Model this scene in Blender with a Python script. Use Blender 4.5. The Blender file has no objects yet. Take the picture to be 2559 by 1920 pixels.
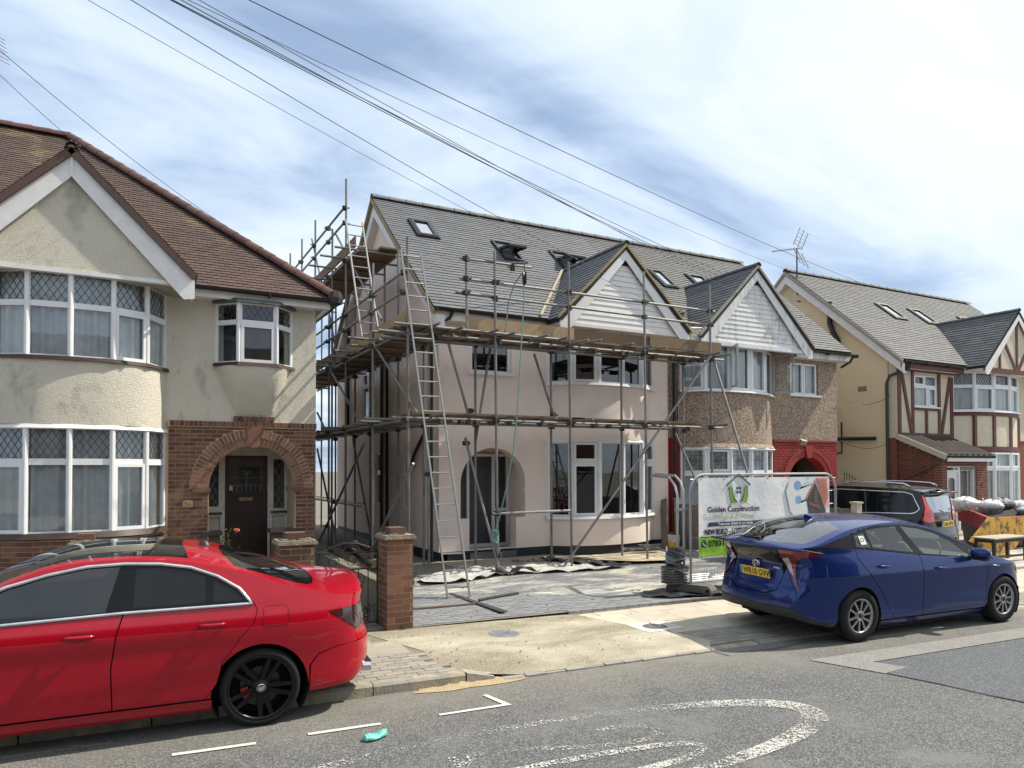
import bpy, bmesh, math, random
from math import sin, cos, pi, radians, sqrt, atan2, hypot, floor
from mathutils import Vector as V, Matrix as Mx
from mathutils.geometry import delaunay_2d_cdt
random.seed(11)
R = random.random
def U(a, b): return random.uniform(a, b)
sc = bpy.context.scene
# ---------------------------------------------------------------- camera
cam = bpy.data.cameras.new('camera'); camo = bpy.data.objects.new('camera', cam); sc.collection.objects.link(camo); sc.camera = camo
cam.sensor_width = 36; cam.lens = 36*1790/2559; cam.clip_end = 3000; cam.clip_start = .05
cam.shift_y = (1172-1790*math.tan(radians(1.2))-960)/2559
camo.location = (0, 0, 2.1)
camo.rotation_euler = (Mx.Rotation(radians(-28), 4, 'Z') @ Mx.Rotation(radians(91.2), 4, 'X') @ Mx.Rotation(radians(-.15), 4, 'Z')).to_euler()
# ---------------------------------------------------------------- light
SUN_AZ, SUN_EL = radians(101), radians(49)      # azimuth clockwise from +Y
sd = V((sin(SUN_AZ)*cos(SUN_EL), cos(SUN_AZ)*cos(SUN_EL), sin(SUN_EL)))
sl = bpy.data.lights.new('sun', 'SUN'); sl.energy = 5.0; sl.angle = radians(.6); sl.color = (1, .93, .79)
so = bpy.data.objects.new('sun', sl); sc.collection.objects.link(so); so.rotation_euler = sd.to_track_quat('Z', 'Y').to_euler(); so.location = (20, -4, 25)
w = bpy.data.worlds.new('World'); sc.world = w; w.use_nodes = True
nt = w.node_tree; N = nt.nodes; L = nt.links; N.clear()
def node(t, **k):
    n = N.new(t)
    for a, b in k.items(): setattr(n, a, b)
    return n
def wire(*p):
    for a, b in p: L.new(a, b)
sky = node('ShaderNodeTexSky', sky_type='NISHITA', sun_disc=False, sun_elevation=SUN_EL, sun_rotation=SUN_AZ)
tc = node('ShaderNodeTexCoord'); sp = node('ShaderNodeSeparateXYZ'); wire((tc.outputs['Generated'], sp.inputs[0]))
def mth(op, a, b=None, clamp=False):
    n = node('ShaderNodeMath', operation=op); n.use_clamp = clamp
    for i, q in enumerate((a, b)):
        if q is None: continue
        if isinstance(q, (int, float)): n.inputs[i].default_value = q
        else: L.new(q, n.inputs[i])
    return n.outputs[0]
zz = mth('ADD', mth('MAXIMUM', sp.outputs[2], 0), .22)
cb = node('ShaderNodeCombineXYZ'); wire((mth('DIVIDE', sp.outputs[0], zz), cb.inputs[0]), (mth('DIVIDE', sp.outputs[1], zz), cb.inputs[1]))
mp = node('ShaderNodeMapping'); mp.inputs['Rotation'].default_value = (0, 0, radians(-24)); mp.inputs['Scale'].default_value = (.62, 1.25, 1); mp.inputs['Location'].default_value = (5.1, 1.9, 0)
wire((cb.outputs[0], mp.inputs[0]))
def noi(scale, det, rough, dist, vec=None):
    n = node('ShaderNodeTexNoise'); n.inputs['Scale'].default_value = scale; n.inputs['Detail'].default_value = det
    n.inputs['Roughness'].default_value = rough; n.inputs['Distortion'].default_value = dist; L.new(vec or mp.outputs[0], n.inputs['Vector']); return n.outputs[0]
def ramp(x, *st):
    n = node('ShaderNodeValToRGB'); L.new(x, n.inputs[0]); e = n.color_ramp.elements
    while len(e) < len(st): e.new(.5)
    for i, (p, c) in enumerate(st): e[i].position = p; e[i].color = (*c, 1)
    return n.outputs[0]
n1 = noi(1.1, 6, .52, .55); n2 = noi(2.3, 8, .56, .9)
nm = mth('ADD', mth('MULTIPLY', n1, .60), mth('MULTIPLY', n2, .40))
# brightness rises towards the sun
dt = node('ShaderNodeVectorMath', operation='DOT_PRODUCT'); L.new(tc.outputs['Generated'], dt.inputs[0]); dt.inputs[1].default_value = sd
glow = mth('POWER', mth('MAXIMUM', dt.outputs['Value'], 0), 3.0)
nb = mth('ADD', nm, mth('MULTIPLY', glow, .15), True)
ccol = ramp(nb, (.37, (3.4, 4.6, 6.6)), (.44, (4.9, 6.1, 7.9)), (.515, (6.6, 7.7, 8.8)), (.60, (7.9, 8.6, 9.2)), (.84, (9.6, 9.7, 9.6)))
cov = ramp(nm, (.25, (.5, .5, .5)), (.45, (.93,)*3))
mx = node('ShaderNodeMix', data_type='RGBA'); wire((cov, mx.inputs[0]), (sky.outputs[0], mx.inputs[6]), (ccol, mx.inputs[7]))
bg = node('ShaderNodeBackground'); bg.inputs[1].default_value = .1; wo = node('ShaderNodeOutputWorld')
wire((mx.outputs[2], bg.inputs[0]), (bg.outputs[0], wo.inputs[0]))
vs = sc.view_settings; vs.view_transform = 'Standard'; vs.look = 'None'; vs.exposure = .32; vs.gamma = 1; vs.use_curve_mapping = False
sc.cycles.max_bounces = 8; sc.cycles.transparent_max_bounces = 24
# ---------------------------------------------------------------- materials
MATS = {}
def M(name, col, rough=.8, metal=0, col2=None, var=(6, .5), bump=None, bump2=None, coat=0, rnd=0, spec=.5, stain=None, speck=None, emit=None):
    """procedural material in object space: noise mix col/col2, per-piece variation, bumps, optional stains and specks"""
    global N, L
    if name in MATS: return MATS[name]
    m = bpy.data.materials.new(name); m.use_nodes = True; N = m.node_tree.nodes; L = m.node_tree.links
    p = N['Principled BSDF']; p.inputs['Roughness'].default_value = rough; p.inputs['Metallic'].default_value = metal
    p.inputs['Specular IOR Level'].default_value = spec
    if coat: p.inputs['Coat Weight'].default_value = coat; p.inputs['Coat Roughness'].default_value = .03
    tcn = node('ShaderNodeTexCoord'); vec = tcn.outputs['Object']
    if col2 is None: col2 = tuple(c*.78 for c in col)
    fac = noi(var[0], 5, .6, .2, vec)
    r = node('ShaderNodeMapRange'); L.new(fac, r.inputs[0]); r.inputs[1].default_value = .5-.25*var[1]; r.inputs[2].default_value = .5+.25*var[1]
    mix = node('ShaderNodeMix', data_type='RGBA'); L.new(r.outputs[0], mix.inputs[0]); mix.inputs[6].default_value = (*col, 1); mix.inputs[7].default_value = (*col2, 1)
    c = mix.outputs[2]
    if speck:        # (scale, threshold, colour, strength)
        vr = node('ShaderNodeTexVoronoi'); vr.inputs['Scale'].default_value = speck[0]; L.new(vec, vr.inputs['Vector'])
        g = mth('LESS_THAN', node_sep(vr.outputs['Color']), speck[1])
        mm = node('ShaderNodeMix', data_type='RGBA'); L.new(mth('MULTIPLY', g, speck[3]), mm.inputs[0]); L.new(c, mm.inputs[6]); mm.inputs[7].default_value = (*speck[2], 1); c = mm.outputs[2]
    if stain:        # (scale, low, high, colour, stretchz)
        mpn = node('ShaderNodeMapping'); mpn.inputs['Scale'].default_value = (1, 1, stain[4] if len(stain) > 4 and not isinstance(stain[4], tuple) else 1); L.new(vec, mpn.inputs[0])
        if len(stain) > 4 and isinstance(stain[4], tuple): mpn.inputs['Scale'].default_value = stain[4]
        f2 = noi(stain[0], 6, .65, .4, mpn.outputs[0]); r2 = node('ShaderNodeMapRange'); L.new(f2, r2.inputs[0]); r2.inputs[1].default_value = stain[1]; r2.inputs[2].default_value = stain[2]
        mm = node('ShaderNodeMix', data_type='RGBA'); L.new(r2.outputs[0], mm.inputs[0]); L.new(c, mm.inputs[6]); mm.inputs[7].default_value = (*stain[3], 1); c = mm.outputs[2]
    if rnd:
        oi = node('ShaderNodeObjectInfo'); ge = node('ShaderNodeNewGeometry')
        f = mth('FRACT', mth('ADD', oi.outputs['Random'], ge.outputs['Random Per Island']))
        hs = node('ShaderNodeHueSaturation'); L.new(c, hs.inputs['Color'])
        L.new(mth('ADD', mth('MULTIPLY', f, 2*rnd), 1-rnd), hs.inputs['Value'])
        f3 = mth('FRACT', mth('MULTIPLY', f, 7.31)); L.new(mth('ADD', mth('MULTIPLY', f3, .03*rnd*2), .5-.03*rnd), hs.inputs['Hue'])
        c = hs.outputs[0]
    L.new(c, p.inputs['Base Color'])
    last = None
    for b in (bump, bump2):
        if not b: continue
        bn = node('ShaderNodeBump'); bn.inputs['Strength'].default_value = b[1]; bn.inputs['Distance'].default_value = b[2] if len(b) > 2 else .01
        L.new(noi(b[0], 4, .6, 0, vec), bn.inputs['Height'])
        if last: L.new(last, bn.inputs['Normal'])
        last = bn.outputs[0]
    if last: L.new(last, p.inputs['Normal'])
    if emit: p.inputs['Emission Color'].default_value = (*emit[0], 1); p.inputs['Emission Strength'].default_value = emit[1]
    MATS[name] = m; return m
def node_sep(o):
    s = node('ShaderNodeSeparateColor'); L.new(o, s.inputs[0]); return s.outputs[0]
def glass(name, tint=(.8, .85, .85), refl=1.0, alpha=.15):
    """window glass: mirror-like at grazing angles, tinted and clear when faced"""
    global N, L
    if name in MATS: return MATS[name]
    m = bpy.data.materials.new(name); m.use_nodes = True; N = m.node_tree.nodes; L = m.node_tree.links; N.clear()
    o = node('ShaderNodeOutputMaterial'); t = node('ShaderNodeBsdfTransparent'); t.inputs[0].default_value = (*tint, 1)
    g = node('ShaderNodeBsdfGlossy'); g.inputs['Roughness'].default_value = .015; g.inputs[0].default_value = (.95, .97, 1, 1)
    fr = node('ShaderNodeFresnel'); fr.inputs[0].default_value = 1.52
    ge = node('ShaderNodeNewGeometry'); bn = node('ShaderNodeBump'); bn.inputs['Strength'].default_value = .06; bn.inputs['Distance'].default_value = .02
    tcn = node('ShaderNodeTexCoord'); L.new(noi(1.3, 2, .5, 0, tcn.outputs['Object']), bn.inputs['Height']); L.new(bn.outputs[0], g.inputs['Normal'])
    f = mth('ADD', mth('MULTIPLY', fr.outputs[0], refl), alpha, True)
    ms = node('ShaderNodeMixShader'); wire((f, ms.inputs[0]), (t.outputs[0], ms.inputs[1]), (g.outputs[0], ms.inputs[2]), (ms.outputs[0], o.inputs[0]))
    MATS[name] = m; return m
def worn(name, col, cover=.5, scale=60, rough=.8):
    """road paint, worn through in flecks"""
    m = M(name, col, rough, var=(8, .6))
    nt = m.node_tree; global N, L
    N, L = nt.nodes, nt.links
    p = N['Principled BSDF']; o = [n for n in N if n.type == 'OUTPUT_MATERIAL'][0]
    tcn = node('ShaderNodeTexCoord'); a = noi(scale, 4, .7, 0, tcn.outputs['Object']); b = noi(1.7, 3, .5, 0, tcn.outputs['Object'])
    s = mth('ADD', mth('MULTIPLY', a, .75), mth('MULTIPLY', b, .25)); g = mth('GREATER_THAN', s, .5+.16*(.5-cover)*2)
    t = node('ShaderNodeBsdfTransparent'); ms = node('ShaderNodeMixShader')
    wire((g, ms.inputs[0]), (t.outputs[0], ms.inputs[1]), (p.outputs[0], ms.inputs[2]), (ms.outputs[0], o.inputs[0])); return m
# ---------------------------------------------------------------- mesh helpers
ROOT = {}
def link(o, parent=None):
    sc.collection.objects.link(o)
    if parent is not None: o.parent = parent
    return o
def base(o):
    b = V((0, 0, 0))
    while o is not None: b += ROOT.get(o.name, V((0, 0, 0))); o = o.parent
    return b
def thing(name, label, cat, loc=(0, 0, 0), group=None):
    o = bpy.data.objects.new(name, None); link(o); o.empty_display_size = .2
    o.location = loc; ROOT[o.name] = V(loc); o['label'] = label; o['category'] = cat
    if group: o['group'] = group
    return o
def tag(o, label=None, cat=None, group=None, kind=None):
    for k, v in (('label', label), ('category', cat), ('group', group), ('kind', kind)):
        if v: o[k] = v
    return o
class MB:
    def __init__(s): s.v = []; s.f = []
    def add(s, vs, fs):
        n = len(s.v); s.v += [tuple(q) for q in vs]; s.f += [tuple(i+n for i in f) for f in fs]; return s
    def box(s, x0, x1, y0, y1, z0, z1, m=None):
        vs = [V((x, y, z)) for z in (z0, z1) for y in (y0, y1) for x in (x0, x1)]
        if m is not None: vs = [m @ q for q in vs]
        return s.add(vs, [(0, 2, 3, 1), (4, 5, 7, 6), (0, 1, 5, 4), (2, 6, 7, 3), (0, 4, 6, 2), (1, 3, 7, 5)])
    def bar(s, a, b, w, h, up=(0, 0, 1)):
        """rectangular bar from a to b, w across, h along up"""
        a, b = V(a), V(b); d = (b-a).normalized(); u = V(up); sx = d.cross(u)
        if sx.length < 1e-4: sx = d.cross(V((1, 0, 0)))
        sx.normalize(); u = sx.cross(d).normalized()
        vs = [p+sx*i*w/2+u*j*h/2 for p in (a, b) for i, j in ((-1, -1), (1, -1), (1, 1), (-1, 1))]
        return s.add(vs, [(3, 2, 1, 0), (4, 5, 6, 7), (0, 1, 5, 4), (1, 2, 6, 5), (2, 3, 7, 6), (3, 0, 4, 7)])
    def tube(s, a, b, r, n=8, r2=None, cap=True):
        a, b = V(a), V(b); d = (b-a)
        if d.length < 1e-6: return s
        d.normalize(); x = d.cross(V((0, 0, 1)));
        if x.length < 1e-3: x = V((1, 0, 0))
        x.normalize(); y = d.cross(x); r2 = r if r2 is None else r2
        vs = [p+(x*cos(2*pi*k/n)+y*sin(2*pi*k/n))*q for p, q in ((a, r), (b, r2)) for k in range(n)]
        fs = [(k, (k+1) % n, n+(k+1) % n, n+k) for k in range(n)]
        if cap: fs += [tuple(range(n-1, -1, -1)), tuple(range(n, 2*n))]
        return s.add(vs, fs)
    def path(s, pts, r, n=6):
        """swept round section through pts"""
        pts = [V(p) for p in pts]; vs = []; fs = []; ref = None
        for i, p in enumerate(pts):
            d = (pts[min(i+1, len(pts)-1)]-pts[max(i-1, 0)]).normalized()
            if ref is None: ref = d.cross(V((0, 0, 1))) if abs(d.z) < .95 else V((1, 0, 0))
            ref = (ref-d*ref.dot(d)).normalized(); y = d.cross(ref); rr = r[i] if isinstance(r, (list, tuple)) else r
            vs += [p+(ref*cos(2*pi*k/n)+y*sin(2*pi*k/n))*rr for k in range(n)]
            if i: fs += [((i-1)*n+k, (i-1)*n+(k+1) % n, i*n+(k+1) % n, i*n+k) for k in range(n)]
        fs += [tuple(range(n-1, -1, -1)), tuple(range((len(pts)-1)*n, len(pts)*n))]
        return s.add(vs, fs)
    def prism(s, poly, d, org=(0, 0, 0), ax=(1, 0, 0), ay=(0, 0, 1)):
        """polygon in plane (ax, ay) at org extruded by vector d"""
        o, ax, ay, d = V(org), V(ax), V(ay), V(d); n = len(poly)
        vs = [o+ax*p[0]+ay*p[1] for p in poly]; vs += [q+d for q in vs]
        if ax.cross(ay).dot(d)*sum(poly[i][0]*poly[(i+1) % n][1]-poly[(i+1) % n][0]*poly[i][1] for i in range(n)) < 0: fs = [tuple(range(n)), tuple(range(2*n-1, n-1, -1))]+[((i+1) % n, i, n+i, n+(i+1) % n) for i in range(n)]
        else: fs = [tuple(range(n-1, -1, -1)), tuple(range(n, 2*n))]+[(i, (i+1) % n, n+(i+1) % n, n+i) for i in range(n)]
        return s.add(vs, fs)
    def lathe(s, prof, n=24, m=None):
        """profile [(r, h)] about local z"""
        vs = []; fs = []
        for r, h in prof: vs += [V((r*cos(2*pi*k/n), r*sin(2*pi*k/n), h)) for k in range(n)]
        for i in range(len(prof)-1): fs += [(i*n+k, i*n+(k+1) % n, (i+1)*n+(k+1) % n, (i+1)*n+k) for k in range(n)]
        if m is not None: vs = [m @ q for q in vs]
        return s.add(vs, fs)
    def strip(s, A, B):
        """quads between two polylines"""
        n = len(A); return s.add(list(A)+list(B), [(i, i+1, n+i+1, n+i) for i in range(n-1)])
    def build(s, name, mat, parent=None, smooth=False, nrm=None, offset=None):
        b = base(parent) if parent is not None else V((0, 0, 0))
        if offset is not None: b = V(offset)
        me = bpy.data.meshes.new(name); me.from_pydata([(q[0]-b.x, q[1]-b.y, q[2]-b.z) for q in s.v], [], s.f)
        me.materials.append(mat)
        if smooth:
            me.polygons.foreach_set('use_smooth', [True]*len(me.polygons))
            if smooth == 'auto': me.set_sharp_from_angle(angle=radians(35))
        if nrm is not None: me.normals_split_custom_set_from_vertices(nrm)
        o = bpy.data.objects.new(name, me); link(o, parent)
        if offset is not None and parent is None: o.location = offset; ROOT[o.name] = V(offset)
        return o
def inpoly(x, y, P):
    c = False; j = len(P)-1
    for i in range(len(P)):
        if (P[i][1] > y) != (P[j][1] > y) and x < (P[j][0]-P[i][0])*(y-P[i][1])/(P[j][1]-P[i][1])+P[i][0]: c = not c
        j = i
    return c
def tri2d(outer, holes=(), grid=None, seg=None):
    """triangulate polygon with holes; optional interior grid of spacing grid and edge subdivision seg"""
    def sub(P):
        if not seg: return list(P)
        Q = []
        for i, a in enumerate(P):
            b = P[(i+1) % len(P)]; k = max(1, int(hypot(b[0]-a[0], b[1]-a[1])/seg))
            Q += [(a[0]+(b[0]-a[0])*t/k, a[1]+(b[1]-a[1])*t/k) for t in range(k)]
        return Q
    loops = [sub(outer)]+[sub(h) for h in holes]; vs = []; es = []
    for l in loops:
        n = len(vs); vs += [V(p) for p in l]; es += [(n+i, n+(i+1) % len(l)) for i in range(len(l))]
    if grid:
        x0 = min(p[0] for p in outer); x1 = max(p[0] for p in outer); y0 = min(p[1] for p in outer); y1 = max(p[1] for p in outer)
        nx, ny = int((x1-x0)/grid), int((y1-y0)/grid)
        bp = [p for l in loops for p in l]
        for i in range(1, nx+1):
            for j in range(1, ny+1):
                x, y = x0+i*(x1-x0)/(nx+1), y0+j*(y1-y0)/(ny+1)
                if inpoly(x, y, outer) and not any(inpoly(x, y, h) for h in holes) and min((x-q[0])**2+(y-q[1])**2 for q in bp) > (grid*.35)**2: vs.append(V((x, y)))
    ov, oe, of, *_ = delaunay_2d_cdt(vs, es, [], 0, 1e-5)
    out = []
    for f in of:
        cx = sum(ov[i].x for i in f)/len(f); cy = sum(ov[i].y for i in f)/len(f)
        if inpoly(cx, cy, loops[0]) and not any(inpoly(cx, cy, h) for h in loops[1:]):
            a, b, c = (ov[i] for i in f[:3])
            if (b.x-a.x)*(c.y-a.y)-(b.y-a.y)*(c.x-a.x) < 0: f = f[::-1]
            out.append(tuple(f))
    return [(q.x, q.y) for q in ov], out, loops
def slab(mb, outer, holes, org, ax, ay, depth):
    """flat panel with holes; front face at org, thickness depth going back along -(ax x ay)"""
    vs, fs, loops = tri2d(outer, holes); o, ax, ay = V(org), V(ax), V(ay); nn = ax.cross(ay).normalized()
    mb.add([o+ax*p[0]+ay*p[1] for p in vs], fs)
    for k, l in enumerate(loops):
        A = [o+ax*p[0]+ay*p[1] for p in l]; B = [q-nn*depth for q in A]; n = len(A)
        a = sum(l[i][0]*l[(i+1) % n][1]-l[(i+1) % n][0]*l[i][1] for i in range(n)); fl = (a > 0) != (k > 0)
        mb.add(A+B, [((i, n+i, n+(i+1) % n, (i+1) % n) if fl else (i, (i+1) % n, n+(i+1) % n, n+i)) for i in range(n)])
    return mb
def rect(x0, x1, y0, y1): return [(x0, y0), (x1, y0), (x1, y1), (x0, y1)]
def arc(cx, cy, r, a0, a1, n, ry=None): return [(cx+r*cos(radians(a0+(a1-a0)*i/n)), cy+(ry or r)*sin(radians(a0+(a1-a0)*i/n))) for i in range(n+1)]
CAM = V((0, 0, 2.1))
class Pieces:
    """alike pieces: the nearest ones single objects sharing one mesh, the rest joined as one stuff part"""
    def __init__(s, name, mb, mat, rest, lim=300): s.name = name; s.mb = mb; s.mat = mat; s.rest = rest; s.lim = lim; s.full = []; s.cut = []
    def put(s, m): s.full.append(m)
    def cutpiece(s, vs, fs): s.cut.append((vs, fs))
    def build(s, parent=None):
        b = base(parent) if parent is not None else V((0, 0, 0))
        s.full.sort(key=lambda m: (m.translation-CAM).length)
        me = bpy.data.meshes.new(s.name); me.from_pydata([tuple(q) for q in s.mb.v], [], s.mb.f); me.materials.append(s.mat)
        for m in s.full[:s.lim]:
            o = bpy.data.objects.new(s.name, me); link(o, parent); q = m.copy(); q.translation = m.translation-b; o.matrix_local = q
        r = MB(); vv = [V(q) for q in s.mb.v]
        for m in s.full[s.lim:]: r.add([m @ q for q in vv], s.mb.f)
        for vs, fs in s.cut: r.add(vs, fs)
        if r.v: o = r.build(s.rest, s.mat, parent); o['kind'] = 'stuff'
def text(body, size, org, ax, ay, mat, name, parent, bold=0, shear=0, align='LEFT', sx=1, out=0.002):
    """flat lettering lying on a surface"""
    cu = bpy.data.curves.new(name, 'FONT'); cu.body = body; cu.size = size; cu.offset = bold; cu.shear = shear; cu.align_x = align; cu.fill_mode = 'BOTH'; cu.resolution_u = 3; cu.extrude = 0.0006
    t = bpy.data.objects.new(name, cu); me = bpy.data.meshes.new_from_object(t); bpy.data.objects.remove(t)
    o, ax, ay = V(org), V(ax), V(ay); nn = ax.cross(ay).normalized(); b = base(parent) if parent is not None else V((0, 0, 0))
    for q in me.vertices: q.co = o+ax*q.co.x*sx+ay*q.co.y+nn*(q.co.z+out)-b
    me.materials.clear(); me.materials.append(mat)
    ob = bpy.data.objects.new(name, me); link(ob, parent); return ob
def frame_m(org, ax, ay, az): return Mx(((ax[0], ay[0], az[0], org[0]), (ax[1], ay[1], az[1], org[1]), (ax[2], ay[2], az[2], org[2]), (0, 0, 0, 1)))
# material palette
WHITE = M('white_upvc', (.78, .79, .8), .3, var=(3, .6), col2=(.7, .71, .72))
WHITEP = M('white_paint', (.78, .78, .77), .55, col2=(.66, .66, .65), var=(5, .9))
DWHITE = M('dirty_white_boards', (.62, .63, .64), .6, col2=(.72, .72, .71), var=(3, .6), stain=(5, .5, .72, (.30, .31, .29), .25))
BLACKP = M('black_plastic', (.012, .012, .013), .5, var=(4, .3))
BLACKM = M('black_iron', (.012, .012, .013), .5, var=(30, .5), bump=(60, .2))
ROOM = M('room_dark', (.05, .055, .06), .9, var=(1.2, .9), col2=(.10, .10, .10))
LEAD = M('lead_came', (.05, .055, .06), .5)
NET = M('net_curtain', (.80, .82, .82), .9, var=(5, .9), col2=(.60, .63, .65))
CROOM = M('curtained_room', (.25, .26, .26), .9)
GLASS = glass('window_glass', (.86, .90, .91), .8, .05)
DGLASS = glass('dark_window_glass', (.35, .38, .4), .8, .075)
# ---------------------------------------------------------------- ground, road, pavement
ASPH = M('asphalt', (.088, .088, .090), .9, col2=(.06, .061, .063), var=(1.3, 1.2), bump=(75, .9, .008), speck=(120, .30, (.30, .30, .29), .55), stain=(.9, .52, .70, (.16, .158, .152)))
N, L = ASPH.node_tree.nodes, ASPH.node_tree.links       # sandy dust gathers along the kerb, blown thin towards the lane
p_ = N['Principled BSDF']; src = p_.inputs['Base Color'].links[0].from_socket; tcn = node('ShaderNodeTexCoord'); sx_ = node('ShaderNodeSeparateXYZ'); L.new(tcn.outputs['Object'], sx_.inputs[0])
dd = mth('SUBTRACT', mth('SUBTRACT', 6.62, mth('MULTIPLY', sx_.outputs[0], .0647)), sx_.outputs[1]); dd = mth('ADD', dd, mth('MULTIPLY', mth('SUBTRACT', noi(1.1, 6, .65, .5, tcn.outputs['Object']), .5), 1.5))
r_ = node('ShaderNodeMapRange'); L.new(dd, r_.inputs[0]); r_.inputs[1].default_value = 1.15; r_.inputs[2].default_value = .1; r_.inputs[4].default_value = .42
mm_ = node('ShaderNodeMix', data_type='RGBA'); L.new(r_.outputs[0], mm_.inputs[0]); L.new(src, mm_.inputs[6]); mm_.inputs[7].default_value = (.26, .235, .185, 1); L.new(mm_.outputs[2], p_.inputs['Base Color'])
ASPH2 = M('asphalt_patch', (.22, .215, .205), .92, col2=(.165, .16, .152), var=(2.5, 1), bump=(80, .8, .008), speck=(130, .25, (.42, .40, .36), .5))
ASPH3 = M('blue_asphalt', (.088, .092, .102), .9, col2=(.062, .067, .076), var=(2, 1), bump=(65, 1, .01), speck=(110, .28, (.24, .25, .27), .5))
DUSTY = M('dusty_gutter_asphalt', (.20, .185, .155), .95, col2=(.13, .125, .115), var=(2.2, 1.1), bump=(70, .8, .008), speck=(120, .3, (.36, .33, .27), .5))
CONC = M('crossover_concrete', (.33, .29, .215), .92, col2=(.25, .215, .155), var=(1.6, 1.1), bump=(38, 1, .014), bump2=(95, .8, .006), speck=(75, .36, (.17, .145, .105), .6), stain=(1.0, .42, .66, (.50, .455, .355), (.55, 1.15, 1)))
KERB = M('kerb_stone', (.33, .31, .27), .9, col2=(.22, .205, .18), var=(5, 1), bump=(38, .8, .012), rnd=.1, stain=(4, .5, .68, (.42, .36, .24)))
PAVE = M('concrete_block', (.30, .28, .24), .9, col2=(.22, .205, .175), var=(4, 1), bump=(60, .5, .006), rnd=.16, stain=(1.6, .52, .7, (.46, .39, .26)))
SLABM = M('paving_slab', (.52, .47, .38), .9, col2=(.42, .375, .29), var=(2.5, 1), bump=(50, .4, .005), rnd=.07, stain=(2, .55, .75, (.3, .27, .22)))
DRIVE = M('driveway_block', (.215, .22, .23), .88, col2=(.15, .155, .165), var=(3, 1), bump=(60, .5, .006), rnd=.14, stain=(1.7, .46, .66, (.55, .52, .44), (.6, 1.3, 1)))
JOINT = M('sandy_joint', (.24, .215, .17), .95, col2=(.15, .135, .11), var=(3, 1), bump=(50, .4, .006))
GRDM = M('bare_ground', (.20, .18, .15), .95, col2=(.13, .12, .10), var=(.6, 1), bump=(20, .5, .03))
SAND = M('spilt_sand', (.46, .36, .21), .95, col2=(.33, .26, .16), var=(6, 1), bump=(40, 1, .015))
RA = radians(-3.7); rdx, rdy = cos(RA), sin(RA)             # direction of the street
def ky(x): return 6.52-.0647*(x-1.6)                          # kerb line
def py_(x): return 8.64-.05*(x-2.9)                           # property line
def gz(y): return .1+.018*max(0, y-8.55)                      # garden level
def flat(name, poly, z, mat, th=None, zf=None, grid=None, kind='structure'):
    mb = MB(); vs, fs, lp = tri2d(poly, (), grid)
    mb.add([(x, y, zf(x, y) if zf else z) for x, y in vs], fs)
    o = mb.build(name, mat); o['kind'] = kind; return o
flat('ground', [(-400, -400), (400, -400), (400, 600), (-400, 600)], -.14, GRDM)
flat('road', [(-60, ky(-60)+.02), (-60, -1.6+ .0647*60), (60, -1.6-.0647*60), (60, ky(60)+.02)][::-1], 0, ASPH)
mb = MB(); mb.prism([(-60, -1.6+.0647*60), (60, -1.6-.0647*60), (60, -9), (-60, -9)], (0, 0, .22), org=(0, 0, -.1), ax=(1, 0, 0), ay=(0, 1, 0)); o = mb.build('far_pavement', PAVE); o['kind'] = 'structure'
# sheets of repair and dust on the carriageway
def ribbon(name, pts, wid, z, mat, parent=None):
    mb = MB(); P = [V((x, y, 0)) for x, y in pts]; A = []; B = []
    for i, p in enumerate(P):
        d = (P[min(i+1, len(P)-1)]-P[max(i-1, 0)]).normalized(); n = V((-d.y, d.x, 0)); ww = wid[i] if isinstance(wid, list) else wid
        A.append(p-n*ww/2+V((0, 0, z))); B.append(p+n*ww/2+V((0, 0, z)))
    mb.strip(A, B); return mb.build(name, mat, parent)
def kl(x, off): return (x, ky(x)+off)
mb = MB(); xs = [-12+i*.35 for i in range(120)]
mb.strip([V((x, ky(x)-.62-.22*sin(x*1.3)-.12*sin(x*3.1+1)-.05*sin(x*7), .004)) for x in xs], [V((x, ky(x)-.02, .004)) for x in xs])

P_ = flat('road_patch', [(6.55, 5.42), (6.8, 4.70), (7.22, 4.73), (7.08, 5.04), (20, 4.20), (20, 4.55), (10.3, 5.17)], .008, ASPH2)
flat('road_resurfacing', [(7.06, 5.03), (7.2, 4.75), (6.82, 4.70), (6.95, 4.2), (7.05, 3.5), (6.7, 2.2), (6.9, .5), (24, -.4), (24, 3.95), (20, 4.20)], .004, ASPH3)
mb = MB(); pts = [(6.82, 4.70), (6.93, 4.25), (6.99, 3.8), (7.08, 3.45), (7.0, 3.0), (6.9, 2.6), (6.74, 2.2), (6.8, 1.4), (6.9, .5)]
o = ribbon('road_crack', pts, [.012+.01*R() for _ in pts], .0085, M('tar_joint', (.03, .03, .032), .9)); o['kind'] = 'structure'
o = ribbon('road_crack', [(-1.2, 3.9), (-.3, 4.05), (.6, 4.0), (1.1, 4.2), (1.9, 4.18), (2.6, 4.0)], [.006, .012, .008, .014, .009, .004], .0085, M('tar_joint', (.03, .03, .032), .9)); o['kind'] = 'structure'
o = ribbon('road_crack', [(6.1, 6.05), (6.6, 5.95), (7.3, 6.0), (8.4, 5.86)], [.008, .014, .01, .006], .0085, M('tar_joint', (.03, .03, .032))); o['kind'] = 'structure'
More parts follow.
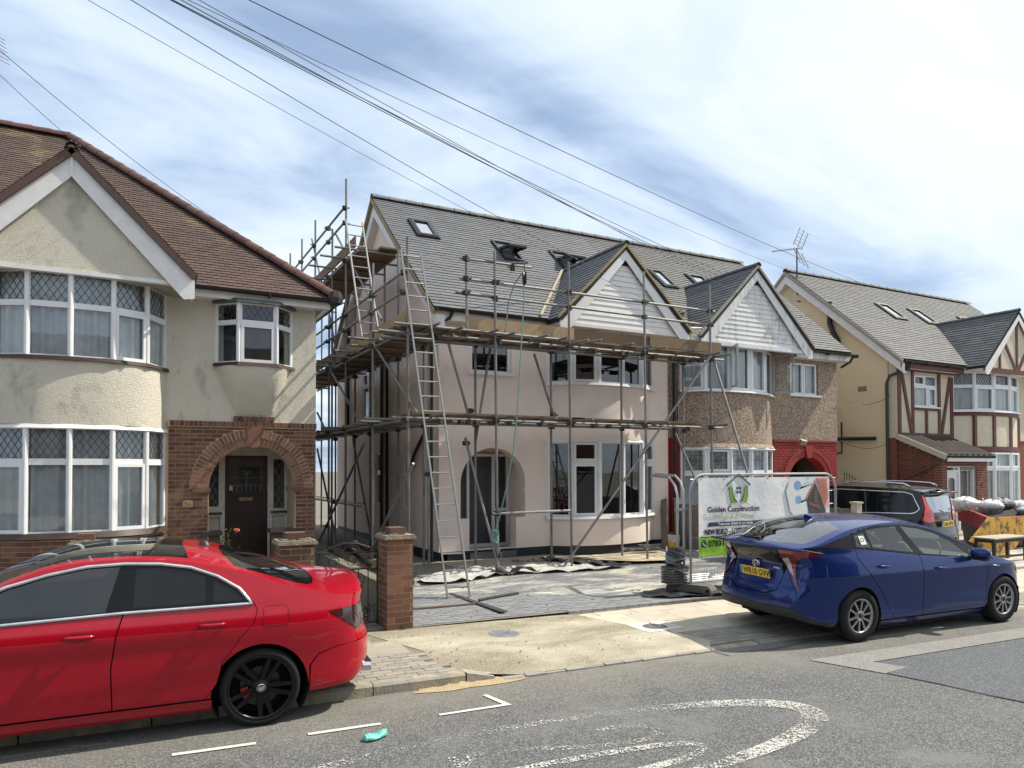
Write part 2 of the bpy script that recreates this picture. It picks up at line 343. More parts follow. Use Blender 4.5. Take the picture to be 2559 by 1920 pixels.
# painted markings
WORN = worn('worn_road_paint', (.60, .585, .54), .42, 70); WORN2 = worn('faded_road_paint', (.70, .68, .62), .28, 60); LINE = worn('line_paint', (.66, .65, .60), .80, 70)
def marking(pts, wid, mat, label, z=.004):
    o = ribbon('road_marking', pts, wid, z+.004, mat); tag(o, label, 'road marking', 'white road markings'); return o
marking([(1.25, 5.80), (1.83, 5.755)], .05, LINE, 'short dash of white paint on the road just above the green bag')
marking([(.28, 5.86), (.86, 5.80)], .05, LINE, 'short dash of white paint nearest the red car wheel')
mb = MB(); mb.prism([(2.33, 5.70), (3.0, 5.655), (2.93, 6.02), (2.885, 6.02), (2.935, 5.705), (2.335, 5.74)], (0, 0, .001), org=(0, 0, .0075), ax=(1, 0, 0), ay=(0, 1, 0))
tag(mb.build('road_marking', LINE), 'hooked white bay corner line on the road in front of the crossover', 'road marking', 'white road markings')
def ell(cx, cy, a, b, a0, a1, n, e=1.0):
    o = []
    for i in range(n+1):
        t = radians(a0+(a1-a0)*i/n); c_, s_ = cos(t), sin(t)
        x, y = a*abs(c_)**e*(1 if c_ > 0 else -1), b*abs(s_)**e*(1 if s_ > 0 else -1); o.append((cx+x*rdx-y*rdy, cy+x*rdy+y*rdx))
    return o
ring = thing('speed_roundel', 'worn white twenty speed roundel painted across the near lane', 'road marking', group='white road markings')
ribbon('ring', ell(2.75, 4.50, 2.45, .66, 100, 262, 50), .10, .0075, WORN2, ring)
ribbon('ring', ell(2.75, 4.50, 2.45, .66, -98, 60, 60), [.10+.12*max(0, cos(radians(-98+158*i/60)))**2 for i in range(61)], .0078, WORN, ring)
ribbon('ring', ell(2.75, 4.50, 2.45, .66, 60, 100, 20), .10, .0081, WORN2, ring)
ribbon('digit', ell(2.68, 4.22, 1.14, .185, -180, 180, 70, .8), .085, .0078, WORN, ring)
ribbon('digit', [(2.0, 4.50), (2.08, 4.66), (2.2, 4.79), (2.38, 4.83), (2.6, 4.74), (2.85, 4.62), (3.1, 4.52), (3.35, 4.455), (3.55, 4.44), (3.70, 4.49), (3.74, 4.60), (3.68, 4.70), (3.55, 4.76), (3.40, 4.78), (3.3, 4.77)], .075, .0084, WORN2, ring)
ribbon('digit', [(2.06, 4.46), (2.05, 4.62), (2.07, 4.85)], .07, .0087, WORN2, ring)
# pavement bodies
def pslab(name, poly, z, mat, d=.3):
    mb = MB(); mb.prism(poly, (0, 0, d), org=(0, 0, z-d), ax=(1, 0, 0), ay=(0, 1, 0)); o = mb.build(name, mat); o['kind'] = 'structure'; return o
def kx(x, o=0): return (x, ky(x)+o)
xe = 3.12
pav = pslab('pavement', [kx(-40, .14), kx(2.93, .14), (2.83, 6.9), (2.86, 7.55), (2.5, py_(2.5)), (-40, py_(-40))], .088, JOINT)
concp = MB()                                                    # crossover: slopes from the garden edge to the road
vs, fs, _ = tri2d([(2.93, ky(2.93)+.10), (3.5, ky(3.5)+.02), (4.6, ky(4.6)), (5.9, ky(5.9)), (6.15, ky(6.15)+.3), (6.0, 7.1), (5.76, 7.6), (5.5, py_(5.5)+.05), (2.5, py_(2.5)+.02), (2.86, 7.5), (2.83, 6.9)], (), .22)
concp.add([(x, y, max(.012, min(.093-.0145*max(0, x-3), .014+(y-ky(x))*.085)) + (.05 if x < 3.1 and y < ky(x)+.3 else 0)) for x, y in vs], fs); o = concp.build('crossover', CONC); o['kind'] = 'structure'
pavr = pslab('right_pavement', [(5.98, ky(5.98)+.74), kx(40, .74), (40, py_(40)), (5.45, py_(5.45)), (5.72, 7.62), (6.0, 7.1)], .038, JOINT)
zrp = lambda x, y: min(.05, .026+(y-ky(x)-.1)*.04)
mb = MB(); xs_ = [5.88+i*.5 for i in range(70)]; mb.strip([V((x, ky(x)+.12, zrp(x, ky(x)+.12)-.012)) for x in xs_], [V((x, ky(x)+.76, zrp(x, ky(x)+.76)-.012)) for x in xs_]); mb.build('sloped_bed', JOINT, pavr)
# kerb stones, left raised run
st = Pieces('kerb_stone', MB().prism([(0, 0), (.13, 0), (.13, .21), (.022, .21), (0, .188)], (.905, 0, 0), org=(0, 0, 0), ax=(0, 1, 0), ay=(0, 0, 1)), KERB, 'kerb_stones_far')
for i in range(30):
    x = 2.0-.915*i
    st.put(Mx.Translation((x, ky(x)+U(-.006, .006), -.103+U(-.004, .004))) @ Mx.Rotation(RA+U(-.006, .006), 4, 'Z'))
for i in range(26):
    x = 5.72+.915*i
    st.put(Mx.Translation((x, ky(x)+U(-.004, .004), (-.195 if i < 1 else -.186)+U(-.003, .003))) @ Mx.Rotation(RA, 4, 'Z'))
st.build(pav)
mb = MB(); mb.add([(2.92, ky(2.92)+.01, .1), (3.22, ky(3.22)+.02, .03), (3.24, ky(3.24)+.15, .035), (2.93, ky(2.93)+.15, .105), (2.92, ky(2.92)+.01, -.05), (3.22, ky(3.22)+.02, -.05)], [(0, 1, 2, 3), (4, 5, 1, 0)])
mb.build('kerb_stone', KERB, pav)
st = Pieces('sett', MB().box(0, .29, 0, .12, -.08, .012), KERB, 'setts')
for i in range(11): x = 3.3+.235*i; st.put(Mx.Translation((x, ky(x)-.05+U(-.012, .012), .003+U(-.004, .006))) @ Mx.Rotation(RA+U(-.05, .05), 4, 'Z') @ Mx.Diagonal((.78, 1, 1, 1)))
st.build(pavr)
# spilt sand against the kerb end
mb = MB(); rr = random.Random(4); P0 = []
for k in range(26): t = 2*pi*k/26; q = .8+.35*rr.random(); P0.append((2.95+.62*cos(t)*q, ky(2.95)+.0+.16*sin(t)*q-.04*cos(t)))
vs, fs, _ = tri2d(P0, (), .06); mb.add([(x, y, .006+.03*max(0, 1-((x-2.9)/.5)**2-((y-ky(2.9))/.14)**2)*rr.random()) for x, y in vs], fs)
o = mb.build('spilt_sand', SAND, smooth=True); tag(o, kind='stuff', label='yellow sand spilt in the gutter at the dropped kerb')
# block paving left of the crossover (herringbone reads as running bond here)
blk = Pieces('paver', MB().box(.002, .196, .002, .094, -.05, .0), PAVE, 'pavers_far', 300)
def pavers(P, poly, org, ang, nx, ny, z, pw=.2, ph=.1, zf=None, tilt=0):
    c_, s_ = cos(ang), sin(ang)
    for j in range(ny):
        for i in range(nx):
            x, y = i*pw+(j % 2)*pw/2, j*ph; X, Y = org[0]+x*c_-y*s_, org[1]+x*s_+y*c_; cx, cy = X+.5*pw*c_-.5*ph*s_, Y+.5*pw*s_+.5*ph*c_
            if inpoly(cx, cy, poly): P.put(Mx.Translation((X, Y, (zf(cx, cy) if zf else z)+U(-.0015, .0022))) @ Mx.Rotation(ang+U(-.006, .006), 4, 'Z') @ Mx.Rotation(tilt, 4, 'X'))
lp = [kx(-3.4, .15), (2.88, ky(2.9)+.15), (2.80, 6.9), (2.84, 7.45), (-3.4, 7.86)]
pavers(blk, lp, (-3.5, ky(-3.5)+.15), RA, 40, 16, .100); blk.build(pav)
CFLAG = M('concrete_flag', (.34, .31, .26), .9, col2=(.25, .225, .18), var=(3, 1), bump=(45, .5, .006), rnd=.08, stain=(1.5, .5, .7, (.44, .38, .26)))
fl = Pieces('flagstone', MB().box(.004, .896, .004, .596, -.05, 0), CFLAG, 'flagstones_far')
lp2 = [(-9, 8.2), (2.6, 7.35), (2.8, 7.5), (2.5, 8.62), (-9, 9.3)]
for j in range(2):
    for i in range(13):
        X, Y = 2.72-.9*(i+1)-.25*j, 7.47+.6*j+.0647*.9*(i+1)
        fl.put(Mx.Translation((X, Y, .0985+U(-.002, .003))) @ Mx.Rotation(RA+U(-.004, .004), 4, 'Z'))
fl.build(pav)
# right pavement: pale slabs with a block-paved strip at the kerb
bl2 = Pieces('paver', MB().box(.002, .196, .002, .094, -.05, .0), PAVE, 'pavers_far', 200)
pavers(bl2, [(5.95, ky(5.95)+.2), kx(15, .15), (15, ky(15)+.78), (6.02, ky(6.02)+.78)], (5.9, ky(5.9)+.15), RA, 48, 7, .100, zf=lambda x, y: zrp(x, y)-.002, tilt=.039); bl2.build(pavr)
fl = Pieces('flagstone', MB().box(.004, .616, .004, .616, -.05, 0), SLABM, 'flagstones_far')
rp = [(5.78, 7.0), (16, 6.3), (16, 7.9), (5.6, py_(5.6)+.02)]
for j in range(3):
    for i in range(-1 if j else 0, 17):
        X, Y = 6.02-.12*j+.62*i+(j % 2)*.2, 6.99+.62*j-.0647*.62*i
        if Y+.5 < py_(X)+.35: fl.put(Mx.Translation((X, Y, .0485+U(-.002, .003))) @ Mx.Rotation(RA+U(-.003, .003), 4, 'Z'))
fl.build(pavr)
mc = thing('manhole_cover', 'pale square manhole cover with worn round centre set in the slabs', 'manhole cover', (5.98, 7.35, .1))
MB().box(5.72, 6.30, 7.12, 7.60, .035, .058).build('frame', M('pale_concrete_cover', (.62, .60, .54), .85, col2=(.5, .48, .42), bump=(50, .4)), mc)
MB().lathe([(0, 0), (.15, 0), (.16, -.003)], 28, Mx.Translation((6.0, 7.36, .061))).build('lid', M('iron_lid', (.14, .14, .14), .6, bump=(60, .8)), mc)
mb = MB(); mb.lathe([(.0, .0), (.19, 0), (.2, -.004)], 28, Mx.Translation((4.05, 7.85, .0825))); o = mb.build('stopcock_cover', M('blue_sprayed_iron', (.20, .22, .25), .7, col2=(.12, .13, .14), bump=(60, .7)))
tag(o, 'small round iron cover with blue spray paint on the concrete crossover', 'drain cover')
# driveway
dp = [(2.42, 8.95), (3.2, py_(3.2)+.02), (11.6, py_(11.6)+.02), (11.6, 13.75), (11.6, 13.9), (3.2, 13.9), (3.15, 24), (2.42, 24)]
dp = [(3.12, py_(3.12)+.02), (11.62, py_(11.62)+.02), (11.62, 13.85), (5.5, 13.85), (5.5, 24), (3.12, 24)]
drv = flat('driveway', dp, 0, JOINT, zf=lambda x, y: gz(y)-.008, grid=.9)
dv = Pieces('paver', MB().box(.002, .197, .002, .097, -.05, .0), DRIVE, 'pavers_far', 300)
pavers(dv, [(3.12, py_(3.12)+.05), (11.6, py_(11.6)+.05), (11.6, 12.25), (3.9, 12.4), (3.12, 15.5)], (2.9, 7.9), radians(-2), 46, 84, 0, zf=lambda x, y: gz(y)); dv.build(drv)
pslab('garden_soil', [(-14, py_(-14)), (2.3, py_(2.3)), (3.08, py_(3.08)+.1), (3.08, 24), (-14, 24)], .11, GRDM)
pslab('next_driveway', [(11.66, py_(11.66)), (40, py_(40)), (40, 24), (11.66, 24)], .098, M('old_concrete_drive', (.42, .39, .33), .9, col2=(.27, .255, .225), var=(.9, 1.2), bump=(40, .5, .006), stain=(1.5, .5, .6, (.55, .52, .45))))
pslab('concrete_apron', [(5.55, 12.42), (11.55, 12.2), (11.55, 13.9), (5.55, 13.9)], gz(13)+.012, M('dusty_concrete', (.36, .31, .24), .95, col2=(.27, .235, .185), var=(2, 1), bump=(30, .5, .006), stain=(1.7, .5, .62, (.52, .48, .38))))
# ---------------------------------------------------------------- building helpers
def ax2(A, B):
    a = V((B[0]-A[0], B[1]-A[1], 0)).normalized(); return a, V((a.y, -a.x, 0))
def window(parent, A, B, z0, z1, cells, fr=.05, depth=.07, gl=None, fm=None, room=.35, curt=None, back=True):
    """framed window from A to B (plan), cells: (u0, u1, w0, w1, flags) as fractions; flags s sash, d lead diamonds, q lead squares, c net curtain"""
    fm = fm or WHITE; gl = gl or GLASS; ax, nn = ax2(A, B); W = hypot(B[0]-A[0], B[1]-A[1]); H = z1-z0; O = V((A[0], A[1], z0)); az = V((0, 0, 1))
    holes = [rect(u0*W+fr*.5, u1*W-fr*.5, w0*H+fr*.5, w1*H-fr*.5) for u0, u1, w0, w1, _ in cells]
    f = slab(MB(), rect(0, W, 0, H), holes, O, ax, az, depth).build('window', fm, parent)
    for (u0, u1, w0, w1, fl), h in zip(cells, holes):
        x0, x1, y0, y1 = h[0][0], h[1][0], h[0][1], h[2][1]
        if 's' in fl:
            slab(MB(), rect(x0-.022, x1+.022, y0-.022, y1+.022), [rect(x0+.032, x1-.032, y0+.032, y1-.032)], O+nn*.022, ax, az, .045).build('sash', fm, f); x0 += .03; x1 -= .03; y0 += .03; y1 -= .03
        q = O-nn*.03; mb = MB(); mb.add([q+ax*a+az*b for a, b in ((x0-.003, y0-.003), (x1+.003, y0-.003), (x1+.003, y1+.003), (x0-.003, y1+.003))], [(0, 1, 2, 3)]); mb.build('pane', gl, f)
        if 'd' in fl or 'q' in fl:
            mb = MB(); q = O-nn*.024; sx, sy = .105, .16
            if 'd' in fl:
                k = sy/sx
                for sgn in (1, -1):
                    c0 = (y0-k*x1 if sgn > 0 else y0+k*x0); c1 = (y1-k*x0 if sgn > 0 else y1+k*x1); c = c0+sy*.5
                    while c < c1:
                        pts = []
                        for x in (x0, x1):
                            y = sgn*k*x+c
                            if y0 <= y <= y1: pts.append((x, y))
                        for y in (y0, y1):
                            x = (y-c)/(sgn*k)
                            if x0 < x < x1: pts.append((x, y))
                        if len(pts) >= 2: mb.bar(q+ax*pts[0][0]+az*pts[0][1], q+ax*pts[1][0]+az*pts[1][1], .009, .004, nn)
                        c += sy
            else:
                for i in (1, 2): mb.bar(q+ax*(x0+(x1-x0)*i/3)+az*y0, q+ax*(x0+(x1-x0)*i/3)+az*y1, .008, .004, nn)
                for i in (1, 2, 3): mb.bar(q+ax*x0+az*(y0+(y1-y0)*i/4), q+ax*x1+az*(y0+(y1-y0)*i/4), .008, .004, nn)
                cx, cy, r = (x0+x1)/2, (y0+y1)/2, min(x1-x0, y1-y0)*.2
                for a in range(4):
                    t = a*pi/2; pts = [q+ax*(cx+r*.7*cos(t)+r*.5*cos(u))+az*(cy+r*.7*sin(t)+r*.5*sin(u)) for u in [2*pi*j/8 for j in range(9)]]; mb.path(pts, .006, 4)
            if mb.v: o = mb.build('lead_lattice', LEAD, f)
    d = -nn*(depth-.01)
    if curt:
        cm = MB(); q = O+d-nn*.05; n = max(8, int(W/.018)); ph = U(0, 6); A_ = []; B_ = []
        for i in range(n+1):
            u = i/n; wv = .030*sin(u*W*38+ph)+.022*sin(u*W*23+ph*2)
            if curt == 2: wv *= 1.6
            A_.append(q+ax*(u*W)-nn*wv); B_.append(q+ax*(u*W)-nn*wv*1.1+az*H)
        cm.strip(A_, B_); cm.build('curtain', NET, f, smooth=True)
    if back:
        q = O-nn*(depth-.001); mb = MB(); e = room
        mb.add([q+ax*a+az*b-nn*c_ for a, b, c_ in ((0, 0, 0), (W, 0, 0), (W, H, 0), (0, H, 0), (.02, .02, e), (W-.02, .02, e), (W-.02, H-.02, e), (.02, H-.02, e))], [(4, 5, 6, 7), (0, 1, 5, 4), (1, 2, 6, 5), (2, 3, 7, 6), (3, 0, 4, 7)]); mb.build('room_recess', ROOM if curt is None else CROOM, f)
    return f
def bayline(P, off):
    """offset a plan polyline outwards (towards the street)"""
    out = []
    for i, p in enumerate(P):
        n = V((0, 0, 0))
        if i > 0: n += ax2(P[i-1], p)[1]
        if i < len(P)-1: n += ax2(p, P[i+1])[1]
        n.normalize(); k = 1
        if 0 < i < len(P)-1: k = 1/max(.5, n.dot(ax2(P[i-1], p)[1]))
        out.append((p[0]+n.x*off*k, p[1]+n.y*off*k))
    return out
def smoothline(P, n=5):
    out = []
    for i in range(len(P)-1):
        a, b, c_, d = P[max(0, i-1)], P[i], P[i+1], P[min(len(P)-1, i+2)]
        for k in range(n):
            t = k/n; out.append(tuple(.5*((2*b[j])+(-a[j]+c_[j])*t+(2*a[j]-5*b[j]+4*c_[j]-d[j])*t*t+(-a[j]+3*b[j]-3*c_[j]+d[j])*t**3) for j in (0, 1)))
    return out+[P[-1]]
def band(parent, name, P, z0, z1, mat, o0=0, o1=0, th=.12, smooth=True, curve=True):
    """wall band that follows a bay in plan, o0/o1 outward offsets at the bottom and top"""
    Q = smoothline(P) if curve else P; A = [V((*q, z0)) for q in bayline(Q, o0)]; B = [V((*q, z1)) for q in bayline(Q, o1)]; C = [V((*q, z1)) for q in bayline(Q, o1-th)]; D = [V((*q, z0)) for q in bayline(Q, o0-th)]
    mb = MB(); mb.strip(A, B); mb.strip(B, C); mb.strip(D, A)
    return mb.build(name, mat, parent, smooth='auto' if smooth else False)
def tile_mb(w, g, t, lap=.02): return MB().add([(0, 0, 0), (w-.005, 0, 0), (w-.005, 0, t), (0, 0, t), (0, g+lap, 0), (w-.005, g+lap, 0)], [(0, 1, 2, 3), (3, 2, 5, 4), (1, 5, 2), (0, 3, 4)])
def tile_roof(parent, org, ux, vy, poly, tw, g, t, mat, under, lim=300, deck=.1, jit=.004, name='roof'):
    """roof slope: deck mesh with individual tiles laid in courses; poly in (u, v)"""
    ux, vy = V(ux).normalized(), V(vy).normalized(); nz = ux.cross(vy).normalized(); o = V(org)
    if nz.z < 0: ux = -ux; poly = [(-p[0], p[1]) for p in poly]; nz = ux.cross(vy).normalized()
    mb = MB(); mb.prism(poly, -nz*deck, org=o-nz*.004, ax=ux, ay=vy); rf = mb.build(name, under, parent)
    proto = tile_mb(tw, g, t); pc = Pieces('tile', proto, mat, 'tiles_far', lim); vmax = max(p[1] for p in poly); j = 0; vv = [V(q) for q in proto.v]
    while j*g < vmax-.02:
        v = j*g; vm = min(v+g*.5, vmax-.001); xs = []
        for i in range(len(poly)):
            a, b = poly[i], poly[(i+1) % len(poly)]
            if (a[1] > vm) != (b[1] > vm): xs.append(a[0]+(b[0]-a[0])*(vm-a[1])/(b[1]-a[1]))
        xs.sort()
        for q in range(0, len(xs)-1, 2):
            ua, ub = xs[q], xs[q+1]; k = floor(ua/tw)-1
            while True:
                x0 = k*tw+(j % 2)*tw/2; k += 1
                if x0 >= ub: break
                a, b = max(x0, ua), min(x0+tw, ub)
                if b-a < .02: continue
                m = frame_m(o+ux*a+vy*v+nz*U(0, jit), ux, vy, nz) @ Mx.Rotation(U(-.004, .004), 4, 'X')
                if b-a > tw*.999: pc.put(m)
                else:
                    m = m @ Mx.Diagonal(((b-a)/tw, 1, 1, 1)); pc.cutpiece([m @ q_ for q_ in vv], proto.f)
        j += 1
    pc.build(rf); return rf
def ridge(parent, pts, r, mat, n=8, seg=.3, name='ridge_tile', lap=.012):
    """half-round ridge or hip tiles along a line"""
    a, b = V(pts[0]), V(pts[1]); d = b-a; k = max(1, int(d.length/seg)); d /= k; dn = d.normalized(); x = dn.cross(V((0, 0, 1))).normalized(); y = x.cross(dn)
    p = MB(); A = [V((r*1.0*cos(pi*i/n), r*sin(pi*i/n), -.012)) for i in range(n+1)]; B = [V((q.x*.9, q.y*.9, d.length+.01)) for q in A]; C = [V((q.x*.84, q.y*.84, -.012)) for q in A]; p.strip(A, B); p.strip(C, A)
    pc = Pieces(name, p, mat, name+'s_far')
    for i in range(k): pc.put(frame_m(a+d*i+y*(-r*.35), x, y, dn))
    pc.build(parent)
def brick_face(pc, org, ux, L0, L1, z0, z1, keep=None, bond=0, bw=.225, bh=.075, cuts=None):
    """stretcher-bond bricks on a wall face from L0 to L1 along ux; keep(u, z) -> True to lay; cuts(z) -> [(a, b)] intervals to fill"""
    o, ux = V(org), V(ux).normalized(); nn = V((ux.y, -ux.x, 0)); j = 0; vv = [V(q) for q in pc.mb.v]
    while z0+j*bh < z1-.01:
        z = z0+j*bh; iv = cuts(z+bh/2) if cuts else [(L0, L1)]
        for (A, B) in iv:
            k = floor((A-L0)/bw)-1
            while True:
                x0 = L0+k*bw+((j+bond) % 2)*bw/2; k += 1
                if x0 >= B: break
                a, b = max(x0, A), min(x0+bw, B)
                if b-a < .03: continue
                m = frame_m(o+ux*a+nn*U(-.001, .003)+V((0, 0, z)), ux, -nn, (0, 0, 1))
                if b-a > bw*.99: pc.put(m)
                else: m = m @ Mx.Diagonal(((b-a-.01)/(bw-.01), 1, 1, 1)); pc.cutpiece([m @ q for q in vv], pc.mb.f)
        j += 1
def brick_mb(w=.225, h=.075, d=.03, j=.013): return MB().add([(0, 0, 0), (w-j, 0, 0), (w-j, 0, h-j), (0, 0, h-j), (0, d, 0), (w-j, d, 0), (w-j, d, h-j), (0, d, h-j)], [(0, 1, 2, 3), (1, 5, 6, 2), (4, 0, 3, 7), (3, 2, 6, 7), (4, 5, 1, 0)])
def skylight(parent, x0, x1, y0, y1, roofz, slope, open_=0, gl=None):
    """roof window in a slope z = roofz + slope*(y - 13.45); y0 lower edge, y1 upper edge"""
    vy = V((0, 1, slope)).normalized(); ux = V((1, 0, 0)); nz = ux.cross(vy); o = V((x0, y0, roofz+slope*(y0-13.45)))+nz*.07; W = x1-x0; H = (y1-y0)*sqrt(1+slope*slope)
    fm = M('dark_grey_aluminium', (.035, .037, .04), .35, metal=.3)
    f = slab(MB(), rect(0, W, 0, H), [rect(.06, W-.06, .06, H-.06)], o, ux, vy, .08).build('roof_window', fm, parent)
    mb = MB(); mb.add([o-nz*.075+ux*a+vy*b for a, b in ((0, 0), (W, 0), (W, H), (0, H))], [(0, 1, 2, 3)]); mb.build('recess', M('loft_white', (.5, .52, .53), .6), f)
    if open_:
        ca, sa = cos(open_), sin(open_); v2 = vy*ca+nz*sa*-1; n2 = ux.cross(v2); c0 = o+vy*(H/2)+nz*.02-v2*(H/2)
        v2 = vy*ca-nz*sa; n2 = nz*ca+vy*sa; c0 = o+vy*(H*.5)+nz*.03-v2*(H*.5)
        s = slab(MB(), rect(.03, W-.03, .0, H), [rect(.10, W-.10, .07, H-.07)], c0, ux, v2, .06).build('sash', fm, f); q = c0-n2*.03
        mb = MB(); mb.add([q+ux*a+v2*b for a, b in ((.1, .07), (W-.1, .07), (W-.1, H-.07), (.1, H-.07))], [(0, 1, 2, 3)]); mb.build('pane', gl or GLASS, s)
    else:
        q = o-nz*.02; slab(MB(), rect(.05, W-.05, .05, H-.05), [rect(.11, W-.11, .11, H-.11)], o+nz*.015, ux, vy, .04).build('sash', fm, f)
        mb = MB(); mb.add([q+ux*a+vy*b for a, b in ((.1, .1), (W-.1, .1), (W-.1, H-.1), (.1, H-.1))], [(0, 1, 2, 3)]); mb.build('pane', gl or GLASS, f)
    return f
def gutter(parent, a, b, r=.055, name='gutter', mat=None):
    a, b = V(a), V(b); d = (b-a).normalized(); x = d.cross(V((0, 0, 1))).normalized(); z = V((0, 0, 1)); n = 8
    A = [a+x*r*cos(pi+pi*i/n)+z*r*sin(pi+pi*i/n) for i in range(n+1)]; B = [p+(b-a) for p in A]; mb = MB(); mb.strip(A, B); mb.strip([p+z*.004 for p in B], [p+z*.004 for p in A])
    L_ = (b-a).length; k = max(1, int(L_/.9))
    for i in range(k+1): p = a+(b-a)*(i/k); mb.box(p.x-.012, p.x+.012, p.y-.06, p.y+.08, p.z-.075, p.z+.012)
    mb.add(A+[a+z*.0], [tuple(range(len(A)))]); mb.add(B, [tuple(range(len(B)))[::-1]])
    return mb.build(name, mat or BLACKP, parent)
def barge(parent, apex, foot, wd, y, th, mat, name='bargeboard', foot_drop=.0):
    """sloping board from apex to foot (x, z) in the plane y, wd deep measured vertically"""
    (ax_, az_), (fx, fz) = apex, foot; s_ = 1 if fx > ax_ else -1
    P = [(ax_, az_), (fx, fz), (fx, fz-foot_drop-wd*.55), (fx-s_*.10, fz-wd*.95-foot_drop), (fx-s_*.22, fz-wd+.10), (ax_, az_-wd)]
    P = [(ax_, az_), (fx, fz), (fx, fz-wd*.9-foot_drop), (fx-s_*.16, fz-wd*.98-foot_drop), (ax_, az_-wd)]
    mb = MB(); mb.prism(P, (0, -th, 0), org=(0, y, 0), ax=(1, 0, 0), ay=(0, 0, 1)); return mb.build(name, mat, parent)
# ---------------------------------------------------------------- house materials
ROUGH = M('cream_roughcast', (.78, .735, .62), .95, col2=(.68, .64, .53), var=(1.5, 1), bump=(48, 1.0, .028), bump2=(110, 1, .014), speck=(70, .3, (.80, .76, .66), .5), stain=(2.2, .55, .8, (.27, .25, .20), .6))
BRICK = M('brown_brick', (.195, .09, .055), .9, col2=(.105, .055, .04), var=(4, 1.2), bump=(70, .6, .006), rnd=.35)
MORT = M('mortar', (.56, .42, .29), .95, col2=(.42, .32, .22), var=(6, 1), bump=(60, .5, .005))
OLDB = M('weathered_brick', (.17, .085, .055), .92, col2=(.10, .065, .045), var=(5, 1.2), bump=(55, .9, .01), rnd=.3, stain=(3.5, .52, .7, (.12, .115, .07)))
CLAY = M('clay_roof_tile', (.098, .057, .048), .85, col2=(.068, .045, .04), var=(2, 1), bump=(40, .4, .004), rnd=.16, stain=(.9, .56, .76, (.20, .15, .07)))
CLAYR = M('clay_ridge_tile', (.12, .058, .046), .85, col2=(.10, .05, .042), var=(3, 1), bump=(40, .5, .005), rnd=.2, stain=(2.5, .6, .8, (.20, .16, .09)))
UNDER = M('roof_underlay', (.03, .027, .025), .9)
BROWNP = M('dark_brown_paint', (.055, .028, .024), .5)
CREAMP = M('cream_paint', (.50, .46, .36), .7, col2=(.44, .40, .31), var=(3, 1))
MAHOG = M('mahogany_door', (.028, .014, .013), .35, col2=(.02, .01, .01))
PINK = M('pink_render', (.83, .70, .63), .9, col2=(.76, .64, .565), var=(1.3, 1.2), bump=(160, .45, .004), bump2=(7, .25, .02), stain=(1.1, .52, .8, (.66, .54, .47)))
PEBBLE = M('brown_pebbledash', (.25, .17, .13), .95, col2=(.20, .135, .105), var=(1.2, 1), bump=(70, 1, .012), speck=(48, .40, (.50, .42, .33), .75))
SLATE = M('grey_concrete_tile', (.128, .131, .142), .6, col2=(.10, .103, .114), var=(3, 1), bump=(40, .2, .003), rnd=.10)
SLATE2 = M('weathered_grey_tile', (.122, .123, .128), .75, col2=(.095, .095, .099), var=(2, 1), bump=(40, .3, .003), rnd=.14, stain=(2, .55, .8, (.18, .178, .165)))
MORTY = M('sandy_verge_mortar', (.36, .29, .16), .95, col2=(.27, .215, .12), var=(8, 1), bump=(40, 1, .012))
MORTG = M('grey_verge_mortar', (.36, .34, .28), .95, col2=(.27, .25, .21), var=(8, 1), bump=(40, 1, .012))
PLIN = M('black_plinth', (.016, .016, .017), .6, var=(5, 1))
REDP = M('red_masonry_paint', (.30, .022, .018), .6, col2=(.24, .018, .015), var=(3, 1), bump=(50, .5, .006), rnd=.07)
YEL = M('yellow_render', (.72, .61, .41), .85, col2=(.66, .56, .375), var=(.8, 1), bump=(50, .25, .004), stain=(.8, .55, .85, (.42, .35, .22)))
CREAM2 = M('cream_render_panel', (.60, .54, .42), .85, col2=(.55, .49, .38), bump=(60, .3, .003))
TIMB = M('red_brown_timber', (.115, .028, .02), .55, col2=(.085, .022, .016), var=(6, 1), bump=(30, .3, .004))
PANTILE = M('brown_pantile', (.032, .024, .02), .9, col2=(.055, .043, .035), var=(5, 1.2), bump=(40, .7, .006), rnd=.25)
ALUD = M('grey_upvc_open', (.46, .47, .47), .4)
FY = 13.75
# ================================================================= left house
H1 = thing('semi_detached_house', 'cream roughcast house with brown tiled hipped roof and brick arched porch', 'house', (3.09, FY, .1))
w_ = MB(); slab(w_, [(-4.6, 2.9), (3.09, 2.9), (3.09, 5.22), (-4.6, 5.22)], [rect(-2.05, .40, 3.92, 5.12), rect(1.45, 2.5, 4.05, 5.05)], (0, FY, 0), (1, 0, 0), (0, 0, 1), .25); w_.build('upper_wall', ROUGH, H1)
w_ = MB(); slab(w_, [(-4.6, .1), (3.07, .1), (3.07, 2.9), (-4.6, 2.9)], [rect(-2.05, .40, 1.2, 2.7), [(1.22, .12), (2.68, .12), (2.72, 1.78)]+arc(1.97, 1.78, .75, 0, 180, 20)[1:-1]+[(1.22, 1.78)]], (0, FY+.008, 0), (1, 0, 0), (0, 0, 1), .26); wl = w_.build('brick_wall', MORT, H1)
MB().box(2.84, 3.085, FY+.02, 22.2, .1, 5.22).build('side_wall', ROUGH, H1)
MB().box(-4.6, 3.08, 22, 22.2, .1, 5.22).build('rear_wall', ROUGH, H1)
pc = Pieces('brick', brick_mb(), BRICK, 'bricks_far', 290)
def cuts1(z):
    if z < .12: return []
    L0, R0 = .57, 3.085
    if z < 1.78: return [(L0, 1.21), (2.73, R0)]
    h = z-1.78
    if h < 1.06: q = sqrt(1.06**2-h*h); return [(L0, 1.97-q), (1.97+q, R0)]
    return [(L0, R0)]
brick_face(pc, (.57, FY, 0), (1, 0, 0), 0, 2.5, .12, 2.86, cuts=lambda z: [(a-.57, b-.57) for a, b in cuts1(z)])
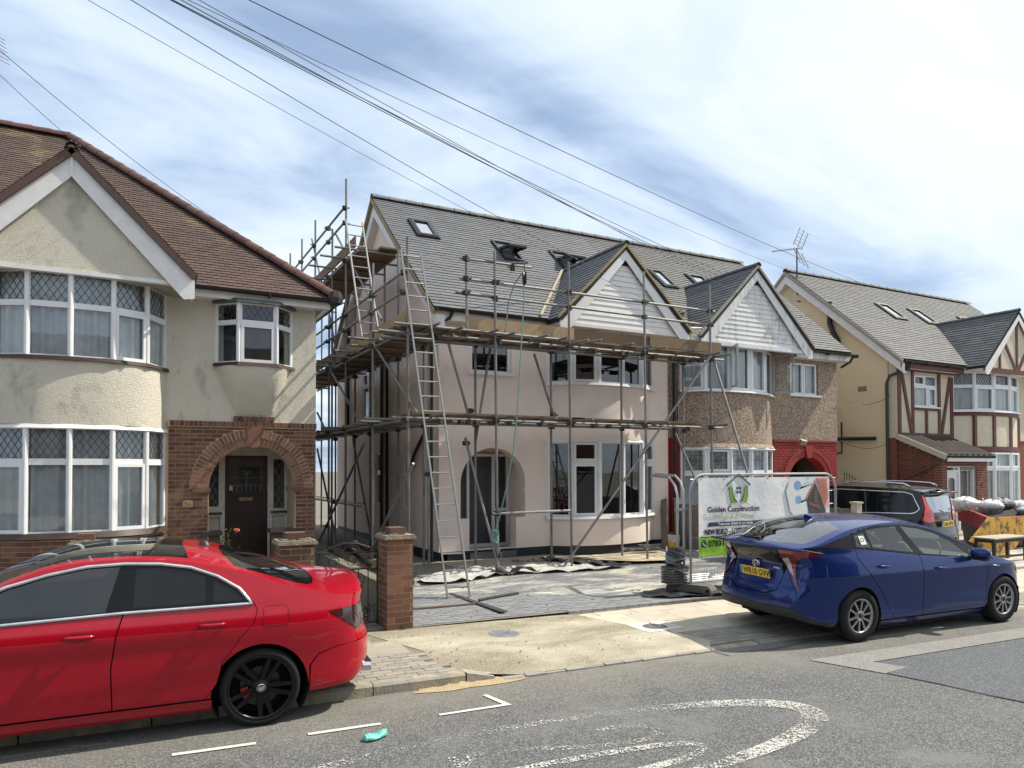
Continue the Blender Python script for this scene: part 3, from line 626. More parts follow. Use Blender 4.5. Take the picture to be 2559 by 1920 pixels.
BP1 = [(-2.2, 13.75), (-1.9, 13.2), (-1.41, 12.95), (-.84, 12.9), (-.26, 12.95), (.22, 13.2), (.52, 13.75)]
for i in range(6):
    A, B = BP1[i], BP1[i+1]; a, n_ = ax2(A, B); W = hypot(B[0]-A[0], B[1]-A[1])
    brick_face(pc, (A[0], A[1], 0), a, 0, W, .12, 1.02, bond=i)
pc.build(wl)
mb = MB(); Q = bayline(BP1, -.009); mb.strip([V((*q, .1)) for q in Q], [V((*q, 1.03)) for q in Q]); mb.strip([V((*q, 1.03)) for q in Q], [V((*q, 1.03)) for q in bayline(BP1, -.2)]); mb.build('bay_base', MORT, H1)
# jambs and porch
for x0, x1 in ((1.0, 1.20), (2.74, 3.0)):
    pj = Pieces('brick', brick_mb(.22), BRICK, 'jamb_bricks')
    for j in range(22): pj.put(frame_m((1.205 if x0 < 2 else 2.725, FY+(.0 if x0 < 2 else .215), .12+.075*j), (0, 1, 0) if x0 < 2 else (0, -1, 0), (-1, 0, 0) if x0 < 2 else (1, 0, 0), (0, 0, 1)))
    pj.build(wl)
ab = MB(); w0 = .066
for r0, r1, yo in ((.752, .895, -.002), (.905, 1.05, -.022)):
    n = int(pi*r0/w0)
    for i in range(n):
        a0, a1 = pi*i/n+.009, pi*(i+1)/n-.009
        if abs((a0+a1)/2-pi/2) < .085/r0*1.0: continue
        P = [(1.97+r*cos(a), 1.78+r*sin(a)) for r, a in ((r0, a0), (r1, a0), (r1, a1), (r0, a1))]
        m = MB(); m.prism(P, (0, .1, 0), org=(0, FY+yo+U(-.002, .002), 0), ax=(1, 0, 0), ay=(0, 0, 1)); m.build('arch_brick', M('arch_brick_clay', (.25, .125, .08), .9, col2=(.16, .08, .055), var=(4, 1), rnd=.25, bump=(70, .5, .005)), wl)
mb = MB(); mb.prism([(1.90, 2.50), (2.04, 2.50), (2.11, 2.88), (1.83, 2.88)], (0, .12, 0), org=(0, FY-.04, 0), ax=(1, 0, 0), ay=(0, 0, 1)); mb.build('keystone', M('arch_brick_clay', (.25, .125, .08)), wl)
MB().prism(arc(1.97, 1.78, 1.058, 0, 180, 30)+arc(1.97, 1.78, .90, 180, 0, 30), (0, .08, 0), org=(0, FY-.015, 0)).prism(arc(1.97, 1.78, .90, 0, 180, 30)+arc(1.97, 1.78, .755, 180, 0, 30), (0, .08, 0), org=(0, FY+.018, 0), ax=(1, 0, 0), ay=(0, 0, 1)).build('arch_mortar', MORT, wl)
for x in (1.06, 2.69): MB().box(x-.12, x+.19, FY-.03, FY+.1, 1.70, 1.775).build('springer', BRICK, wl)
pc = Pieces('string_brick', MB().box(0, .066, -.035, .05, 0, .09), BRICK, 'string_bricks')
for i in range(33): pc.put(Mx.Translation((.59+.0762*i, FY, 2.868)))
for i in range(9): pc.put(Mx.Translation((1.63+.0775*i, FY-.012, 2.975)))
pc.build(wl)
MB().box(.56, 3.1, FY-.028, FY+.05, 2.855, 2.965).build('string_course', MORT, wl)
# porch inside
MB().box(1.0, 1.2, FY+.27, 14.7, .1, 2.6).box(2.73, 2.95, FY+.27, 14.7, .1, 2.6).box(1.0, 2.95, FY+.27, 14.7, 2.55, 2.7).box(.9, 3.0, 14.72, 14.8, .1, 2.7).build('porch_lining', CREAMP, H1)
MB().box(1.0, 2.95, 13.6, 14.7, .1, .3).build('porch_step', M('red_tile_step', (.16, .06, .045), .6, bump=(40, .3)), H1)
dfr = slab(MB(), rect(1.2, 2.73, .3, 2.55), [rect(1.58, 2.36, .40, 2.37), rect(1.24, 1.47, 1.40, 2.30), rect(2.47, 2.68, 1.34, 2.30), rect(1.24, 1.5, .42, 1.20), rect(2.45, 2.69, .42, 1.20)], (0, 14.62, 0), (1, 0, 0), (0, 0, 1), .08).build('door_frame', M('cream_white_frame', (.62, .60, .53), .6), H1)
MB().box(1.24, 1.5, 14.66, 14.69, .42, 1.20).box(2.45, 2.69, 14.66, 14.69, .42, 1.2).build('panel', CREAMP, dfr)
MB().box(1.2, 1.53, 14.57, 14.62, 1.255, 1.29).box(2.42, 2.72, 14.57, 14.62, 1.255, 1.29).build('sill', BROWNP, dfr)
for x0, x1, z0, z1 in ((1.24, 1.47, 1.40, 2.30), (2.47, 2.68, 1.34, 2.30)):
    g = MB(); g.add([(x0, 14.67, z0), (x1, 14.67, z0), (x1, 14.67, z1), (x0, 14.67, z1)], [(0, 1, 2, 3)]); pg = g.build('pane', DGLASS, dfr)
    l = MB()
    for i in range(-3, 8):
        for s_ in (1, -1):
            pts = []
            for k in range(41):
                u = k/40; z = z0+(z1-z0)*u; x = (x0 if s_ > 0 else x1)+s_*((z-z0)*.62-(i)*.135)
                if x0 <= x <= x1: pts.append(V((x, 14.665, z)))
            if len(pts) > 1: l.bar(pts[0], pts[-1], .008, .004, (0, -1, 0))
    l.build('lead_lattice', M('pale_lead', (.28, .29, .30), .5), dfr)
dr = MB(); slab(dr, rect(1.58, 2.36, .40, 2.37), [rect(1.64, 2.30, 1.66, 2.31)], (0, 14.635, 0), (1, 0, 0), (0, 0, 1), .045)
door = dr.build('front_door', MAHOG, H1)
for x0 in (1.66, 1.885, 2.11): slab(MB(), rect(x0-.012, x0+.182, .62, 1.46), [rect(x0+.01, x0+.16, .64, 1.44)], (0, 14.628, 0), (1, 0, 0), (0, 0, 1), .01).build('panel_moulding', MAHOG, door)
MB().box(1.58, 2.36, 14.60, 14.64, 1.60, 1.64).build('weather_bar', MAHOG, door)
mb = MB(); mb.box(1.84, 2.08, 14.618, 14.636, 1.50, 1.565); mb.build('letter_plate', M('aged_brass', (.30, .22, .10), .4, metal=.7), door)
g = MB(); g.add([(1.64, 14.65, 1.66), (2.30, 14.65, 1.66), (2.30, 14.65, 2.31), (1.64, 14.65, 2.31)], [(0, 1, 2, 3)]); g.build('pane', DGLASS, door)
l = MB(); pl = V((1.97, 14.646, 0))
for x in (1.72, 1.80, 1.89, 1.97, 2.05, 2.14, 2.22): l.bar((x, 14.646, 1.67), (x, 14.646, 1.80 if x != 1.97 else 2.06), .006, .003, (0, -1, 0))
for z in (1.80, 1.94): l.bar((1.66, 14.646, z), (2.28, 14.646, z), .005, .003, (0, -1, 0))
l.path([(1.89, 14.646, 2.08), (1.92, 14.646, 2.03), (1.97, 14.646, 2.0), (2.02, 14.646, 2.03), (2.05, 14.646, 2.08), (1.97, 14.646, 2.05), (1.89, 14.646, 2.08)], .006, 4); l.build('lead_tulip', M('pale_lead', (.28, .29, .30)), door)
MB().box(1.655, 1.72, 14.64, 14.646, 1.70, 1.79).build('sticker', M('grey_sticker', (.45, .47, .48), .5), door)
for x0, x1 in ((1.12, 1.42), (2.30, 2.78)):
    d_ = MB().box(x0, x1, 13.8, 14.0, .12, .93).build('porch_dwarf_wall', OLDB, H1); MB().box(x0-.03, x1+.03, 13.74, 14.04, .93, 1.0).build('coping', M('dark_coping', (.075, .06, .055), .8, bump=(40, .6)), d_)
# number plaque
nb_ = MB().box(.80, .96, FY-.018, FY, 1.44, 1.56).build('number_plaque', M('plaque_stone', (.34, .27, .20), .8), H1)
text('26', .115, (.825, FY-.018, 1.462), (1, 0, 0), (0, 0, 1), M('gold_number', (.42, .28, .07), .4, metal=.5), 'house_number', H1, bold=.003)
# bay bands and windows
band(H1, 'bay_wall', BP1, 2.80, 3.80, ROUGH, .0, .0)
band(H1, 'bay_wall_flare', BP1, 2.74, 2.80, WHITEP, .05, .015, curve=False)
band(H1, 'sill', BP1, 3.79, 3.845, BROWNP, .06, .05, curve=False)
band(H1, 'sill', BP1, 1.05, 1.14, BROWNP, .07, .03, curve=False, th=.3)
for i in range(6):
    A, B = BP1[i], BP1[i+1]; s5 = (i == 4)
    lo = 'sc' if i in (1, 4) else 'c'
    window(H1, A, B, 1.14, 2.75, [(.03, .97, .0, .66, lo), (.03, .97, .69, 1, 'd')], curt=1)
    window(H1, A, B, 3.845, 5.14, [(.03, .97, 0, .60, 's' if i == 4 else ''), (.03, .97, .63, 1, 'd')], curt=1)
    if i < 6: # mullion posts
        for z0, z1 in ((1.14, 2.75), (3.845, 5.14)): MB().lathe([(.038, z0), (.038, z1)], 8, Mx.Translation((A[0], A[1]-.0, 0))).build('mullion_post', WHITE, H1)
band(H1, 'window_head', BP1, 5.14, 5.19, WHITEP, .03, .03, curve=False, th=.3)
# gable over the bay
gx, gy = -.84, 12.84
MB().prism([(-2.50, 5.16), (.80, 5.16), (gx, 6.85)], (0, .12, 0), org=(0, gy, 0), ax=(1, 0, 0), ay=(0, 0, 1)).build('gable_wall', ROUGH, H1)
MB().box(-2.5, .80, gy-.02, gy+.1, 5.11, 5.17).build('gable_trim', WHITEP, H1)
MB().box(-2.5, .82, gy+.1, FY, 5.12, 5.16).build('soffit', M('soffit_cream', (.40, .37, .30), .8, stain=(3, .5, .7, (.25, .23, .19))), H1)
for f, s_ in (((.90, 5.20), 1), ((-2.58, 5.20), -1)):
    barge(H1, (gx, 6.93), f, .33, gy-.04, .03, WHITEP)
MB().box(gx-.02, gx+.02, gy-.085, gy-.06, 6.60, 6.90).build('bargeboard_cover', WHITEP, H1)
kR = .887
def yv(z): return 13.4+(z-5.3)/kR     # main slope
mb = MB()
zr = 7.0; S = (zr-5.28)*sqrt(2)
for s_ in (1, -1):
    tile_roof(H1, (gx+s_*(zr-5.28)+s_*.06, 0, 5.28), (0, 1, 0), (-s_, 0, 1), [(gy-.12, 0), (yv(5.3)+.05, 0), (yv(zr)+.1, S+.06), (gy-.12, S+.06)], .165, .1, .016, CLAY, CLAY, lim=60 if s_ > 0 else 0)
ridge(H1, [(gx, gy-.14, zr+.06), (gx, yv(zr)+.1, zr+.06)], .09, CLAYR)
MB().lathe([(0, .07), (.07, .06), (.10, .02), (.11, 0)], 12, Mx.Translation((gx, gy-.05, zr+.02))).build('ridge_mortar_cap', OLDB, H1)
SL = sqrt(1+kR*kR); top = 4.35*SL
tile_roof(H1, (0, 13.37, 5.28), (1, 0, 0), (0, 1, kR), [(-4.6, 0), (3.35, 0), (-1.22, top), (-4.6, top)], .165, .1, .014, CLAY, UNDER, lim=300)
tile_roof(H1, (3.37, 0, 5.28), (0, 1, 0), (-1, 0, kR), [(13.37, 0), (22.1, 0), (17.75, top)], .165, .2, .014, CLAY, UNDER, lim=0, deck=.08)
mb = MB(); mb.prism([(-4.6, 0), (3.35, 0), (-1.22, top), (-4.6, top)], (0, .05, -.05), org=(0, 22.13, 5.28), ax=(1, 0, 0), ay=V((0, -1, kR)).normalized()); mb.build('rear_roof', CLAY, H1)
ridge(H1, [(3.38, 13.34, 5.33), (-1.22, 17.73, 5.35+4.35*kR)], .125, CLAYR, seg=.32)
ridge(H1, [(-1.2, 17.73, 5.34+4.35*kR), (-4.6, 17.73, 5.34+4.35*kR)], .125, CLAYR, seg=.32)
MB().lathe([(0, .16), (.11, .12), (.15, 0), (.13, -.1), (.0, -.14)], 9, Mx.Translation((3.36, 13.36, 5.30))).build('hip_end_mortar', M('dark_broken_mortar', (.06, .05, .045), .95, bump=(30, 1, .03)), H1)
gutter(H1, (.93, 13.33, 5.26), (3.42, 13.33, 5.25)); gutter(H1, (3.42, 13.33, 5.25), (3.42, 22.1, 5.25))
MB().box(.88, 3.28, 13.42, 13.45, 5.10, 5.25).box(3.25, 3.28, 13.45, 22.1, 5.10, 5.25).build('fascia', WHITEP, H1)
MB().box(.85, 3.25, 13.45, FY, 5.12, 5.14).build('soffit', WHITEP, H1)
MB().bar((.86, 12.95, 5.12), (.9, 13.4, 5.0), .03, .05).bar((3.2, 13.46, 5.1), (3.1, 13.7, 4.98), .03, .04).build('soffit_bracket', WHITEP, H1)
# oriel
OP = [(1.31, 13.75), (1.66, 13.40), (2.31, 13.40), (2.65, 13.75)]
for i, c_ in enumerate(([(.05, .95, 0, .66, ''), (.05, .95, .69, 1, 'd')], [(.05, .95, 0, .65, 's'), (.05, .95, .69, 1, 'd')], [(.05, .95, 0, .64, ''), (.05, .95, .67, 1, 'd')])):
    window(H1, OP[i], OP[i+1], 4.0, 5.06, c_, fr=.055)
for p in OP[1:3]: MB().lathe([(.035, 4.0), (.035, 5.06)], 8, Mx.Translation((p[0], p[1], 0))).build('mullion_post', WHITE, H1)
band(H1, 'sill', OP, 3.94, 4.0, BROWNP, .07, .05, curve=False, th=.4)
band(H1, 'oriel_roof', OP, 5.06, 5.13, M('lead_flashing', (.10, .115, .115), .6, bump=(20, .5)), .10, .06, curve=False, th=.5)
mb = MB(); rings = []; nst = 9
for k in range(nst+1):
    t = k/nst; z = 3.94-.86*t; e = (1-t)**.0; d = .37*cos(t*pi/2)**.9*(1-.15*t); xl = 1.33+(1.66-1.33)*t*1.0; xr = 2.63-(2.63-2.30)*t
    a = smoothline([(xl, 13.75), (xl+.27*(1-.6*t), 13.75-d*.97), (xr-.27*(1-.6*t), 13.75-d*.97), (xr, 13.75)], 6); rings.append([V((*q, z)) for q in a])
for a, b in zip(rings, rings[1:]): mb.strip(b, a)
mb.build('oriel_corbel', ROUGH, H1, smooth=True)
MB().path([(.43, 12.8, 6.0), (.1, 12.78, 5.9), (-.3, 12.77, 6.35), (-.75, 12.77, 6.86)], .006, 4)
# ================================================================= pink house
def gable_front(Hh, cx, zt, zb, xl, xr, y, sid, bm, vm, wall=None, n=13):
    """boarded gable: ship-lap boards, bargeboards and mortared verge"""
    for k in range(n):
        z0 = zb+(zt-.42-zb)*k/n; z1 = zb+(zt-.42-zb)*(k+1)/n
        f = lambda z: (zt-.30-z)/(zt-zb)
        a0, a1 = f(z0), f(z1); l0, l1 = cx-(cx-xl)*a0, cx-(cx-xl)*a1; r0, r1 = cx+(xr-cx)*a0, cx+(xr-cx)*a1
        if a1 < 0: break
        m = MB(); m.add([(l0, y+.04, z0), (r0, y+.04, z0), (r1, y+.055, z1), (l1, y+.055, z1), (l0, y+.055, z0), (r0, y+.055, z0)], [(0, 1, 2, 3), (4, 5, 1, 0)]); m.build('cladding_board', sid, Hh)
    m = MB(); m.prism([(xl+.05, zb), (xr-.05, zb), (cx, zt-.12)], (0, .08, 0), org=(0, y+.06, 0), ax=(1, 0, 0), ay=(0, 0, 1)); m.build('gable_backing', UNDER, Hh)
    barge(Hh, (cx, zt), (xl, zb+.06), .30, y, .03, bm); barge(Hh, (cx, zt), (xr, zb+.06), .30, y, .03, bm)
    for fx in (xl, xr):
        s_ = 1 if fx > cx else -1; P = [(cx, zt+.0), (cx, zt+.075), (fx+s_*.06, zb+.115), (fx+s_*.06, zb+.05)]; m = MB(); m.prism(P, (0, -.07, 0), org=(0, y, 0), ax=(1, 0, 0), ay=(0, 0, 1)); m.build('verge', vm, Hh)
def gable_roof(Hh, cx, zt, zb, xl, xr, y, kmain, zmain, mat, limL=200, w=.3, g=.135, vm=None):
    for fx, lm in ((xl, limL), (xr, 0)):
        s_ = 1 if fx > cx else -1; run = abs(cx-fx); rise = zt-zb; Sg = sqrt(run*run+rise*rise); dirn = V((-s_*run, 0, rise)).normalized(); yb = lambda z: 13.45+(z-zmain)/kmain
        tile_roof(Hh, (fx+s_*.05, 0, zb+.03), (0, 1, 0), dirn, [(y-.05, 0), (yb(zb)+.12, 0), (yb(zt)+.15, Sg), (y-.05, Sg)], w, g, .018, mat, UNDER, lim=lm)
    ridge(Hh, [(cx, y-.07, zt+.08), (cx, 13.45+(zt-zmain)/kmain+.2, zt+.08)], .09, mat, seg=.33)
H2 = thing('semi_detached_house', 'pale pink rendered house behind the scaffolding with grey tiled roof', 'house', (5.6, FY, .2))
PB = [(8.2, 13.75), (8.6, 13.38), (9.22, 13.2), (9.88, 13.2), (10.55, 13.36), (11.2, 13.75)]
slab(MB(), rect(5.6, 11.655, .38, 5.35), [[(6.29, .39), (7.41, .39), (7.41, 1.05), (7.64, 1.05), (7.64, 1.78)]+arc(6.865, 1.78, .775, 0, 180, 28)[1:-1]+[(6.09, 1.78), (6.09, 1.05), (6.29, 1.05)], rect(6.32, 7.30, 4.18, 4.78), rect(8.4, 11.0, 1.06, 2.68), rect(8.4, 11.0, 4.08, 5.25)], (0, FY, 0), (1, 0, 0), (0, 0, 1), .28).build('front_wall', PINK, H2)
gp = [(FY+.282, .38), (22.0, .38), (22.0, 5.35), (17.65, 8.93), (FY+.282, 5.84)]
mb = MB(); slab(mb, [(-q[0], q[1]) for q in gp][::-1], [rect(-19.3, -18.2, 3.5, 4.7), rect(-18.0, -17.6, 1.2, 2.5), rect(-15.9, -15.5, 1.2, 2.4)], (5.6, 0, 0), (0, -1, 0), (0, 0, 1), .25); mb.build('side_wall', PINK, H2)
window(H2, (5.62, 19.3), (5.62, 18.2), 3.5, 4.7, [(.05, .5, 0, .68, ''), (.5, .95, 0, .68, ''), (.05, .5, .7, 1, 's'), (.5, .95, .7, 1, 's')])
window(H2, (5.62, 18.0), (5.62, 17.6), 1.2, 2.5, [(.05, .95, 0, .6, ''), (.05, .95, .65, 1, '')]); window(H2, (5.62, 15.9), (5.62, 15.5), 1.2, 2.4, [(.05, .95, 0, .6, ''), (.05, .95, .65, 1, '')])
MB().box(5.9, 17.6, 21.8, 22.0, .3, 5.4).build('rear_wall', PINK, H2)
MB().prism([(5.63, .16), (6.29, .16), (6.29, .39), (5.63, .39)], (0, .2, 0), org=(0, FY+.02, 0)).prism([(7.41, .16), (11.65, .16), (11.65, .39), (7.41, .39)], (0, .2, 0), org=(0, FY+.02, 0)).box(5.62, 5.8, FY+.02, 22, .1, .385).build('plinth', PLIN, H2)
for nm, z0, z1, mt, o in (('plinth', .15, .39, PLIN, -.03), ('bay_wall', .39, .985, PINK, 0), ('bay_wall', 2.76, 3.96, PINK, 0)): band(H2, nm, PB, z0, z1, mt, o, o, th=.2)
band(H2, 'sill', PB, .985, 1.045, WHITE, .10, .08, curve=False, th=.4); band(H2, 'sill', PB, 3.96, 4.02, WHITE, .10, .08, curve=False, th=.4); band(H2, 'window_head', PB, 2.70, 2.76, WHITEP, .03, .01, curve=False, th=.3); band(H2, 'window_head', PB, 5.20, 5.27, WHITEP, .02, .02, curve=False, th=.3)
PW = [[(.06, .94, 0, 1, '')], [(.06, .94, 0, .71, 's'), (.06, .94, .73, 1, 's')], [(.06, .94, 0, 1, '')], [(.06, .94, 0, 1, '')], [(.06, .94, 0, .71, 's'), (.06, .94, .73, 1, 's')]]
PW2 = [[(.06, .94, 0, 1, '')], [(.06, .94, 0, 1, 's')], [(.06, .94, 0, 1, '')], [(.06, .94, 0, 1, '')], [(.06, .94, 0, 1, 's')]]
for i in range(5):
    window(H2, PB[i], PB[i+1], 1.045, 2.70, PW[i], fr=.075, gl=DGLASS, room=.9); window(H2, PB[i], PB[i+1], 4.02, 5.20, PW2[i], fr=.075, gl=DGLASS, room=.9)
for p in PB[1:5]:
    for z0, z1 in ((1.045, 2.70), (4.02, 5.20)): MB().lathe([(.05, z0), (.05, z1)], 8, Mx.Translation((p[0], p[1]+.01, 0))).build('mullion_post', WHITE, H2)
window(H2, (6.32, FY+.05), (7.30, FY+.05), 4.18, 4.78, [(.03, .97, 0, 1, '')], fr=.07, gl=DGLASS); MB().box(6.27, 7.36, FY-.05, FY+.1, 4.11, 4.175).build('sill', WHITE, H2)
# porch of the pink house
MB().box(5.9, 6.09, FY+.29, 14.7, .3, 2.7).box(7.66, 7.85, FY+.29, 14.7, .3, 2.7).box(5.9, 7.85, FY+.29, 14.7, 2.6, 2.75).box(5.9, 6.62, 14.72, 14.8, .3, 2.7).box(7.68, 7.85, 14.72, 14.8, .3, 2.7).box(6.6, 7.7, 14.72, 14.8, 2.42, 2.7).build('porch_lining', PINK, H2)
MB().box(6.3, 7.4, 13.72, 14.7, .15, .34).build('porch_step', M('grey_step', (.10, .105, .11), .7), H2)
DG = M('anthracite_door', (.06, .062, .07), .4)
pf = slab(MB(), rect(6.62, 7.68, .34, 2.44), [rect(6.68, 7.24, .42, 2.38), rect(7.32, 7.62, .42, 1.14), rect(7.32, 7.62, 1.21, 2.38)], (0, 14.6, 0), (1, 0, 0), (0, 0, 1), .08).build('door_frame', WHITE, H2)
MB().box(6.68, 7.24, 14.63, 14.67, .42, 2.38).build('front_door', DG, H2); slab(MB(), rect(6.88, 7.16, .6, 2.2), [rect(6.91, 7.13, .63, 2.17)], (0, 14.62, 0), (1, 0, 0), (0, 0, 1), .01).build('panel_moulding', DG, pf)
for z0, z1 in ((.42, 1.14), (1.21, 2.38)): g = MB(); g.add([(7.32, 14.65, z0), (7.62, 14.65, z0), (7.62, 14.65, z1), (7.32, 14.65, z1)], [(0, 1, 2, 3)]); g.build('pane', DGLASS, pf)
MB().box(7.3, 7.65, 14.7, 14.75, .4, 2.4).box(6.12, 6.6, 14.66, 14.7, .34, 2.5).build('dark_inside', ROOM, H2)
MB().box(7.60, 7.70, FY-.03, FY+.06, 1.60, 1.70).build('arch_impost', PINK, H2)
# main roof over both halves: pink part and brown part
KM, ZE = .86, 5.40; SLm = sqrt(1+KM*KM); T2 = (17.65-13.42)*SLm; ZR = ZE+KM*(17.65-13.45)
tile_roof(H2, (0, 13.42, ZE-.02), (1, 0, 0), (0, 1, KM), [(5.36, 0), (11.72, 0), (11.72, T2), (5.36, T2)], .3, .135, .016, SLATE, UNDER, lim=300)
mb = MB(); mb.prism([(5.36, 0), (11.72, 0), (11.72, T2), (5.36, T2)], (0, .05, -.06), org=(0, 21.9, ZE-.02), ax=(1, 0, 0), ay=V((0, -1, KM)).normalized()); mb.build('rear_roof', SLATE, H2)
ridge(H2, [(5.36, 17.65, ZR+.04), (11.7, 17.65, ZR+.04)], .11, M('grey_ridge_tile', (.17, .168, .165), .8, bump=(40, .4), rnd=.12), seg=.45)
for (ya, yb_) in ((13.42, 17.67), (21.9, 17.67)):
    za, zb2 = ZE-.06, ZR; mb = MB(); mb.add([V((5.33, ya, za)), V((5.33, yb_, zb2)), V((5.33, yb_, zb2-.11)), V((5.33, ya, za-.11)), V((5.40, ya, za)), V((5.40, yb_, zb2)), V((5.40, yb_, zb2-.11)), V((5.40, ya, za-.11))], [(0, 1, 2, 3), (7, 6, 5, 4), (3, 2, 6, 7), (0, 4, 5, 1), (0, 3, 7, 4)]); mb.build('verge', MORTY, H2)
    sg = -1 if ya < 17 else 1
    mb = MB(); mb.add([V((x, y, z)) for x in (5.41, 5.60) for y, z in ((ya, za-.115), (yb_, zb2-.115), (yb_, zb2-.46), (ya, za-.36))], [(0, 1, 2, 3), (7, 6, 5, 4), (3, 2, 6, 7), (0, 4, 5, 1), (0, 3, 7, 4)]); mb.build('verge_board', WHITEP, H2)
mb = MB(); mb.add([V((5.36, 13.46, 5.36)), V((5.6, 13.46, 5.36)), V((5.6, FY+.02, 5.36)), V((5.36, FY+.02, 5.36)), V((5.5, 13.5, 5.12)), V((5.6, 13.5, 5.12)), V((5.6, FY+.02, 5.12)), V((5.5, FY+.02, 5.12))], [(0, 3, 7, 4), (0, 4, 5, 1), (4, 7, 6, 5)]); mb.build('eave_return', WHITEP, H2)
MB().box(5.5, 8.05, 13.46, 13.49, 5.14, 5.34).build('fascia', WHITEP, H2); MB().box(5.6, 8.1, 13.49, FY, 5.14, 5.17).build('soffit', WHITEP, H2)
gutter(H2, (5.40, 13.38, 5.36), (8.0, 13.38, 5.35), r=.06)
MB().path([(5.75, 13.38, 5.30), (5.72, 13.45, 5.18), (5.52, 13.55, 5.08), (5.42, 13.66, 4.98), (5.42, 13.7, 4.8), (5.42, 13.7, .2)], .036, 8).build('downpipe', BLACKP, H2)
MB().path([(5.52, 17.1, 5.3), (5.52, 17.1, .3)], .11, 8).path([(5.52, 20.5, 7.5), (5.52, 20.5, 3.2)], .06, 8).path([(5.52, 14.3, 2.9), (5.5, 14.9, 2.45), (5.5, 15.1, 2.2), (5.5, 15.3, 2.15)], .04, 8).build('soil_pipe', BLACKP, H2)
gable_front(H2, 9.78, 7.09, 5.25, 8.05, 11.62, 12.95, WHITEP, WHITEP, MORTY, n=12)
gable_roof(H2, 9.78, 7.09, 5.30, 8.05, 11.62, 12.95, KM, ZE, SLATE, limL=250)
MB().box(8.1, 11.66, 12.98, 13.1, 5.19, 5.26).build('gable_trim', WHITEP, H2); MB().box(8.1, 11.66, 13.05, FY, 5.27, 5.30).build('soffit', WHITEP, H2)
mb = MB(); vd = [V((7.86, 13.42, 5.42)), V((9.66, 15.42, 7.14))]; mb.bar(vd[0]+V((0, 0, .03)), vd[1]+V((0, 0, .02)), .06, .03); mb.build('valley_mortar', M('pale_valley_mortar', (.50, .43, .29), .95, bump=(30, 1, .01)), H2)
LG = glass('skylight_glass', (.7, .8, .78), 1.0, .55)
skylight(H2, 6.0, 6.58, 16.06, 16.78, ZE, KM, gl=LG); skylight(H2, 8.1, 8.66, 15.6, 16.4, ZE, KM, open_=.62, gl=LG); skylight(H2, 9.80, 10.40, 15.56, 16.36, ZE, KM, open_=.62, gl=LG)
MB().box(8.09, 8.12, 12.98, 13.42, 5.27, 5.38).build('gable_gutter', BLACKP, H2)
# ================================================================= brown house (right half)
H3 = thing('semi_detached_house', 'brown pebbledashed house with red painted ground floor and weathered white gable', 'house', (11.7, FY, .2))
BB = [(12.05, 13.75), (12.5, 13.35), (13.2, 13.2), (13.9, 13.2), (14.6, 13.37), (15.27, 13.75)]
slab(MB(), rect(11.66, 17.88, 2.86, 5.35), [rect(12.2, 15.1, 4.05, 5.2), rect(15.98, 17.10, 4.14, 5.02)], (0, FY, 0), (1, 0, 0), (0, 0, 1), .28).build('upper_wall', PEBBLE, H3)
slab(MB(), rect(11.66, 17.86, .15, 2.86), [rect(12.2, 15.1, .95, 2.6), [(15.88, .17), (17.42, .17), (17.47, 1.62)]+arc(16.66, 1.62, .8, 0, 180, 22)[1:-1]+[(15.86, 1.62)]], (0, FY+.03, 0), (1, 0, 0), (0, 0, 1), .28).build('ground_wall', REDP, H3)
pc = Pieces('brick', brick_mb(), REDP, 'bricks_far', 120)
def cuts3(z):
    if z < 1.62: return [(11.76, 12.05), (15.3, 15.86), (17.47, 17.87)]
    h = z-1.62
    if h < 1.03: q = sqrt(1.03**2-h*h); return [(11.76, 12.05), (15.3, 16.66-q), (16.66+q, 17.87)]
    return [(11.76, 12.05), (15.3, 17.87)]
brick_face(pc, (11.76, FY, 0), (1, 0, 0), 0, 6.1, .17, 2.82, cuts=lambda z: [(a-11.76, b-11.76) for a, b in cuts3(z)]); pc.build(H3)
for r0, r1, yo in ((.80, .95, .0), (.955, 1.04, -.02)):
    mb = MB(); mb.prism(arc(16.66, 1.62, r1, 0, 180, 30)+arc(16.66, 1.62, r0, 180, 0, 30), (0, .12, 0), org=(0, FY+yo, 0)); mb.build('arch_ring', REDP, H3)
MB().prism([(16.58, 2.38), (16.74, 2.38), (16.82, 2.72), (16.50, 2.72)], (0, .12, 0), org=(0, FY-.05, 0)).build('keystone', REDP, H3); MB().box(15.3, 17.9, FY-.03, FY+.05, 2.82, 2.87).build('string_course', REDP, H3)
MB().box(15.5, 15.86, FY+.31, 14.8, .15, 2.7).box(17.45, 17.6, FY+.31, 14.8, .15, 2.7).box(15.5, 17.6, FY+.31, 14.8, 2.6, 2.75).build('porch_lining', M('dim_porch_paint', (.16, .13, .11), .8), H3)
d_ = MB(); slab(d_, rect(15.86, 17.47, .2, 2.6), [rect(15.95, 16.25, 1.2, 2.3), rect(16.95, 17.35, 1.2, 2.3), rect(16.42, 16.78, 1.4, 2.2)], (0, 14.7, 0), (1, 0, 0), (0, 0, 1), .06); d_.build('front_door', M('red_brown_door', (.10, .045, .03), .4), H3); MB().box(15.9, 17.45, 14.75, 14.78, .2, 2.6).build('pane', DGLASS, H3)
band(H3, 'bay_wall', BB, 2.72, 4.0, PEBBLE); band(H3, 'bay_wall', BB, .15, .95, REDP); band(H3, 'bay_wall_flare', BB, 2.62, 2.72, PEBBLE, .06, 0, curve=True)
for z0, o in ((4.0, .09), (2.58, .07), (.95, .09)): band(H3, 'sill', BB, z0, z0+.045, WHITE, o, o-.01, curve=False, th=.4)
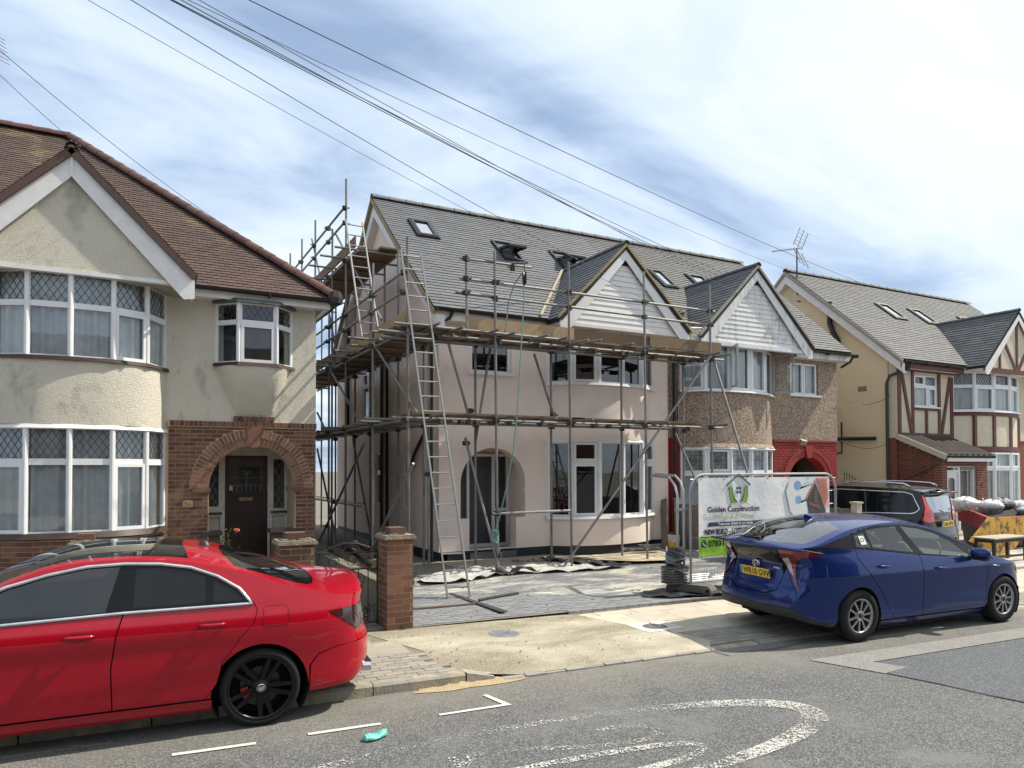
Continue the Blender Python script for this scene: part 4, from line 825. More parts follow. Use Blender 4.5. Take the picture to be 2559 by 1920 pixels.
for i in range(5):
    A, B = BB[i], BB[i+1]
    window(H3, A, B, 1.0, 2.58, [(.05, .95, 0, .60, 'c'), (.05, .95, .64, 1, 'qs' if i in (1,) else 'q')], fr=.075, curt=1)
    window(H3, A, B, 4.05, 5.18, [(.05, .95, 0, 1, 's' if i not in (1, 4) else '')], fr=.075, curt=1 if i != 4 else None, back=True)
for p in BB[1:5]:
    for z0, z1 in ((1.0, 2.58), (4.05, 5.18)): MB().lathe([(.05, z0), (.05, z1)], 8, Mx.Translation((p[0], p[1]+.01, 0))).build('mullion_post', WHITE, H3)
band(H3, 'window_head', BB, 5.18, 5.27, PEBBLE, .0, .0, curve=False, th=.3)
def casement(Hh, hinge, ang, w, z0, z1, mat=None):
    a = V((cos(ang), sin(ang), 0)); nn = V((a.y, -a.x, 0)); o = V((hinge[0], hinge[1], z0)); h = z1-z0
    s = slab(MB(), rect(0, w, 0, h), [rect(.05, w-.05, .05, h-.05)], o, a, (0, 0, 1), .045).build('open_casement', mat or WHITE, Hh); q = o-nn*.02
    g = MB(); g.add([q+a*x+V((0, 0, z)) for x, z in ((.05, .05), (w-.05, .05), (w-.05, h-.05), (.05, h-.05))], [(0, 1, 2, 3)]); g.build('pane', GLASS, s)
casement(H3, (15.24, 13.70), radians(-62), .55, 4.1, 5.13, ALUD); casement(H3, (13.18, 13.17), radians(-118), .5, 4.1, 5.13, ALUD)
window(H3, (15.98, FY+.06), (17.10, FY+.06), 4.14, 5.02, [(.02, .49, 0, 1, 's'), (.51, .98, 0, 1, 's')], fr=.05, curt=1); MB().box(15.93, 17.2, FY-.06, FY+.1, 4.08, 4.135).build('sill', WHITE, H3)
tile_roof(H3, (0, 13.42, ZE-.02), (1, 0, 0), (0, 1, KM), [(11.72, 0), (18.1, 0), (18.25, T2), (11.72, T2)], .3, .135, .018, SLATE2, UNDER, lim=120)
mb = MB(); mb.prism([(11.72, 0), (18.1, 0), (18.25, T2), (11.72, T2)], (0, .05, -.06), org=(0, 21.9, ZE-.02), ax=(1, 0, 0), ay=V((0, -1, KM)).normalized()); mb.build('rear_roof', SLATE2, H3)
ridge(H3, [(11.72, 17.65, ZR+.04), (18.22, 17.65, ZR+.04)], .11, M('grey_ridge_tile', (.17, .168, .165)), seg=.45)
MB().prism([(14.0, .2), (22, .2), (22, 5.35), (17.65, 9.0), (14.0, 5.6)], (.2, 0, 0), org=(17.66, 0, 0), ax=(0, 1, 0), ay=(0, 0, 1)).build('side_wall', PEBBLE, H3)
gable_front(H3, 13.88, 7.14, 5.20, 12.0, 15.88, 12.95, DWHITE, DWHITE, MORTG, n=13)
gable_roof(H3, 13.88, 7.14, 5.25, 12.0, 15.88, 12.95, KM, ZE, SLATE2, limL=120, vm=MORTG)
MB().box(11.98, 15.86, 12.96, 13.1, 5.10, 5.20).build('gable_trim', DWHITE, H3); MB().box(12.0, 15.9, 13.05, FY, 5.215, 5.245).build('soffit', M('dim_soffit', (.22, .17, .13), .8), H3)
MB().box(15.9, 18.1, 13.45, 13.48, 5.12, 5.32).build('fascia', DWHITE, H3); MB().box(15.9, 18.05, 13.48, FY, 5.12, 5.15).build('soffit', DWHITE, H3); gutter(H3, (15.9, 13.37, 5.32), (18.25, 13.37, 5.31))
MB().path([(18.1, 13.37, 5.26), (18.08, 13.45, 5.12), (17.98, 13.68, 4.98)], .036, 8).path([(11.78, 13.66, 5.0), (11.78, 13.66, .2)], .04, 8).path([(11.92, 13.7, 5.0), (11.92, 13.7, .2)], .015, 6).build('downpipe', BLACKP, H3)
skylight(H3, 12.98, 13.5, 15.42, 16.22, ZE, KM, gl=LG); skylight(H3, 14.45, 15.15, 15.55, 16.3, ZE, KM, gl=LG)
wr = MB()
for i in range(12): x = 11.75+.06*i; wr.path([(x, 13.9+.02*i, 5.85+.3*(i % 3)*.3), (x+.02, 13.85, 6.02+.1*(i % 4)*.3), (x+.04, 13.8, 5.9)], .012, 4)
wr.build('valley_wires', BLACKM, H3)
mb = MB(); mb.prism([(11.66, 5.12), (12.05, 5.12), (12.1, 5.42), (11.66, 5.45)], (0, .1, 0), org=(0, 12.96, 0)); mb.build('valley_flashing', M('crumpled_flashing', (.42, .40, .35), .7, bump=(14, 1, .05)), H3)
for p in ([(11.5, 13.1, 5.52), (11.75, 13.0, 5.44), (12.1, 13.0, 5.46)],): MB().path(p, .03, 5).build('flashing_roll', BLACKP, H3)
mb = MB().box(-.09, .09, -.05, .05, -.06, .07, Mx.Translation((16.22, 13.55, 2.80)) @ Mx.Rotation(.5, 4, 'X') @ Mx.Rotation(-.3, 4, 'Z')); mb.bar((16.22, 13.72, 2.78), (16.22, 13.58, 2.80), .03, .03); tag(mb.build('floodlight', M('grey_metal_lamp', (.30, .30, .28), .5, metal=.4)), 'small grey floodlight over the red painted arch', 'lamp')
# ================================================================= yellow house
H4 = thing('semi_detached_house', 'yellow rendered house with red brown half timbering and brick porch', 'house', (20.6, FY, .1))
YB = [(23.45, 13.75), (24.0, 13.35), (24.8, 13.2), (25.75, 13.2), (26.6, 13.4), (27.3, 13.75)]
slab(MB(), rect(20.6, 31.5, 3.02, 5.35), [rect(21.45, 22.68, 4.02, 5.0), rect(23.6, 27.1, 3.95, 5.2)], (0, FY, 0), (1, 0, 0), (0, 0, 1), .25).build('upper_wall', CREAM2, H4)
slab(MB(), rect(20.6, 31.5, .1, 3.02), [rect(23.6, 27.1, .9, 2.6)], (0, FY+.02, 0), (1, 0, 0), (0, 0, 1), .25).build('ground_wall', M('brick_red_wall', (.22, .075, .05), .9), H4)
gp = [(-22, .1), (-FY-.275, .1), (-FY-.275, 5.60), (-17.75, 8.93), (-22, 5.35)]
slab(MB(), gp, [], (20.6, 0, 0), (0, -1, 0), (0, 0, 1), .25).build('side_wall', YEL, H4)
T4 = (17.7-13.42)*SLm
tile_roof(H4, (0, 13.42, ZE-.02), (1, 0, 0), (0, 1, KM), [(20.38, 0), (31.5, 0), (31.5, T4), (20.38, T4)], .3, .135, .018, SLATE2, UNDER, lim=0)
mb = MB(); mb.prism([(20.38, 0), (31.5, 0), (31.5, T4), (20.38, T4)], (0, .05, -.06), org=(0, 21.98, ZE-.02), ax=(1, 0, 0), ay=V((0, -1, KM)).normalized()); mb.build('rear_roof', SLATE2, H4)
ridge(H4, [(20.38, 17.7, ZR+.08), (31.5, 17.7, ZR+.08)], .11, M('grey_ridge_tile', (.17, .168, .165)), seg=.45)
for (ya, yb_) in ((13.38, 17.72), (22.0, 17.72)):
    za, zb2 = ZE-.06, ZR+.04
    for nm, x0, x1, a_, b_, mt in (('verge', 20.34, 20.42, .0, .12, MORTG), ('verge_board', 20.40, 20.46, .10, .42, WHITEP)):
        mb = MB(); mb.add([V((x, y, z)) for x in (x0, x1) for y, z in ((ya, za-a_), (yb_, zb2-a_), (yb_, zb2-b_), (ya, za-b_+.02))], [(0, 1, 2, 3), (7, 6, 5, 4), (3, 2, 6, 7), (0, 4, 5, 1), (0, 3, 7, 4)]); mb.build(nm, mt, H4)
    mb = MB(); mb.add([V((x, y, z)) for x in (20.46, 20.62) for y, z in ((ya, za-.38), (yb_, zb2-.40))], [(0, 1, 3, 2)]); mb.build('verge_soffit', WHITEP, H4)
MB().box(20.4, 23.6, 13.44, 13.47, 5.12, 5.32).build('fascia', TIMB, H4); MB().box(20.6, 23.5, 13.47, FY, 5.14, 5.17).build('soffit', WHITEP, H4); gutter(H4, (20.42, 13.36, 5.33), (23.7, 13.36, 5.32))
MB().path([(20.75, 13.36, 5.26), (20.7, 13.4, 5.1), (20.5, 13.9, 4.92), (20.5, 14.0, 4.7), (20.5, 14.0, .2)], .045, 8).build('downpipe', M('grey_brown_pipe', (.04, .042, .045), .5), H4)
MB().path([(20.5, 16.0, 7.62), (20.5, 16.0, 6.9), (20.46, 15.85, 6.6), (20.5, 15.7, 6.3), (20.5, 15.7, 6.0)], .085, 8).path([(20.5, 14.4, 3.02), (20.5, 18.5, 3.12)], .06, 8).path([(20.5, 15.6, 3.6), (20.5, 15.6, 2.6), (20.5, 17.8, 2.4)], .03, 8).path([(20.5, 16.4, 3.0), (20.5, 16.4, 2.6)], .05, 8).build('soil_pipe', BLACKP, H4)
MB().box(20.585, 20.6, 14.75, 15.05, 4.55, 4.7).build('air_brick', M('terracotta_vent', (.25, .19, .11), .9, bump=(60, 1)), H4)
# timbering
tb = [((20.72, 5.3), (20.72, 3.1), .16), ((21.38, 5.3), (21.38, 3.1), .12), ((22.74, 5.3), (22.74, 3.1), .13), ((23.40, 5.0), (23.40, 3.1), .14), ((20.85, 5.0), (21.30, 3.2), .12), ((23.32, 5.0), (22.85, 3.2), .12), ((20.65, 3.1), (23.45, 3.1), .16), ((21.44, 3.95), (22.7, 3.95), .10), ((22.06, 3.9), (22.06, 3.15), .10), ((20.65, 5.16), (23.5, 5.16), .14)]
for k, (a, b, w_2) in enumerate(tb): MB().bar((a[0], FY-.012-.002*k, a[1]), (b[0], FY-.012-.002*k, b[1]), .03, w_2, (1, 0, 0) if abs(a[0]-b[0]) < .01 else (0, 0, 1)).build('timber', TIMB, H4)
window(H4, (21.45, FY+.03), (22.68, FY+.03), 4.02, 5.0, [(.03, .60, 0, .63, ''), (.62, .97, 0, .63, 's'), (.03, .48, .66, 1, 'sd'), (.5, .97, .66, 1, 'd')], fr=.07, curt=1); MB().box(21.4, 22.74, FY-.08, FY+.1, 3.97, 4.015).build('sill', WHITE, H4)
band(H4, 'bay_wall', YB, 2.72, 3.86, CREAM2, curve=False); band(H4, 'bay_wall', YB, .1, .95, M('brick_red_wall', (.22, .075, .05)), curve=False)
for z0, z1, o in ((3.78, 3.9, .03), (2.62, 2.78, .03)): band(H4, 'timber_rail', YB, z0, z1, TIMB, o, o, curve=False)
for i in range(6):
    p = bayline(YB, .02)[i]; MB().box(p[0]-.07, p[0]+.07, p[1]-.01, p[1]+.05, 2.78, 3.78).build('timber', TIMB, H4)
for i in range(5):
    A, B = YB[i], YB[i+1]; m2 = ((A[0]+B[0])/2, (A[1]+B[1])/2)
    window(H4, A, B, 3.95, 5.18, [(.04, .96, 0, .62, 's' if i == 1 else ''), (.04, .96, .65, 1, 'ds' if i > 1 else 'd')], fr=.07, curt=1); window(H4, A, B, .95, 2.60, [(.04, .96, 0, .66, ''), (.04, .96, .69, 1, 's' if i > 0 else 'd')], fr=.07, curt=2)
for p in YB[1:5]:
    for z0, z1 in ((.95, 2.60), (3.95, 5.18)): MB().lathe([(.05, z0), (.05, z1)], 8, Mx.Translation((p[0], p[1]+.01, 0))).build('mullion_post', WHITE, H4)
band(H4, 'sill', YB, 3.90, 3.95, WHITE, .08, .07, curve=False, th=.4); band(H4, 'window_head', YB, 5.18, 5.28, WHITEP, 0, 0, curve=False, th=.3)
gx4 = 25.72
MB().prism([(23.9, 5.2), (27.6, 5.2), (gx4, 7.0)], (0, .1, 0), org=(0, 12.96, 0)).build('gable_wall', CREAM2, H4)
for a, b, w_2 in (((gx4, 7.0), (gx4, 5.2), .11), ((gx4-1.0, 6.05), (gx4-1.0, 5.2), .10), ((gx4-.75, 6.2), (gx4-.05, 5.25), .11), ((gx4+.75, 6.2), (gx4+.05, 5.25), .11), ((23.9, 5.22), (27.5, 5.22), .15)): MB().bar((a[0], 12.95-.003*len(H4.children) % .01, a[1]), (b[0], 12.95, b[1]), .03, w_2, (1, 0, 0) if a[0] == b[0] else (0, 0, 1)).build('timber', TIMB, H4)
barge(H4, (gx4, 7.2), (23.78, 5.3), .26, 12.9, .03, WHITEP); barge(H4, (gx4, 7.2), (27.66, 5.3), .26, 12.9, .03, WHITEP)
gable_roof(H4, gx4, 7.2, 5.30, 23.75, 27.7, 12.92, KM, ZE, SLATE2, limL=0)
MB().box(23.8, 27.6, 12.98, FY, 5.27, 5.30).build('soffit', WHITEP, H4)
for x0 in (23.35, 25.2): skylight(H4, x0, x0+.72, 15.6, 16.42, ZE, KM, gl=LG)
skylight(H4, 28.3, 29.0, 15.7, 16.42, ZE, KM, gl=LG)
# porch
PY = 12.45
pw = slab(MB(), rect(20.68, 23.0, .1, 2.36), [rect(20.95, 22.42, .15, 2.16)], (0, PY+.009, 0), (1, 0, 0), (0, 0, 1), .2).build('porch_wall', MORT, H4)
MB().prism([(PY+.23, .1), (FY, .1), (FY, 2.95), (PY+.23, 2.42), ], (.2, 0, 0), org=(20.70, 0, 0), ax=(0, 1, 0), ay=(0, 0, 1)).prism([(PY+.03, .1), (PY+.23, .1), (PY+.23, 2.42), (PY+.03, 2.36)], (.02, 0, 0), org=(20.69, 0, 0), ax=(0, 1, 0), ay=(0, 0, 1)).build('porch_side', MORT, pw)
BRR = M('red_porch_brick', (.20, .07, .045), .9, col2=(.13, .05, .035), var=(4, 1), rnd=.2, bump=(60, .4))
pc = Pieces('brick', brick_mb(), BRR, 'bricks_far', 200); brick_face(pc, (20.68, PY, 0), (1, 0, 0), 0, 2.3, .12, 2.32, cuts=lambda z: [(0, .27), (1.74, 2.32)] if z < 2.16 else [(0, 2.32)])
brick_face(pc, (20.67, FY, 0), (0, -1, 0), 0, 1.3, .12, 2.98, cuts=lambda z: [(0, min(1.3, 1.3-(z-2.38)/.41))] if z > 2.38 else [(0, 1.3)]); pc.build(pw)
fr_ = slab(MB(), rect(20.95, 22.42, .15, 2.16), [rect(21.02, 21.62, .2, 1.98), rect(21.70, 22.35, .2, 2.02), rect(21.05, 21.6, 2.03, 2.10)], (0, PY+.07, 0), (1, 0, 0), (0, 0, 1), .08).build('door_frame', WHITE, H4)
def updoor(x0, x1, y, z0, z1, ang=0):
    W = x1-x0; pan = [(W*.22, (z1-z0)*.42), (W*.78, (z1-z0)*.42)]+arc(W/2, (z1-z0)*.86, W*.28, 0, 180, 8, ry=.07); a = V((cos(ang), sin(ang), 0))
    d = slab(MB(), rect(0, W, 0, z1-z0), [pan], (x0, y, z0), a, (0, 0, 1), .05).build('porch_door', WHITE, H4)
    g = MB(); nn = V((a.y, -a.x, 0)); g.add([V((x0, y, z0))+a*p[0]+V((0, 0, p[1]))-nn*.03 for p in pan], [tuple(range(len(pan)))]); g.build('pane', DGLASS, d); return d
updoor(21.02, 21.62, PY+.10, .2, 1.98); updoor(21.74, 22.34, PY+.45, .2, 2.0, radians(8))
MB().box(21.7, 22.35, PY+.06, PY+.075, 2.03, 2.12).build('vent_strip', M('green_grey_vent', (.12, .16, .14), .5), H4)
MB().box(21.0, 22.4, PY+.75, PY+.8, .2, 2.1).build('porch_inside', ROOM, H4)
MB().box(20.72, 23.05, PY-.16, PY-.13, 2.28, 2.46).build('fascia', WHITEP, H4)
# pantiles: rolls
pc = Pieces('pantile', MB().add([(0, 0, 0), (.06, 0, .035), (.12, 0, .05), (.18, 0, .035), (.22, 0, .0), (.285, 0, .005), (0, .33, 0), (.06, .33, .035), (.12, .33, .05), (.18, .33, .035), (.22, .33, 0), (.285, .33, .005)], [(i, i+1, i+7, i+6) for i in range(5)]), PANTILE, 'pantiles_far')
vy = V((0, FY-PY+.2, .66)).normalized(); nz = V((1, 0, 0)).cross(vy)
for j in range(5):
    for i in range(9): pc.put(frame_m(V((20.6+.285*i, PY-.2, 2.44))+vy*.30*j+nz*(.012+.0*j), (1, 0, 0), (vy+nz*-.03).normalized(), nz))
pr = MB(); pr.prism([(0, 0), (2.55, 0), (2.55, 1.62), (0, 1.62)], -nz*.05, org=(20.58, PY-.2, 2.43), ax=(1, 0, 0), ay=vy); prf = pr.build('porch_roof', UNDER, H4); pc.build(prf)
MB().bar(V((20.56, PY-.2, 2.40)), V((20.56, FY-.02, 3.06)), .03, .16).build('verge_board', CREAMP, H4)
MB().path([(20.62, PY-.1, 2.34), (20.62, PY+.3, 2.12), (20.52, 13.9, 1.6)], .035, 8).build('porch_pipe', M('brown_pipe', (.10, .055, .045), .5), H4)
text('8', .22, (22.62, PY-.002, 1.5), (1, 0, 0), (0, 0, 1), BLACKM, 'house_number', H4, bold=.01)
MB().lathe([(0, .03), (.035, .02), (.04, 0)], 10, Mx.Translation((22.7, PY, 1.15)) @ Mx.Rotation(radians(90), 4, 'X')).build('doorbell', WHITE, H4)
MB().box(26.95, 27.13, 13.3, 13.38, 2.85, 3.15).build('alarm_box', M('old_alarm_box', (.50, .48, .38), .5), H4)
# opposite side of the road, behind the camera: plain houses seen only in reflections
for k, x in enumerate((-24, -12, 0, 12)):
    h = thing('terraced_house', ['brick house across the road, leftmost of four', 'brick house across the road, second from the left', 'brick house across the road, third from the left', 'brick house across the road, rightmost of four'][k], 'house', (x, -12, 0), group='houses across the road')
    slab(MB(), rect(-(x+11.5), -x, 0, 5.3), [rect(-(x+9.5), -(x+7), 1, 2.6), rect(-(x+4.5), -(x+2), 1, 2.6), rect(-(x+9.5), -(x+7), 3.7, 5), rect(-(x+4.5), -(x+2), 3.7, 5), rect(-(x+6.2), -(x+5.2), .1, 2.2)], (0, -12, 0), (-1, 0, 0), (0, 0, 1), .2).build('wall', OLDB, h)
    MB().box(x+.3, x+11.2, -12.9, -12.7, 0, 5.2).build('dark_inside', ROOM, h)
    mb = MB(); mb.prism([(-11.6, 5.3), (-20.4, 5.3), (-16, 9)], (11.9, 0, 0), org=(x-.2, 0, 0), ax=(0, 1, 0), ay=(0, 0, 1)); mb.build('roof', CLAY, h)
# ================================================================= scaffolding
STEEL = M('galvanised_steel', (.29, .285, .27), .48, metal=.6, col2=(.15, .145, .14), var=(3, 1.2), bump=(40, .3, .003), stain=(5, .56, .75, (.10, .08, .07), .3), rnd=.15)
STEELD = M('old_steel', (.17, .165, .16), .55, metal=.6, col2=(.10, .095, .09), var=(4, 1.2), bump=(50, .5, .004))
BOARD = M('scaffold_board', (.25, .165, .095), .9, col2=(.15, .10, .065), var=(2, 1.2), bump=(40, .6, .004), rnd=.22, stain=(2.5, .5, .72, (.12, .10, .085), 1))
PINE = M('pale_pine_board', (.42, .30, .17), .85, col2=(.30, .21, .12), var=(3, 1.2), bump=(30, .4, .003), rnd=.12, stain=(3, .55, .75, (.25, .18, .11)))
SC = thing('scaffolding', 'steel tube scaffolding with timber board decks round the pink house', 'scaffolding', (4.25, 11.9, .13))
TR = .0255
def tubep(name, a, b, r=TR, mat=None):
    m = MB(); a, b = V(a), V(b); m.tube(a, b, r, 10); d = (b-a).normalized()
    return m.build(name, mat or STEEL, SC, smooth='auto')
cpl_me = MB(); cpl_me.box(-.042, .042, -.036, .036, -.035, .035).tube((.03, 0, -.02), (.085, 0, .0), .011, 6).tube((-.02, .03, 0), (-.03, .08, .015), .011, 6); cme = None
def coup(p):
    global cme
    if cme is None:
        cme = bpy.data.meshes.new('coupler'); cme.from_pydata([tuple(q) for q in cpl_me.v], [], cpl_me.f); cme.materials.append(M('rusty_coupler', (.09, .075, .06), .7, metal=.5, col2=(.05, .04, .035), var=(20, 1)))
    o = bpy.data.objects.new('coupler', cme); link(o, SC); o.matrix_local = Mx.Translation(V(p)-base(SC)) @ Mx.Rotation(U(0, 6.3), 4, 'Z') @ Mx.Scale(1.25, 4)
OX = [6.0, 7.63, 9.5, 11.33]; topz = [6.17, 6.18, 6.23, 6.17]
for x, t in zip(OX, topz): tubep('pole', (x+.02, 11.9, gz(11.9)), (x-.03, 11.9, t))
for x in (5.98, 7.72, 9.53, 11.3): tubep('pole', (x, 12.78, gz(12.8)+.02), (x, 12.78, 4.60))
tubep('pole', (5.42, 11.93, 4.55), (5.40, 11.93, 6.02)); tubep('pole', (4.34, 12.05, .15), (4.25, 11.88, 6.17))
tubep('guard_rail', (5.28, 11.95, 5.96), (6.78, 11.95, 5.98)); tubep('guard_rail', (5.28, 11.95, 5.59), (11.5, 11.95, 5.60)); tubep('guard_rail', (5.20, 11.95, 5.33), (11.46, 11.95, 5.28))
tubep('gin_wheel_arm', (6.4, 12.1, 6.05), (6.32, 11.3, 5.84))
for z in (4.53, 4.56): pass
tubep('ledger', (3.75, 11.95, 4.50), (11.75, 11.95, 4.53)); tubep('ledger', (4.1, 12.73, 4.53), (11.6, 12.73, 4.55)); tubep('ledger', (4.0, 11.85, 4.63), (7.4, 11.85, 4.62)); tubep('ledger', (3.9, 12.3, 4.46), (7.9, 12.35, 4.50))
tubep('ledger', (4.0, 11.95, 3.0), (11.7, 11.95, 3.0)); tubep('ledger', (4.6, 12.73, 2.97), (10.9, 12.73, 3.0)); tubep('ledger', (4.9, 12.3, 2.95), (8.5, 12.3, 2.96))
for x in (4.6, 5.1, 5.75, 6.15, 6.8, 7.25, 7.75, 7.95, 8.75, 9.3, 9.62, 10.4, 11.1, 11.45): tubep('transom', (x, 11.45-U(0, .2), 4.575), (x+U(-.1, .05), 12.95, 4.585))
for x in (4.75, 6.1, 7.05, 7.8, 8.9, 9.75, 11.4): tubep('transom', (x, 11.5-U(0, .15), 3.045), (x-.06, 12.95, 3.045))
def boards(x0, x1, ys, z, n, along='x', name='board', mat=None, w=.225):
    for k in range(n):
        a, b = (x0+U(-.15, .1), x1+U(-.1, .15)); y = ys+k*(w+.012); m = MB(); zz_ = z+U(0, .006)
        if along == 'x': m.box(a, b, y, y+w, zz_, zz_+.038)
        else: m.box(y, y+w, a, b, zz_, zz_+.038)
        m.build(name, mat or BOARD, SC)
boards(4.1, 7.9, 11.98, 4.61, 4); boards(7.7, 11.6, 11.98, 4.63, 4); boards(4.4, 8.1, 12.0, 3.08, 3); boards(7.7, 11.1, 12.0, 3.075, 3)
MB().box(5.46, 7.78, 11.985, 12.02, 4.66, 4.90).build('toe_board', PINE, SC); MB().box(7.6, 9.9, 12.03, 12.065, 4.67, 4.90).build('toe_board', BOARD, SC); MB().box(9.7, 11.72, 11.985, 12.02, 4.69, 4.92).build('toe_board', BOARD, SC)
for a, b in (((5.2, 12.3, 4.45), (5.65, 12.3, 3.0)), ((6.3, 12.76, 4.5), (5.98, 12.76, 2.68)), ((7.1, 12.4, 4.4), (7.62, 12.4, 3.0)), ((5.68, 12.6, 2.7), (6.03, 11.8, .14)), ((7.37, 11.82, .15), (11.35, 11.85, 4.66)), ((11.33, 11.8, 4.45), (11.32, 10.15, .12)), ((10.9, 12.6, 2.9), (11.55, 11.6, .15))): tubep('brace', a, b)
tubep('ledger', (5.9, 11.87, 1.27), (7.6, 11.87, 1.28))
for x in OX:
    for z in (3.0, 4.52, 5.28, 5.59): coup((x, 11.92, z))
for x in (5.98, 7.72, 9.53, 11.3):
    for z in (2.97, 4.54): coup((x, 12.76, z))
for x in (5.40,):
    for z in (5.33, 5.59, 5.96, 4.62): coup((x, 11.93, z))
for p in ((5.65, 12.32, 3.2), (7.6, 12.5, 3.2), (5.75, 12.72, 2.6), (6.05, 11.9, .5), (7.7, 11.86, .55), (9.5, 11.86, 2.5), (11.3, 11.86, 4.5), (6.35, 11.9, 5.9), (6.0, 11.9, 1.27)): coup(p)
for _ in range(22): coup((U(4.5, 11.5), 11.95, 4.48))
for _ in range(12): coup((U(4.8, 11), 11.95, 2.96))
# side run
SX, IX = 4.25, 5.12
SY = [13.9, 15.95, 17.5, 19.02, 20.7, 22.4]; stop = [6.22, 8.67, 6.6, 8.68, 8.66, 8.71]
for y, t in zip(SY, stop): tubep('pole', (SX, y, gz(13.5)), (SX, y, t))
tubep('pole', (SX, 17.2, .2), (SX, 17.2, 7.9))
for y, t in ((13.35, 4.6), (14.9, 6.9), (15.85, 7.0), (16.95, 6.95), (18.3, 6.9), (20.3, 6.85), (22.0, 6.8)): tubep('pole', (IX, y, gz(13.5)), (IX, y, t))
for x, z, y0, y1 in ((SX-.05, 5.57, 11.8, 17.2), (SX-.05, 5.22, 11.75, 17.3), (SX-.05, 5.57, 16.8, 22.6), (SX-.05, 5.22, 16.9, 22.6), (SX-.05, 8.0, 15.75, 22.8), (SX-.05, 7.66, 15.8, 22.8)): tubep('guard_rail', (x, y0, z), (x, y1, z))
for x in (SX, IX):
    for z in (4.52, 2.96): tubep('ledger', (x, 11.85, z), (x, 17.3, z)); tubep('ledger', (x, 16.9, z+.06), (x, 22.6, z+.03))
    tubep('ledger', (x, 15.0, 6.78), (x, 22.6, 6.78))
tubep('ledger', (SX, 14.6, 1.33), (SX, 22.6, 1.33)); tubep('ledger', (IX, 17.5, 1.25), (IX, 22.6, 1.25))
for y in (12.5, 13.3, 14.1, 14.9, 15.7, 16.5, 17.3, 18.2, 19.1, 20, 21, 22): tubep('transom', (3.78+U(-.2, .1), y, 4.58), (5.38, y+.03, 4.58)); tubep('transom', (3.85+U(-.15, .15), y+.2, 3.02), (5.36, y+.2, 3.02))
for y in (15.15, 15.9, 16.8, 17.9, 19.0, 20.2, 21.5): tubep('transom', (3.6+U(-.1, .2), y, 6.84), (5.45, y, 6.84))
boards(11.9, 15.9, 4.3, 4.61, 4, 'y'); boards(15.8, 19.7, 4.3, 4.615, 4, 'y'); boards(19.6, 22.6, 4.3, 4.61, 4, 'y'); boards(12.1, 15.9, 4.32, 3.05, 3, 'y'); boards(15.9, 22.5, 4.32, 3.05, 3, 'y')
boards(15.25, 19.2, 4.3, 6.87, 4, 'y'); boards(19.1, 22.5, 4.3, 6.875, 4, 'y')
for a, b, z, h in ((11.95, 13.9, 4.66, .23), (13.8, 16.9, 4.66, .22), (16.8, 22, 4.66, .22), (15.2, 19.1, 6.92, .23), (19, 22.5, 6.92, .23)): MB().box(4.235, 4.27, a, b, z, z+h).build('toe_board', PINE if z < 5 and a < 16 else BOARD, SC)
MB().box(4.75, 5.2, 15.0, 15.9, 6.915, 6.95).build('board', BOARD, SC)
for a, b in (((SX, 13.82, 4.58), (SX+.1, 11.67, 3.07)), ((SX, 17.74, 4.72), (SX, 14.85, 3.1)), ((SX, 18.74, 3.57), (SX, 17.64, 2.95)), ((SX+.1, 11.85, 2.2), (4.1, 14.01, .15)), ((SX, 18.73, 2.63), (SX, 16.5, .15)), ((SX, 14.49, 2.64), (SX, 18.7, .13)), ((SX, 17.7, 6.2), (SX, 16.9, 5.0)), ((SX, 19.43, 8.3), (SX, 18.1, 6.6)), ((SX, 16.89, 7.7), (SX+.3, 14.3, 5.2)), ((IX, 18.5, 2.9), (IX, 16.7, .2))): tubep('brace', a, b)
for y in SY+[12.0]:
    for z in ((4.55, 3.0, 5.22, 5.57) if y < 18 else (4.55, 3.0))+((8.0, 7.66, 6.8) if y in SY[1:] else ()): coup((SX-.03, y, z))
for y in (13.35, 14.9, 16.95, 18.3, 20.3):
    for z in (4.5, 2.95): coup((IX, y, z))
for p in ((SX, 14.0, .5), (SX, 16.9, 1.33), (SX, 17.7, .7), (5.05, 12.9, 2.0)): coup(p)
tubep('pole', (5.05, 12.9, .2), (5.05, 12.9, 4.6))
# ladders
def ladder(label, bl, br, tl, tr, n):
    bl, br, tl, tr = map(V, (bl, br, tl, tr)); o = thing('ladder', label, 'ladder', tuple((bl+br)/2), group='aluminium ladders on the scaffolding'); AL = M('ladder_aluminium', (.33, .32, .30), .4, metal=.8, col2=(.34, .33, .31), var=(5, 1))
    for a, b in ((bl, tl), (br, tr)): MB().bar(a, b, .024, .048, (br-bl).cross(tl-bl)).build('stile', AL, o)
    rm = MB()
    for k in range(n):
        t = (k+.6)/n; MB().tube(bl.lerp(tl, t), br.lerp(tr, t), .014, 8).build('rung', AL, o)
ladder('long aluminium ladder from the driveway up to the front scaffold deck', (4.26, 10.11, .14), (4.60, 10.04, .14), (4.10, 11.78, 5.90), (4.46, 11.78, 5.90), 23)
ladder('upper ladder from the side deck to the tower platform', (4.05, 13.95, 4.66), (4.41, 13.95, 4.66), (4.03, 15.15, 7.45), (4.39, 15.15, 7.45), 11)
